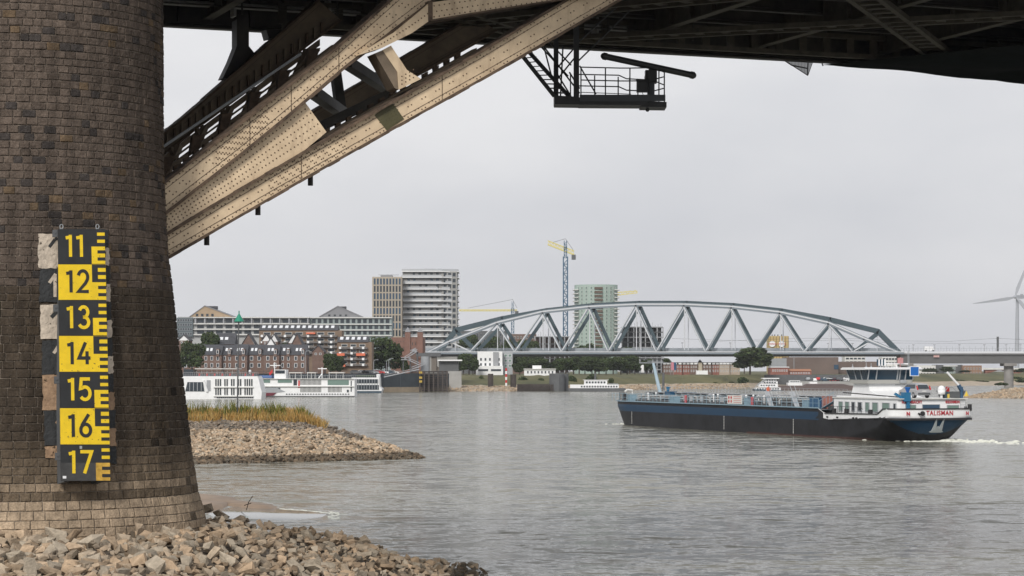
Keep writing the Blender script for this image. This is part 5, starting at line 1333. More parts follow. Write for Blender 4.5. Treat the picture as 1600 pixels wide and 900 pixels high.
# ------------------------------------------------------------------ wind turbine
D = 2500; t = T('wind_turbine', 'tall white three bladed wind turbine at the right edge', 'wind turbine', P(1589,575,D)); O = t.location; q = MB()
q.tube((0,0,0), P(1589.5,465,D)-O, 2.6, 16, 0, 1.5); M_tur = mat('turbine_white', (.36,.38,.42), .5); q.build('tower', M_tur, t)
q = MB(); c_ = P(1590,464,D)-O; q.bar(c_+Vector((-3,-3,0)), c_+Vector((6.5,2,0)), 3.6, 3.6); q.ball(c_+Vector((-3.5,-4,0)), 2,2,2); q.box(c_.x+3,c_.x+6,-1,1,c_.z+1.6,c_.z+3.4); q.build('nacelle', M_tur, t)
hub = c_+Vector((-3.5,-5,0))
for tip in ((1519,474.5),(1609,400),(1622,512)):
    e = P(*tip,D)-O; e.y = hub.y; d = (e-hub); L_ = d.length; d.normalize(); n = Vector((-d.z,0,d.x)); q = MB(); pr_=[(0,1.2),(.06,1.6),(.2,3.0),(.5,2.3),(.8,1.4),(1,.3)]; vs = []
    for f, c in pr_: p = hub+d*L_*f; vs += [p-n*c*.35-Vector((0,.3,0)), p+n*c*.9, p-n*c*.35+Vector((0,.5,0))]
    fs = []
    for i in range(len(pr_)-1):
        for j in range(3): a_ = i*3+j; b_ = i*3+(j+1)%3; fs.append((a_,b_,b_+3,a_+3))
    q.add(vs, fs); q.build('blade', M_tur, t)
# ------------------------------------------------------------------ green beacon on the groyne
D = 214; t = T('river_beacon', 'green cone topped navigation beacon on a slim pole on the groyne', 'beacon', (xw(370.5,D),D,3.4)); O = t.location; q = MB()
q.tube((0,0,0), P(373,503,D)-O, .075, 10, 0, .06); q.build('pole', M_dgrey, t)
q = MB(); c_ = P(373.5,502,D)-O; q.cone(c_, .46, .80, 16); q.tube(c_+Vector((0,0,.7)), c_+Vector((0,0,.98)), .05, 8); q.tube(c_-Vector((0,0,.04)), c_, .44, 16); q.build('topmark', mat('beacon_green', (.01,.22,.14), .5), t)
# ------------------------------------------------------------------ moored river cruise ships
def cruise(label, px0, px1, ywl, D, bow='l'):
    t = T('river_cruise_ship', label, 'cruise ship', P(px0,ywl,D)); t.location.z = 0
    return t, (lambda px: (px-px0)*D/F), (lambda py: zw(py,D))
def wl(D): return YH+F*H/D
# nearest, left
D = 640; t, X, Z = cruise('white river cruise ship with a rounded glazed lounge, moored nearest the stone pier', 270, 409, 0, D)
q = MB(); q.prism([(X(262),-.4),(X(408),-.4),(X(409),Z(613)),(X(404),Z(592)),(X(402),Z(588)),(X(262),Z(588))], 0, 11.4); q.build('hull', M_white, t)
q = MB(); q.prism([(X(289.5),Z(611.5)),(X(319.5),Z(611.5)),(X(317),Z(597)),(X(293),Z(597))], -.12, .0); q.build('lounge_window', M_glass, t)
for a in range(4): q = MB(); q.box(X(296+a*6),X(297+a*6),-.2,-.12,Z(611),Z(597.5)); q.build('mullion', M_grey, t)
q = MB(); q.path([(X(318),-.2,Z(594)),(X(321),-.2,Z(603)),(X(324),-.2,Z(612))], .35, 6); q.build('arch_trim', M_white, t)
q = MB(); q.box(X(323),X(329),-.12,0,Z(611),Z(594)); q.build('door', M_grey, t)
me = win_mesh(.50, 2.05, M_glass, M_offwhite, .06); me2 = win_mesh(.5, .35, M_glass, M_grey, .05)
for r_ in (603.5,617.5):
    for i in range(17):
        if i in (3,6,9,12): continue
        part('window', me, t, (X(337.5+i*3.5), 0, Z(r_)))
    q = MB(); q.box(X(334),X(396),-.5,0,Z(r_+2.2),Z(r_+1)); q.build('ledge', M_offwhite, t)
for i in range(18): part('porthole', me2, t, (X(340+i*3.2), 0, Z(622.3)))
q = MB(); q.box(X(262),X(408.5),-.15,0,Z(625.5),Z(624)); q.build('stripe', M_navy, t)
q = MB(); q.box(X(284),X(402),.2,11.2,Z(588),Z(587.3)); 
for i in range(40): q.box(X(286+i*3)-.04,X(286+i*3)+.04,.2,.3,Z(588),Z(581.5))
q.box(X(286),X(402),.2,.28,Z(582),Z(581.5)); q.box(X(286),X(402),.2,.28,Z(585),Z(584.7)); q.build('railing', M_grey, t)
q = MB(); q.box(X(286),X(301),1,9,Z(588),Z(577)); q.build('wheelhouse', M_glass, t)
q = MB(); q.box(X(303),X(372),2,9,Z(576.8),Z(575.6)); [q.tube((X(305+i*8),3,Z(588)),(X(305+i*8),3,Z(576)),.06,5) for i in range(9)]; q.build('sun_awning', M_offwhite, t)
for px in (369,388): q = MB(); q.ball((X(px),4,Z(580)), .38,.38,.42); q.tube((X(px),4,Z(588)),(X(px),4,Z(581)),.15,6); q.build('radome', M_white, t)
for i in range(22): q = MB(); x = X(310+i*4); q.box(x-.25,x+.25,1.2,1.9,Z(587.5),Z(586.1)); q.box(x-.25,x+.25,1.75,1.9,Z(586),Z(583.8)); q.build('deck_chair', M_red if i%3==0 else M_dgrey, t)
# second
D = 690; t, X, Z = cruise('long white river cruise ship in the middle with a pointed bow and dark red emblem', 404, 554, 0, D)
q = MB(); q.prism([(X(412),-.3),(X(554),-.3),(X(554),Z(592)),(X(409),Z(592)),(X(409),Z(603)),(X(404),Z(605)),(X(407),Z(614))], 0, 11.4); q.build('hull', M_white, t)
q = MB(); q.prism([(X(404),Z(604.6)),(X(430),Z(604.6)),(X(446),Z(612)),(X(420),Z(614.5)),(X(408),Z(614))], -.15, 0); q.build('bow_shade', M_lightsteel, t)  # grey plate puts the shade on the white bow into colour
q = MB(); q.prism([(X(410),Z(613.6)),(X(432),Z(613.6)),(X(427),Z(618)),(X(414),Z(619))], -.3, -.16); q.build('emblem', mat('wine_red',(.13,.015,.03),.6), t)
for (a,c,ya,yb,m) in [(404,422,592.5,598,M_glassg),(434,456,592.5,598,M_glassg),(458.5,464,592.5,602,M_glass),(512,545,593.5,601.5,M_glassg),(410,438,606,610.5,M_glass),(542,545,609,613,M_glass),(548,549.5,595,612,M_glass)]:
    q = MB(); q.box(X(a),X(c),-.12,0,Z(yb),Z(ya)); q.build('window', m, t)
me = win_mesh(.26,1.65,M_glass,M_offwhite,.04)
for i in range(17): part('window', me, t, (X(470+i*1.95),0,Z(601.5))); part('window', me, t, (X(470+i*1.95),0,Z(612.8)))
for i in range(11): part('window', me, t, (X(513+i*2),0,Z(612.8)))
for i in range(24): part('porthole', me2, t, (X(448+i*4.2),0,Z(616.8)))
q = MB(); q.box(X(466),X(468.5),-.14,0,Z(606),Z(594.5)); q.build('red_panel', M_red, t)
for y in (603.6,591.8): q = MB(); q.box(X(405),X(553),-.5,0,Z(y+.6),Z(y-.4)); q.build('ledge', M_offwhite, t)
q = MB(); q.box(X(410),X(554.3),-.1,-.02,-.2,.35); q.build('boot_top', M_dgrey, t)
q = MB(); q.box(X(428),X(446),1,9,Z(591.4),Z(577.5)); q.build('wheelhouse', M_white, t)
q = MB(); q.box(X(429.5),X(444.5),.85,1,Z(583.5),Z(578.6)); q.build('wheelhouse_window', M_glass, t)
q = MB(); q.tube((X(428),2,Z(592)),(X(428),2,Z(566)),.14,6); q.bar((X(421),2,Z(571)),(X(437),2,Z(571)),.12,.25); q.build('mast', M_white, t)
q = MB(); q.box(X(405),X(424),.5,8,Z(590.5),Z(586.5)); q.build('blue_cover', mat('cover_blue',(.09,.16,.35),.7), t)
q = MB(); q.box(X(447),X(551),.3,.4,Z(586.5),Z(586))
for i in range(36): q.box(X(448+i*2.9)-.04,X(448+i*2.9)+.04,.3,.4,Z(592),Z(586))
q.build('railing', M_lightsteel, t)
q = MB(); q.tube((X(501.5),4,Z(591)),(X(501.5),4,Z(574)),.16,6); q.bar((X(495),4,Z(576)),(X(509),4,Z(576)),.2,.25); q.bar((X(496),4,Z(591)),(X(502),4,Z(583)),.25,.25); q.build('mast', M_white, t)
for (a,c) in ((450,470),(478,492),(512,536)): q = MB(); q.box(X(a),X(c),3,9,Z(583),Z(581.8)); [q.tube((X(x),3.2,Z(592)),(X(x),3.2,Z(583)),.07,5) for x in (a+1,(a+c)/2,c-1)]; q.build('sun_awning', M_offwhite, t)
q = MB(); q.add([(X(419.5),1,Z(583)),(X(425),1,Z(577)),(X(425.5),1,Z(582)),(X(421),1,Z(587))],[(0,1,2,3)]); q.add([(X(419.5),1.05,Z(583)),(X(425),1.05,Z(577)),(X(425.5),1.05,Z(582)),(X(421),1.05,Z(587))],[(3,2,1,0)]); q.build('flag', M_red, t)
# third
D = 815; t, X, Z = cruise('white river cruise ship with two glazed decks, farthest of the three and against the quay', 553, 597, 0, D)
q = MB(); q.prism([(X(549),-.3),(X(595),-.3),(X(597),Z(608)),(X(593),Z(604)),(X(592.5),Z(590)),(X(549),Z(590))], 0, 11.4); q.build('hull', M_white, t)
for (a,c,ya,yb) in [(553,591,592.5,599),(553,592,601.5,609)]: q = MB(); q.box(X(a),X(c),-.12,0,Z(yb),Z(ya)); q.build('window', M_glass, t)
for i in range(9): q = MB(); q.box(X(556+i*4.2),X(556.7+i*4.2),-.2,-.13,Z(609),Z(592.5)); q.build('mullion', M_lightsteel, t)
q = MB(); q.box(X(551),X(592),.2,.3,Z(586.3),Z(586)); [q.box(X(552+i*3)-.04,X(552+i*3)+.04,.2,.3,Z(590),Z(586)) for i in range(14)]; q.build('railing', M_lightsteel, t)
q = MB(); q.box(X(588),X(593),1,7,Z(590),Z(584.5)); q.build('stern_locker', M_white, t)
q = MB(); q.box(X(549),X(596),-.1,0,-.2,.7); q.build('boot_top', M_navy, t)
q = MB(); q.box(X(556),X(584),1.5,8,Z(588),Z(586.5)); q.build('planting', mat('deck_green',(.06,.09,.04),.9), t)
# parked cars, lamps on the quay
def car(name, label, loc, rz, paint, group=None, s=1.0):
    t = T(name, label, 'car', loc, rz, group); q = MB()
    q.prism([(-2.2,.35),(2.2,.35),(2.25,.75),(2.0,.95),(1.1,1.02),(-2.1,1.02),(-2.25,.8)], -.88, .88, 0)
    q.prism([(1.1,1.0),(.45,1.48),(-1.5,1.50),(-2.05,1.02)], -.76, .76, 0); q.build('body', paint, t)
    q = MB(); q.prism([(.95,1.04),(.42,1.42),(-1.4,1.43),(-1.8,1.05)], -.78, .78, 0); q.build('windows', M_glass, t)
    for x in (-1.35,1.35):
        for y in (-.8,.8): q = MB(); q.tube((x,y-.1,.32),(x,y+.1,.32),.32,12); q.build('wheel', M_black, t)
    return t
cc = [M_white, M_dgrey, M_lightsteel, M_red, M_white, M_navy]
c0 = None
for i,(px,D) in enumerate([(568,850),(574,850),(583,855),(592,858),(598,862),(608,866),(614,868),(556,845)]):
    lab = ['white car parked on the quay in front of the brown flats','dark car parked beside the white one on the quay','pale grey car on the quay below the large tree','red car on the quay below the large tree','white car near the first quay lamp','navy car near the second quay lamp','white car farthest right on the quay','small dark car at the left end of the parked row'][i]
    car('parked_car', lab, (xw(px,D),D,GZ), 0, cc[i%6] if i != 6 else M_offwhite, 'cars parked on the quay')
rr = random.Random(12)
for i in range(17):
    px = 1262+i*5.2; car('parked_car', 'small car parked on the embankment, '+ORD[i]+' from the left of the row', (xw(px,1068),1068,zw(594.5+(i%3)*.8,1068)), rr.choice((0,pi/2)), rr.choice(cc), 'cars parked on the embankment')
pk = B('paved parking terrace along the embankment', 1240, 1362, 596, 1060, 30, M_conc, 'parking_terrace', 'terrace', gz=0)
for i,(px,yt) in enumerate([(584,562),(604,562),(607.5,560),(477,548)]):
    D = 846; t = T('street_lamp', ['curved grey lamp post in front of the large tree, left one','curved grey lamp post in front of the large tree, right one','second lamp post close beside the right one','thin lamp post at the end of the brick rowhouses'][i], 'lamp', (xw(px,D),D,GZ)); h = zw(yt,D)-GZ; q = MB(); q.path([(0,0,0),(0,0,h-.6),(.3,0,h-.15),(1.1,0,h)], .09, 6); q.build('post', M_lightsteel, t); q = MB(); q.box(.9,1.7,-.15,.15,h-.1,h+.08); q.build('lamp_head', M_lightsteel, t)
# river furniture ------------------------------------------------------
def pile_post(px, yt, D, r, label, m, name='mooring_post', cat='post'):
    t = T(name, label, cat, (xw(px,D),D,0)); q = MB(); h = zw(yt,D); q.tube((0,0,-1),(0,0,h),r,12); q.build('post', m, t); return t
pile_post(870,583.5,880,3.0,'thick dark mooring dolphin with a small light, left of the white houseboat',M_dgrey); pile_post(882,584,884,1.6,'thinner dark mooring post beside the thick dolphin',M_dgrey)
pile_post(802,585,900,1.2,'short dark post on the beach below the white flats',M_wood); pile_post(766.5,584,900,1.1,'lone dark post in the grass left of the striped marker',M_wood); pile_post(1036.5,582,940,.5,'slim dark post on the beach near the barge mast',M_dgrey)
t = T('striped_marker','red and white striped navigation post on the bank','post',(xw(791,895),895,2)); 
for i in range(6): q = MB(); z0 = 1+i*1.15; q.tube((0,0,z0-1),(0,0,z0+.14),.38,10); q.build('band', M_red if i%2 else M_white, t)
sh = T('sheet_pile_wall','low rusty brown sheet pile wall along the far shore','wall',(0,0,0)); q = MB(); q.bar(Vector((xw(808,878),878,1.3)), Vector((xw(866,879),879,1.3)), .6, 3.0)
for i in range(26): x = xw(809+i*2.2,877.5); q.box(x-.18,x+.18,877.2,877.6,-.2,2.7)
q.build('panel', M_wood, sh)
# white houseboat
D = 868; t, X, Z = cruise('white flat houseboat barge with a two storey cabin moored at the far shore', 888, 978, 0, D)
q = MB(); q.prism([(X(890),-.2),(X(976),-.2),(X(980),Z(608)),(X(976),Z(606.5)),(X(889),Z(606.5)),(X(887),Z(608))], 0, 5); q.build('hull', M_dgrey, t)
q = MB(); q.box(X(891),X(967),.6,4.5,Z(606.5),Z(601)); q.box(X(913),X(949),1,4,Z(601),Z(594)); q.box(X(911),X(951),.8,4.2,Z(594),Z(593.4)); q.build('cabin', M_white, t)
for i in range(14): q = MB(); x = X(909+i*4.2); q.box(x-.3,x+.3,.5,.6,Z(605.3),Z(602.8)); q.build('window', M_glass, t)
for i in range(7): q = MB(); x = X(917+i*4.6); q.box(x-.35,x+.35,.9,1,Z(599),Z(596)); q.build('window', M_glass, t)
q = MB(); q.box(X(929),X(932),2,3,Z(593.5),Z(583)); q.build('funnel', M_dgrey, t)
q = MB(); q.box(X(951),X(966),.6,4,Z(600.9),Z(599.5)); q.build('roof_rail', M_lightsteel, t)
# ferry and barge beyond the tanker
D = 905; t, X, Z = cruise('white ferry superstructure rising behind the tanker barge deck', 1178, 1222, 0, D)
q = MB(); q.prism([(X(1180),-.2),(X(1222),-.2),(X(1224),Z(610)),(X(1178),Z(608))], 0, 8); q.build('hull', M_navy, t)
q = MB(); q.box(X(1181),X(1220),.5,7,Z(609.5),Z(605.5)); q.box(X(1187),X(1216),1,6.5,Z(604.8),Z(599.5)); q.box(X(1192),X(1216),1.5,6,Z(599),Z(596)); q.box(X(1192),X(1218),1,7,Z(592),Z(590.6)); q.box(X(1196),X(1214),2,5,Z(596),Z(592)); q.build('superstructure', M_white, t)
for (a,c,y) in ((1182,1219,607.5),(1188,1215,602),(1193,1215,597.5),(1197,1213,594)): 
    for i in range(int((c-a)/4)): q = MB(); q.box(X(a+1+i*4),X(a+3.4+i*4),.38 if y>606 else .85,1,Z(y+1),Z(y-.8)); q.build('window', M_glass, t)
q = MB(); q.bar((X(1181),1,Z(604)),(X(1196),1,Z(592)),.3,.4); q.build('stair', M_lightsteel, t)
D = 930; t, X, Z = cruise('dark brown river barge with a white wheelhouse moored along the embankment', 1222, 1330, 0, D)
q = MB(); q.prism([(X(1212),-.2),(X(1335),-.2),(X(1338),Z(606)),(X(1332),Z(602.5)),(X(1222),Z(602.5)),(X(1208),Z(606))], 0, 9); q.build('hull', mat('barge_brown',(.12,.09,.085),.8), t)
q = MB(); q.box(X(1232),X(1254),1,7,Z(602.4),Z(598)); q.box(X(1235),X(1251),2,6,Z(597.8),Z(594.5)); q.build('wheelhouse', M_white, t)
for i in range(5): q = MB(); q.box(X(1236+i*3),X(1238+i*3),1.85,2,Z(597.2),Z(595.3)); q.build('window', M_glass, t)
q = MB(); q.prism([(X(1258),Z(602.3)),(X(1328),Z(602.3)),(X(1318),Z(599.8)),(X(1262),Z(599.8))], 1, 8); q.build('hatch_cover', mat('hatch_mauve',(.13,.10,.10),.8), t)
q = MB(); q.box(X(1266),X(1278),2,6,Z(599.7),Z(596.5)); q.build('deck_cabin', M_white, t)
# buoy
t = T('buoy','small yellow buoy near the tip of the right stone spit','buoy',(xw(1510,F*H/(619-YH)),F*H/(619-YH),0)); q = MB(); q.cone((0,0,0), .75, 1.7, 12); q.tube((0,0,-.3),(0,0,.12),.95,12); q.build('float', mat('buoy_yellow',(.6,.42,.03),.6), t)
# flags on the bank
for i,(px,yt,m,lab) in enumerate([(1001,570,M_white,'white and pink flag on the bank left of the barge mast'),(1052,566,M_blue,'blue flag beside the brick terrace'),(1048,566,mat('pink_flag',(.5,.2,.25),.8),'pink flag left of the blue one')]):
    D = 1100; t = T('flag', lab, 'flag', (xw(px,D),D,6)); h = zw(yt,D)-6; q = MB(); q.tube((0,0,0),(0,0,h),.09,6); q.build('pole', M_lightsteel, t); q = MB()
    for k_ in range(5): q.add([(k_*.3,.12*sin(k_),h),(k_*.3+.3,.12*sin(k_+1),h-.1),(k_*.3+.32,.12*sin(k_+1),h-3.8),(k_*.3,.12*sin(k_),h-3.7)],[(0,1,2,3)])
    q.build('cloth', m, t)
# ================================================================== TANKER BARGE
SX, SY = 47.3, 257.0
HD = Vector((-.314,.949)); PORT = Vector((-.949,-.314)); SANG = atan2(.949,-.314)
bg_ = T('tanker_barge', 'long low tanker barge with dark blue and black hull and white wheelhouse, lettered TALISMAN', 'barge', (SX,SY,0), SANG)
LEN, BM = 92.3, 5.2
def top_z(x):
    if x < 2.6: return 3.62
    if x < 3.9: return 3.62-.60*(x-2.6)/1.3
    if x < 17.4: return 3.02-.14*(x-3.9)/13.5
    if x < 18.9: return 2.88+.60*(x-17.4)/1.5
    if x < 86: return 3.48
    return 3.48+.25*(x-86)/9
def half(x, z):
    zz = min(1, max(0, z/2.7))
    x0 = 2.2*(1-zz)**1.6; La = 1.9+12*(1-zz)**1.3; na = 2.9
    x1 = LEN-1.6*(1-zz); Lb = 11+3*(1-zz); B_ = BM-.12*(1-zz)
    if x <= x0 or x >= x1: return 0.0
    w = B_
    if x < x0+La: w = B_*max(0,1-((x0+La-x)/La)**na)**(1/na)
    if x > x1-Lb: w = min(w, B_*max(0,1-((x-x1+Lb)/Lb)**2.3)**(1/2.1))
    return w
def ring(z):
    zz = min(1, max(0, z/2.7)); x0 = 2.2*(1-zz)**1.6; La = 1.9+12*(1-zz)**1.3; x1 = LEN-1.6*(1-zz); Lb = 11+3*(1-zz); B_ = BM-.12*(1-zz); na = 2.9
    pts = []
    NA = 26
    for i in range(NA+1):        # stern centre -> port side
        th = pi/2*i/NA; e = 2/na; pts.append((x0+La*(1-cos(th)**e if i < NA else 1.0), B_*sin(th)**e if i else 0.0))
    for i in range(1,60): pts.append((x0+La+(x1-Lb-x0-La)*i/60, B_))
    for i in range(NA+1):
        th = pi/2*i/NA; pts.append((x1-Lb+Lb*(sin(th)**(2/2.1) if i else 0), B_*(cos(th)**(2/2.3) if i < NA else 0.0)))
    return pts
q = MB(); vals = [-.6+i*.0 for i in range(0)]; rows = []; NR = 46
for j in range(NR+1):
    v = j/NR; row = []
    base = ring(-.6+v*4.05); 
    for (x,y) in base:
        zt = top_z(x); z = -.6+v*(zt+.6); row.append((x,y,z))
    rows.append(row)
n = len(rows[0])
for j in range(NR+1): q.v += rows[j]; 
for j in range(NR+1): q.v += [(x,-y,z) for x,y,z in rows[j]]
off = (NR+1)*n
def hmat(x,y,z):
    zt = top_z(x)
    if z < .22 and 6 < x < 40: return 3
    if x < 18.2-(3.0-z)*1.3 and z > 2.64-.46*min(1,max(0,(x-3)/14)): return 2
    if x < 4.5 and z < 2.40 and z > .80+1.6*(abs(y)/5.0)**2.2: return 1
    if x > 90.8 and z > 2.5: return 2
    if 19.3 < x < 89 and 2.08 < z < 3.02: return 1
    return 0
for side in (0,1):
    o = off*side
    for j in range(NR):
        for i in range(n-1):
            a = j*n+i+o; f = [a,a+1,a+n+1,a+n]
            c = [sum(q.v[k][t] for k in f)/4 for t in range(3)]
            q.f.append(f if side else f[::-1]); q.m.append(hmat(*c)); q.t.append(None)
M_hullk = mat('hull_black', (.010,.010,.012), .5, var=.45, scale=.35, col2=(.026,.027,.031), detail=8, spec=.2); M_hullb = mat('hull_blue', (.004,.036,.082), .45, var=.15, scale=.25, spec=.3)
M_hullr = mat('hull_red_lead', (.06,.025,.02), .7, var=.3, scale=.8)
hull = q.build('hull', [M_hullk, M_hullb, M_white, M_hullr], bg_, smooth=False)
def sp3(x,y,z): return Vector((x,y,z))
# decks
M_deck = mat('ship_deck', (.16,.20,.23), .7, var=.15, scale=.3)
q = MB(); pts = [(x,y) for x,y in ring(2.9)]; pl = [p for p in pts]+[(x,-y) for x,y in pts[::-1]][1:-1]; pl = [(x,y*.985) for x,y in pl]
q.prismz([(x,y) for x,y in pl if x < 18.0], 2.55, 2.62); q.prismz([(x,y) for x,y in pl if x > 18.2], 3.25, 3.32); q.build('deck', M_deck, bg_)
# rubbing strakes and top rails follow the hull
def strake(z0, z1, xa, xb_, wd, m, name, side=1, zf=None):
    q = MB(); P_ = [(x, half(x, 2.9)) for x in [xa+(xb_-xa)*i/60 for i in range(61)]]
    for (a,c) in zip(P_[:-1],P_[1:]):
        za = (zf(a[0]) if zf else z0); zc = (zf(c[0]) if zf else z0)
        q.bar((a[0],(a[1]+wd*.3)*side,za),(c[0],(c[1]+wd*.3)*side,zc),wd,z1-z0)
    q.build(name, m, bg_)
M_lblue = mat('rail_light_blue', (.22,.33,.40), .5)
for s_ in (1,-1):
    strake(3.5,3.62,19,88,.22,M_lblue,'deck_edge',s_)
    strake(0,.12,2.0,17,.14,M_black,'rubbing_strake',s_,zf=lambda x: 2.58-.46*min(1,max(0,(x-3)/14))); strake(0,.12,2,17.3,.14,M_black,'bulwark_cap',s_,zf=lambda x: top_z(x)+.02)
# stern bulwark cap and stripe round the transom
q = MB(); rr_ = ring(2.9)[:26]; full = [(x,-y) for x,y in rr_[::-1]]+rr_[1:]
for (a,c) in zip(full[:-1],full[1:]): q.bar((a[0]-.04,a[1],3.66),(c[0]-.04,c[1],3.66),.16,.12)
q.build('bulwark_cap', M_black, bg_)
q = MB()
for (a,c) in zip(full[:-1],full[1:]): q.bar((a[0]-.02,a[1]*1.005,2.51),(c[0]-.02,c[1]*1.005,2.51),.14,.25)
q.build('rubbing_strake', M_black, bg_)
# lettering on the stern (the transom faces -x)
def stern_text(txt, size, y, z, m, bold=.02, x=-.06, sx=1.0, name='lettering', rz=-pi/2):
    me = text_mesh(txt, size, m, bold, .015, sx); return part(name, me, bg_, (x,y,z), (pi/2,0,rz), label='lettering reading '+txt)
stern_text('TALISMAN', .72, -.45, 3.17, M_redtxt, .010, x=-.05, sx=.92)
stern_text('N', .55, 3.45, 3.12, M_redtxt, .025, x=.02, name='letter', rz=-pi/2-.12); stern_text('N', .55, -4.0, 3.12, M_redtxt, .025, x=.10, name='letter', rz=-pi/2+.25)
q = MB(); q.tube((.25,1.7,3.15),(-.12,1.7,3.15),.27,14,0); q.tube((-.10,2.05,3.0),(-.10,2.25,3.2),.1,8,0); q.build('stern_fairlead', M_black, bg_)
q = MB(); q.box(-.10,.1,1.4,2.0,2.78,2.86); q.build('fairlead_lip', M_grey, bg_)
# stern anchor lying flat on the blue plating
q = MB(); M_anch = mat('anchor_grey', (.40,.44,.46), .5)
zc = 1.0
def apoly(pts): q.prismx([(-y_, z_) for y_, z_ in pts], -.35-.02, .12)
AY = .5
apoly([(AY-.86,zc+.06),(AY-.62,zc+.20),(AY-.50,zc+1.48),(AY-.42,zc+1.48),(AY-.17,zc+.42),(AY-.10,zc+.62),(AY,zc+.72),(AY+.10,zc+.62),(AY+.17,zc+.42),(AY+.42,zc+1.48),(AY+.50,zc+1.48),(AY+.62,zc+.20),(AY+.86,zc+.06),(AY+.6,zc-.02),(AY-.6,zc-.02)])
q.v = [(2.2*(1-min(1,v[2]/2.7))**1.6+(-.16 if v[0]<-.1 else .05), v[1], v[2]) for v in q.v]
q.build('stern_anchor', M_anch, bg_)
# draught scales on the side
for x in (26,47,80):
    q = MB()
    for k in range(9): q.box(x-.07,x+.07,BM-.01,BM+.02,.3+k*.2,.42+k*.2)
    q.build('draught_scale', M_offwhite, bg_)
# deckhouse
q = MB(); q.prismz([(.9,-4.2),(.9,4.0),(1.2,4.2),(17,4.2),(17,-4.2)], 2.62, 4.72); q.build('deckhouse', M_white, bg_)
q = MB(); q.box(.6,17.2,-4.35,4.35,4.72,4.82); q.build('deckhouse_roof', M_offwhite, bg_)
def pw(px0, px1, z0, z1, y, m, name='cabin_window', fr=M_lightsteel):      # window on the port face, by photo column
    X_ = lambda p: ((SX+PORT.x*y)*F-(p-800)*(SY+PORT.y*y))/(HD.y*(p-800)-HD.x*F)
    x0, x1 = sorted((X_(px0), X_(px1))); q = MB(); q.box(x0,x1,y-.01,y+.05,z0,z1,0)
    f_ = .07
    for (a,c,e,g_) in ((x0-f_,x1+f_,z1,z1+f_),(x0-f_,x1+f_,z0-f_,z0),(x0-f_,x0,z0,z1),(x1,x1+f_,z0,z1)): q.box(a,c,y-.01,y+.09,e,g_,1)
    q.build(name, [m, fr], bg_)
for (a,c,m) in [(1311.5,1317,M_glassg),(1321.5,1327,M_glassg),(1331.5,1336,M_glass),(1341.5,1347,M_glass),(1353,1358.5,M_glassg),(1364,1372,M_glassg),(1379.5,1390,M_glassg)]: pw(a,c,3.3,4.25,4.21,m)
for (a,c) in [(1397,1400)]: pw(a,c,3.2,4.2,4.21,M_glass)
def aw(y0,y1,z0,z1,m,x=.89,name='cabin_window'): q = MB(); q.box(x-.04,x+.02,y0,y1,z0,z1,0); [q.box(x-.07,x+.02,*v,1) for v in ((y0-.06,y1+.06,z1,z1+.06),(y0-.06,y1+.06,z0-.06,z0),(y0-.06,y0,z0,z1),(y1,y1+.06,z0,z1))]; q.build(name,[m,M_lightsteel],bg_)
aw(2.1,3.3,3.45,4.05,M_glassg); aw(-.9,1.2,3.35,4.1,M_glassb); aw(-3.3,-1.9,3.45,4.0,M_glassg)
stern_text('H.I. AMBACHT', .42, 2.55, 4.40, M_redtxt, .016, x=.84, sx=.85); stern_text('02330834', .42, -2.55, 4.40, M_redtxt, .018, x=.84, sx=.95)
q = MB()
for z in (3.5,3.8,4.1,4.4): q.tube((.75,-3.5,z),(.75,-4.1,z),.025,5)
for y in (-3.5,-4.1): q.tube((.75,y,2.7),(.75,y,4.5),.025,5)
q.build('stern_ladder', M_lightsteel, bg_)
q = MB(); q.tube((.9,-4.75,3.4),(.9,-4.75,4.15),.24,10); q.tube((.9,-4.2,3.4),(.9,-4.2,3.9),.18,10); q.build('bollard', M_black, bg_)
# upper white coaming + wheelhouse lower part
q = MB(); q.prism([(7.5,4.82),(16.0,4.82),(15.2,6.42),(11.4,6.42),(11.2,5.6),(8.6,5.0)], -2.5, 2.5); q.build('wheelhouse_base', M_white, bg_)
q = MB(); q.box(11.36,11.42,-2.2,-.9,5.1,6.3); q.build('door', M_glass, bg_)
wx0, wx1, wy = 10.9, 15.4, 2.9
q = MB(); q.box(wx0,wx1,-wy,wy,6.42,6.86); q.build('wheelhouse_sill', mat('taupe_grey',(.36,.36,.34),.5), bg_)
# glazed band: sloped outwards to the roof, dark glass with frames
q = MB(); b0 = [(wx0,-wy),(wx0,wy),(wx1,wy),(wx1,-wy)]; e = .3; b1 = [(wx0-e,-wy-e),(wx0-e,wy+e),(wx1+e,wy+e),(wx1+e,-wy-e)]
vs = [(x,y,6.86) for x,y in b0]+[(x,y,8.02) for x,y in b1]; q.add(vs, [(0,1,5,4),(1,2,6,5),(2,3,7,6),(3,0,4,7)]); q.build('wheelhouse_window', mat('wheelhouse_glass',(.012,.035,.06),.08), bg_)
def post(x,y,ex,ey,w=.09): q = MB(); q.bar((x,y,6.86),(x+ex,y+ey,8.02),w,w); q.build('window_post', M_lightsteel, bg_)
for y in (-wy,-1.9,-1.15,-.85,2.0-.15,wy): post(wx0-.03,y,-e,(e if y>0 else -e) if abs(y)>2.9 else 0,.13)
for x in (12.2,13.7,wx1): post(x,wy+.03,e if x==wx1 else 0,e,.10)
q = MB(); q.box(wx0-.28,wx0-.02,-1.95,-1.2,6.5,6.86); q.build('wing_door', M_lightsteel, bg_)
q = MB(); q.prism([(wx0-.9,8.02),(wx1+.7,8.02),(wx1+.9,8.12),(wx1+.4,8.3),(wx0-.5,8.3),(wx0-1.0,8.15)], -3.7, 3.7); q.build('wheelhouse_roof', M_white, bg_)
q = MB(); q.bar((11.5,-2.6,8.72),(11.5,.4,8.72),.22,.14); q.tube((11.5,-1.1,8.3),(11.5,-1.1,8.7),.08,8); q.build('ship_radar', M_white, bg_)
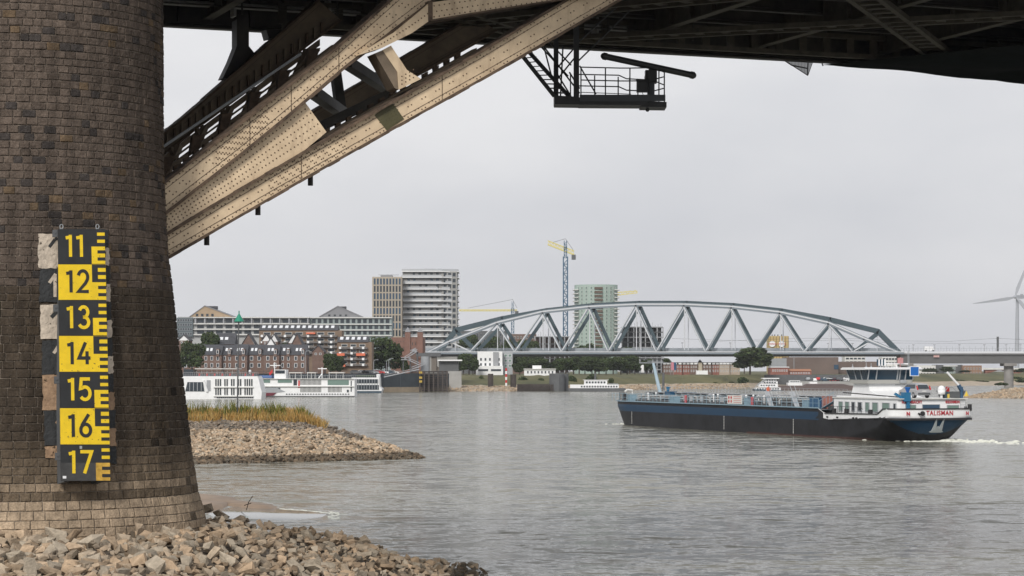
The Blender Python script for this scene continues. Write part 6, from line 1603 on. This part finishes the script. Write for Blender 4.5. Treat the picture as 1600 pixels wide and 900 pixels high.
for (x,y,h) in [(11,2.4,.5),(11.3,-.6,.45),(11,1.2,.35),(11.2,.3,.4),(12,-2.9,2.0),(12.5,-3.3,2.6),(14,1.5,.6),(15.5,2.5,.4)]: q = MB(); q.tube((x,y,8.3),(x,y,8.3+h),.035,5); q.ball((x,y,8.35),.12,.12,.10,8,4); q.build('roof_aerial', M_lightsteel, bg_)
q = MB(); q.box(9.6,9.7,-3.0,-1.95,7.35,8.35); q.build('blue_board', mat('board_blue',(.01,.12,.42),.5), bg_)
q = MB(); [q.box(9.58,9.72,*v) for v in ((-3.05,-1.9,8.35,8.41),(-3.05,-1.9,7.29,7.35),(-3.05,-3.0,7.35,8.35),(-1.95,-1.9,7.35,8.35))]; q.build('board_frame', M_white, bg_)
q = MB(); q.tube((10.7,-1.2,8.3),(10.7,-1.2,9.5),.04,6); q.box(10.62,10.72,-1.55,-.85,8.75,9.4); q.build('pink_marker', mat('marker_pink',(.5,.25,.25),.6), bg_)
q = MB()
for k in range(6): q.box(11.9+.02*k,11.94+.02*k,1.0-.2*k,1.2-.2*k,8.5,9.25,k%2)
q.build('striped_flag', [M_navy, M_white], bg_)
# funnel-like blue crane post, horn and boom
q = MB(); q.box(.55,1.2,2.95,3.3,2.62,4.5); q.prismz([(.45,2.9),(1.4,2.9),(1.4,3.65),(.45,3.65)], 4.5, 5.5); q.build('crane_post', mat('crane_blue',(.015,.14,.28),.4), bg_)
q = MB(); q.bar((1.0,3.5,4.75),(1.2,4.5,5.35),.35,.28); q.build('crane_elbow', MATS['crane_blue'], bg_)
q = MB(); q.tube((1.0,3.0,5.4),(1.0,3.0,6.0),.1,8,0,.33); q.tube((1.0,3.0,6.0),(1.0,3.0,6.08),.33,8); q.build('horn', MATS['board_blue'], bg_)
q = MB(); q.bar((2.2,3.4,4.95),(15.5,3.7,5.35),.14,.12); q.build('crane_boom', M_black, bg_)
q = MB(); q.box(4,16.5,3.85,4.1,4.85,5.0); q.build('white_gangplank', M_white, bg_)
# dome, tender, davit, aft roof kit
q = MB(); q.tube((1.4,-1.45,4.82),(1.4,-1.45,5.3),.16,8); q.ball((1.4,-1.45,5.75),.43,.43,.5,14,8); q.tube((1.4,-1.45,5.25),(1.4,-1.45,5.72),.43,14); q.build('satellite_dome', M_white, bg_, smooth=True)
td = T('tender_boat', 'small grey work boat stowed on the aft roof of the barge', 'boat', bg_.location + (HD*2.2+PORT*(-3.0)).to_3d()+Vector((0,0,4.82)), SANG)
q = MB(); q.prismx([(-1.5,.75),(1.15,.75),(1.35,.85),(1.0,.12),(-1.1,.0),(-1.6,.85)], -.75, .75); q.build('boat_hull', M_dgrey, td); q = MB(); q.path([(-.3,-.6,.8),(-.3,-.1,1.25),(-.3,.4,1.25),(-.3,.8,.8)],.04,5); q.box(-.2,.3,.7,1.0,.75,1.2); q.build('boat_frame', M_grey, td)
q = MB(); q.tube((1.4,-4.0,4.82),(1.4,-4.0,6.1),.17,8); q.bar((1.4,-4.05,5.6),(1.4,-3.6,6.3),.35,.35); q.build('davit_post', mat('davit_blue',(.03,.08,.15),.5), bg_)
q = MB(); q.bar((1.4,-3.9,6.0),(1.4,-2.15,7.75),.16,.2); q.build('davit_arm', M_white, bg_)
q = MB(); q.box(1.2,1.9,-2.2,-1.75,4.82,5.5); q.build('locker', M_navy, bg_)
q = MB(); q.box(1.0,1.2,-2.25,-2.05,4.85,5.3); q.build('yellow_bag', mat('bag_yellow',(.6,.45,.08),.8), bg_)
q = MB(); q.box(2.2,2.5,-2.9,-2.6,5.5,6.1); q.build('red_locker', M_red, bg_)
# parked car on the aft roof
cp = bg_.location + (HD*4.4+PORT*.35).to_3d()+Vector((0,0,4.83))
cr_ = T('estate_car', 'silver estate car parked on the aft roof of the barge', 'car', cp, SANG); M_silver = mat('silver_paint', (.46,.46,.47), .3, metal=.5)
q = MB(); sec = [(-2.3,.55,.82),(-2.28,.95,.90),(-1.9,1.02,.93),(1.3,1.0,.93),(2.1,.85,.86),(2.35,.6,.78)]
low = .32; vs = []
for x,zt,hw in sec: vs += [(x,-hw,low),(x,-hw,zt-.12),(x,-hw*.94,zt),(x,hw*.94,zt),(x,hw,zt-.12),(x,hw,low)]
fs = [(i*6+j,i*6+j+1,i*6+j+7,i*6+j+6) for i in range(5) for j in range(5)]+[(5,4,3,2,1,0),tuple(30+j for j in range(6))]
q.add(vs,[f[::-1] for f in fs]); 
cab = [(-2.22,.97,.84),(-1.75,1.60,.66),(-.2,1.68,.66),(.55,1.60,.64),(1.4,1.0,.82)]
vs = []
for x,z,hw in cab: vs += [(x,-hw,z),(x,hw,z)]
q.add(vs,[(0,1,3,2),(2,3,5,4),(4,5,7,6),(6,7,9,8),(0,2,4,6,8),(9,7,5,3,1)]); q.build('body', M_silver, cr_)
q = MB(); q.add([(-2.19,-.68,1.08),(-2.19,.68,1.08),(-1.86,.58,1.50),(-1.86,-.58,1.50)],[(0,1,2,3)]); 
for s_ in (1,-1): q.add([(-1.7,.80*s_,1.08),(.95,.80*s_,1.08),(.42,.69*s_,1.53),(-1.5,.70*s_,1.53)],[(0,1,2,3) if s_<0 else (3,2,1,0)])
q.v = [(v[0]-(.03 if v[0]<-1.85 else 0),v[1]*1.03,v[2]) for v in q.v]; q.build('windows', M_glass, cr_)
for s_ in (1,-1): q = MB(); q.prism([(-2.34,.92),(-2.22,.92),(-2.0,1.38),(-2.06,1.40),(-2.32,1.08)], *sorted((s_*.74, s_*.85))); q.build('taillight', M_red, cr_)
for x in (-1.45,1.45):
    for s_ in (1,-1): q = MB(); q.tube((x,s_*.72,.34),(x,s_*.93,.34),.34,14); w_ = q.build('wheel', M_black, cr_); q = MB(); q.tube((x,s_*.93,.34),(x,s_*.945,.34),.2,10); q.build('rim', M_grey, w_)
q = MB(); q.box(-2.36,-2.28,-.75,.75,.38,.62); q.build('bumper', M_dgrey, cr_)
q = MB(); q.box(-2.34,-2.3,-.26,.26,.72,.84); q.build('number_plate', M_offwhite, cr_)
# foredeck bulwark railing near the deckhouse, stairs
q = MB()
for k in range(9): x = 8.4+k*1.0; q.tube((x,5.0,3.0),(x,5.0,3.75),.03,5)
q.path([(8.0,5.0,3.5),(8.6,5.0,3.75),(16.8,5.0,3.75)],.03,5); q.build('side_railing', M_black, bg_)
for x in (15.2,12.0,6.0): q = MB(); q.box(x,x+.7,4.75,5.0,2.6,3.5); q.build('bollard', M_black, bg_)
for x in (16.5,13.9,9.8,9.0,4.6): q = MB(); q.tube((x,5.15,2.48),(x,5.42,2.48),.1,8); q.build('fender_button', M_black, bg_)
q = MB(); q.bar((17.2,3.6,4.5),(19.6,4.4,3.4),.7,.06); q.bar((17.2,4.1,5.4),(19.6,4.9,4.3),.05,.05); [q.tube((17.4+k*.55,4.1+.18*k,4.4-.25*k),(17.4+k*.55,4.1+.18*k,5.35-.25*k),.025,5) for k in range(5)]; q.build('deck_stair', M_lblue, bg_)
# cargo deck -----------------------------------------------------------
M_pipe = mat('deck_pipe', (.42,.43,.43), .4, metal=.4, var=.15, scale=.6)
q = MB(); q.box(19.5,88,-3.7,3.7,3.32,3.75); q.build('trunk', M_dgrey, bg_)
for (y,z,r,x0,x1) in [(-2.4,4.05,.14,21,86),(-1.9,4.05,.14,21,86),(-.9,4.3,.18,20,86),(-.3,4.3,.18,20,86),(.4,4.05,.16,20,82),(1.3,4.2,.13,24,86),(1.8,4.2,.13,24,80),(2.6,4.0,.1,20,86)]:
    q = MB(); q.tube((x0,y,z),(x1,y,z),r,8); q.build('cargo_pipe', M_pipe, bg_)
rr = random.Random(31)
for side in (4.85,-4.85):
    q = MB()
    for k in range(48): x = 19.8+k*1.47; q.tube((x,side,3.5),(x,side,4.6),.03,5)
    for z in (4.05,4.6): q.tube((19.8,side,z),(89,side,z),.025,5)
    q.build('deck_railing', M_lblue, bg_)
q = MB(); q.box(20,86,-.05,.9,4.75,4.82)
for k in range(30): x = 20+k*2.25; q.box(x,x+.08,-.05,.9,3.75,4.75)
q.build('catwalk', M_lightsteel, bg_)
q = MB()
for k in range(60): x = 20+k*1.1; q.tube((x,.95,4.8),(x,.95,5.7),.022,4)
for z in (5.25,5.7): q.tube((20,.95,z),(86,.95,z),.022,4)
q.build('catwalk_railing', M_lightsteel, bg_)
for k in range(74):      # hatches, vents, valves
    x = 21+k*.89+rr.uniform(-.4,.4); y = rr.uniform(-3.2,3.9); kind_ = rr.random(); q = MB()
    if kind_ < .4: q.tube((x,y,3.7),(x,y,4.5),.28,10); q.tube((x,y,4.5),(x,y,4.6),.36,10); nm, m = 'tank_hatch', M_lightsteel
    elif kind_ < .7: q.tube((x,y,3.7),(x,y,4.6),.07,6); q.ball((x,y,4.65),.15,.15,.15,8,5); nm, m = 'vent', M_white
    else: q.tube((x,y,3.8),(x,y,4.6),.1,8); q.tube((x-.35,y,4.6),(x+.35,y,4.6),.22,8); nm, m = 'valve', M_grey
    q.build(nm, m, bg_)
for k in range(14): q = MB(); x = 25+k*4.4; q.tube((x,-3.4,4.3),(x,3.4,4.3),.11,8); q.tube((x,3.4,4.3),(x,3.4,3.7),.11,8); q.build('cross_pipe', M_pipe, bg_)
for k in range(16): q = MB(); x = 30+k*.75; q.tube((x,-2.0+rr.uniform(-.2,.2),4.3),(x,2.6,4.55),.13,8); q.tube((x,2.6,4.55),(x,3.2,4.55),.2,8); q.build('manifold_pipe', M_pipe, bg_)
for (x,y,z,s1,h,m,nm) in [(21.3,3.9,3.32,1.1,1.3,mat('bin_blue',(.03,.10,.20),.5),'blue_bin'),(22.7,3.9,3.32,1.0,1.3,MATS['bin_blue'],'blue_bin'),(20.0,3.6,3.32,.8,1.5,mat('salmon_locker',(.36,.15,.12),.6),'salmon_locker'),(24.5,3.9,3.32,1.2,1.0,M_lblue,'pale_locker'),(41,4.3,3.32,1.2,1.1,M_lblue,'pale_locker'),(66,4.3,3.32,1.5,1.0,M_lblue,'pale_locker'),(83,4.0,3.32,1.2,1.1,M_lblue,'pale_locker'),(71,0,3.7,2.4,1.1,M_blue,'blue_winch'),(75.5,1,3.7,2.0,1.2,M_blue,'blue_winch'),(86,0,3.4,1.6,1.0,M_lightsteel,'windlass')]:
    q = MB(); q.box(x-s1/2,x+s1/2,y-.5,y+.5,z,z+h); q.box(x-s1/2-.05,x+s1/2+.05,y-.55,y+.55,z+h,z+h+.06); q.build(nm, m, bg_)
for x in (40,62): q = MB(); q.tube((x,4.35,3.4),(x,4.35,4.5),.17,8); q.ball((x,4.35,4.5),.17,.17,.12,8,4); q.build('red_standpipe', M_red, bg_)
for (x,) in [(34.5,),(27.0,)]:
    q = MB(); q.bar((x,4.2,3.5),(x+3.2,3.4,5.3),.6,.06); q.bar((x,4.5,4.3),(x+3.2,3.7,6.1),.05,.05); q.bar((x,3.9,4.3),(x+3.2,3.1,6.1),.05,.05); q.build('deck_stair', M_lightsteel, bg_)
# notice board on the railing
q = MB(); q.box(41.8,46.4,4.93,4.98,3.62,4.75); nb = q.build('notice_board', mat('sign_cream',(.66,.64,.60),.6), bg_)
q = MB()
for (cx_,cz_) in ((45.9,4.45),(45.9,3.95),(45.15,4.45),(45.15,3.95)): q.tube((cx_,4.99,cz_),(cx_,5.0,cz_),.2,12)
q.build('round_pictogram', M_red, nb)
q = MB()
for k in range(4): q.box(42.1,44.4,4.985,4.995,4.55-k*.25,4.60-k*.25)
q.build('text_lines', M_ink, nb)
# mast (hinged, leaning back) with cross yard
q = MB(); q.tube((81.5,0,3.8),(83.2,.6,9.0),.30,10,0,.2)
q.build('foremast', mat('mast_blue',(.33,.43,.50),.5), bg_)
q = MB(); q.bar((83.2,-1.6,9.05),(83.2,2.8,9.05),.12,.12); q.bar((83.2,-.9,9.3),(83.2,1.5,9.3),.2,.1); q.build('yard', M_lightsteel, bg_)
q = MB(); q.tube((79,.0,3.8),(79,.0,4.9),.12,8); q.tube((79,.0,4.9),(79,.0,5.6),.12,8,0,.42); q.build('blue_horn', MATS['crane_blue'], bg_)
# bow
q = MB(); q.tube((87.5,2.2,3.5),(87.5,2.2,5.0),.1,8); q.path([(87.5,2.2,5.0),(87.5,3.0,5.1),(87.5,3.4,4.8)],.16,8); q.build('bow_lamp', M_offwhite, bg_)
q = MB(); q.tube((90.6,2.2,3.4),(90.6,2.2,4.5),.35,10); q.build('bollard', M_black, bg_)
q = MB()
for k in range(8): x = 84+k*.8; y = half(x,2.9)*.93; q.tube((x,y,3.6),(x,y,4.7),.03,5)
q.path([(84+k*.8,half(84+k*.8,2.9)*.93,4.7) for k in range(8)],.03,5); q.build('bow_railing', M_black, bg_)
# crew member in an orange jacket amidships
pr_ = T('person','crew member in an orange jacket leaning over the pipes amidships on the barge','person', bg_.location + (HD*40.5+PORT*1.9).to_3d()+Vector((0,0,4.3)), SANG)
def person_mesh():
    me = bpy.data.meshes.new('body'); jv = [(0,0,.92),(0,0,1.15),(-.08,0,1.42),(-.12,0,1.52),(-.18,0,1.66),(0,.10,.88),(.02,.12,.48),(-.02,.13,.05),(0,-.10,.88),(.05,-.12,.48),(.10,-.13,.05),(-.08,.20,1.40),(-.16,.26,1.15),(-.36,.22,1.02),(-.08,-.20,1.40),(-.18,-.26,1.15),(-.38,-.20,1.0),(-.12,.13,.03),(0,-.13,.03)]
    ed = [(0,1),(1,2),(2,3),(3,4),(0,5),(5,6),(6,7),(0,8),(8,9),(9,10),(2,11),(11,12),(12,13),(2,14),(14,15),(15,16),(7,17),(10,18)]
    me.from_pydata(jv, ed, []); o = bpy.data.objects.new('tmp', me); COL.objects.link(o)
    md = o.modifiers.new('s','SKIN'); rad = [.14,.14,.17,.06,.11,.10,.07,.05,.10,.07,.05,.075,.055,.04,.075,.055,.04,.05,.05]
    for i, r in enumerate(rad): me.skin_vertices[0].data[i].radius = (r,r*.95)
    me.skin_vertices[0].data[0].use_root = True
    s = o.modifiers.new('u','SUBSURF'); s.levels = 1
    dg = bpy.context.evaluated_depsgraph_get(); r = bpy.data.meshes.new_from_object(o.evaluated_get(dg)); bpy.data.objects.remove(o)
    r.materials.clear(); r.materials.append(M_orange); r.materials.append(mat('skin',(.45,.28,.2),.6)); r.materials.append(M_navy)
    for p in r.polygons:
        z = p.center.z; p.material_index = 1 if z > 1.52 else (2 if z < .9 and abs(p.center.x) < .15 else 0); p.use_smooth = True
    r.name = 'body'; return r
part('body', person_mesh(), pr_)
q = MB(); q.ball((-.17,0,1.72),.125,.11,.10,10,5,top=pi*.6); q.build('hair', M_wood, pr_)
# wake -----------------------------------------------------------------
q = MB(); rr = random.Random(77)
def sw(x,y): v = Vector((SX,SY))+HD*x+PORT*y; return v
for k in range(190):
    u = rr.random()**1.5; x = 3.5-u*17; spread = 2.2+u*2.2; c_ = -2.3-u*5.5; v = sw(x, c_+rr.gauss(0,spread*.45)); s1 = rr.uniform(.08,.42)*(1.1-.6*u)
    q.ball((v.x,v.y,-.02), s1*1.6, s1, rr.uniform(.03,.26)*(1.1-u), 7, 4, top=pi/2)
for k in range(160):
    x = 9-rr.random()*9; v = sw(x, 3.0+rr.gauss(0,.9)-(9-x)*.35); s1 = rr.uniform(.1,.35); q.ball((v.x,v.y,-.02), s1*1.7, s1, rr.uniform(.03,.12), 7, 4, top=pi/2)
for k in range(24):
    v = sw(91.5-rr.random()*3, 2.5+rr.gauss(0,1.2)+rr.random()*1.5); s1 = rr.uniform(.1,.3); q.ball((v.x,v.y,-.02), s1*1.6, s1, rr.uniform(.04,.15), 7, 4, top=pi/2)
tag(q.build('wake_foam', M_foam, smooth=True), 'churned white wake foam behind the stern of the tanker barge', 'foam', kind='stuff')

# ------------------------------------------------------------------ haze: thin even air over the river
q = MB(); q.box(-6500,6500,-120,6700,-3,200)
hm = bpy.data.materials.new('haze_air'); hm.use_nodes = True; t_ = hm.node_tree; t_.nodes.remove(t_.nodes['Principled BSDF'])
pv = t_.nodes.new('ShaderNodeVolumePrincipled'); pv.inputs['Color'].default_value = (.92,.94,1,1); pv.inputs['Density'].default_value = .00006; pv.inputs['Anisotropy'].default_value = .2
t_.links.new(pv.outputs[0], t_.nodes['Material Output'].inputs['Volume'])
hz_ = q.build('haze', hm); hz_['kind'] = 'stuff'; hz_['label'] = 'thin pale haze in the air over the river'; hz_['category'] = 'haze'
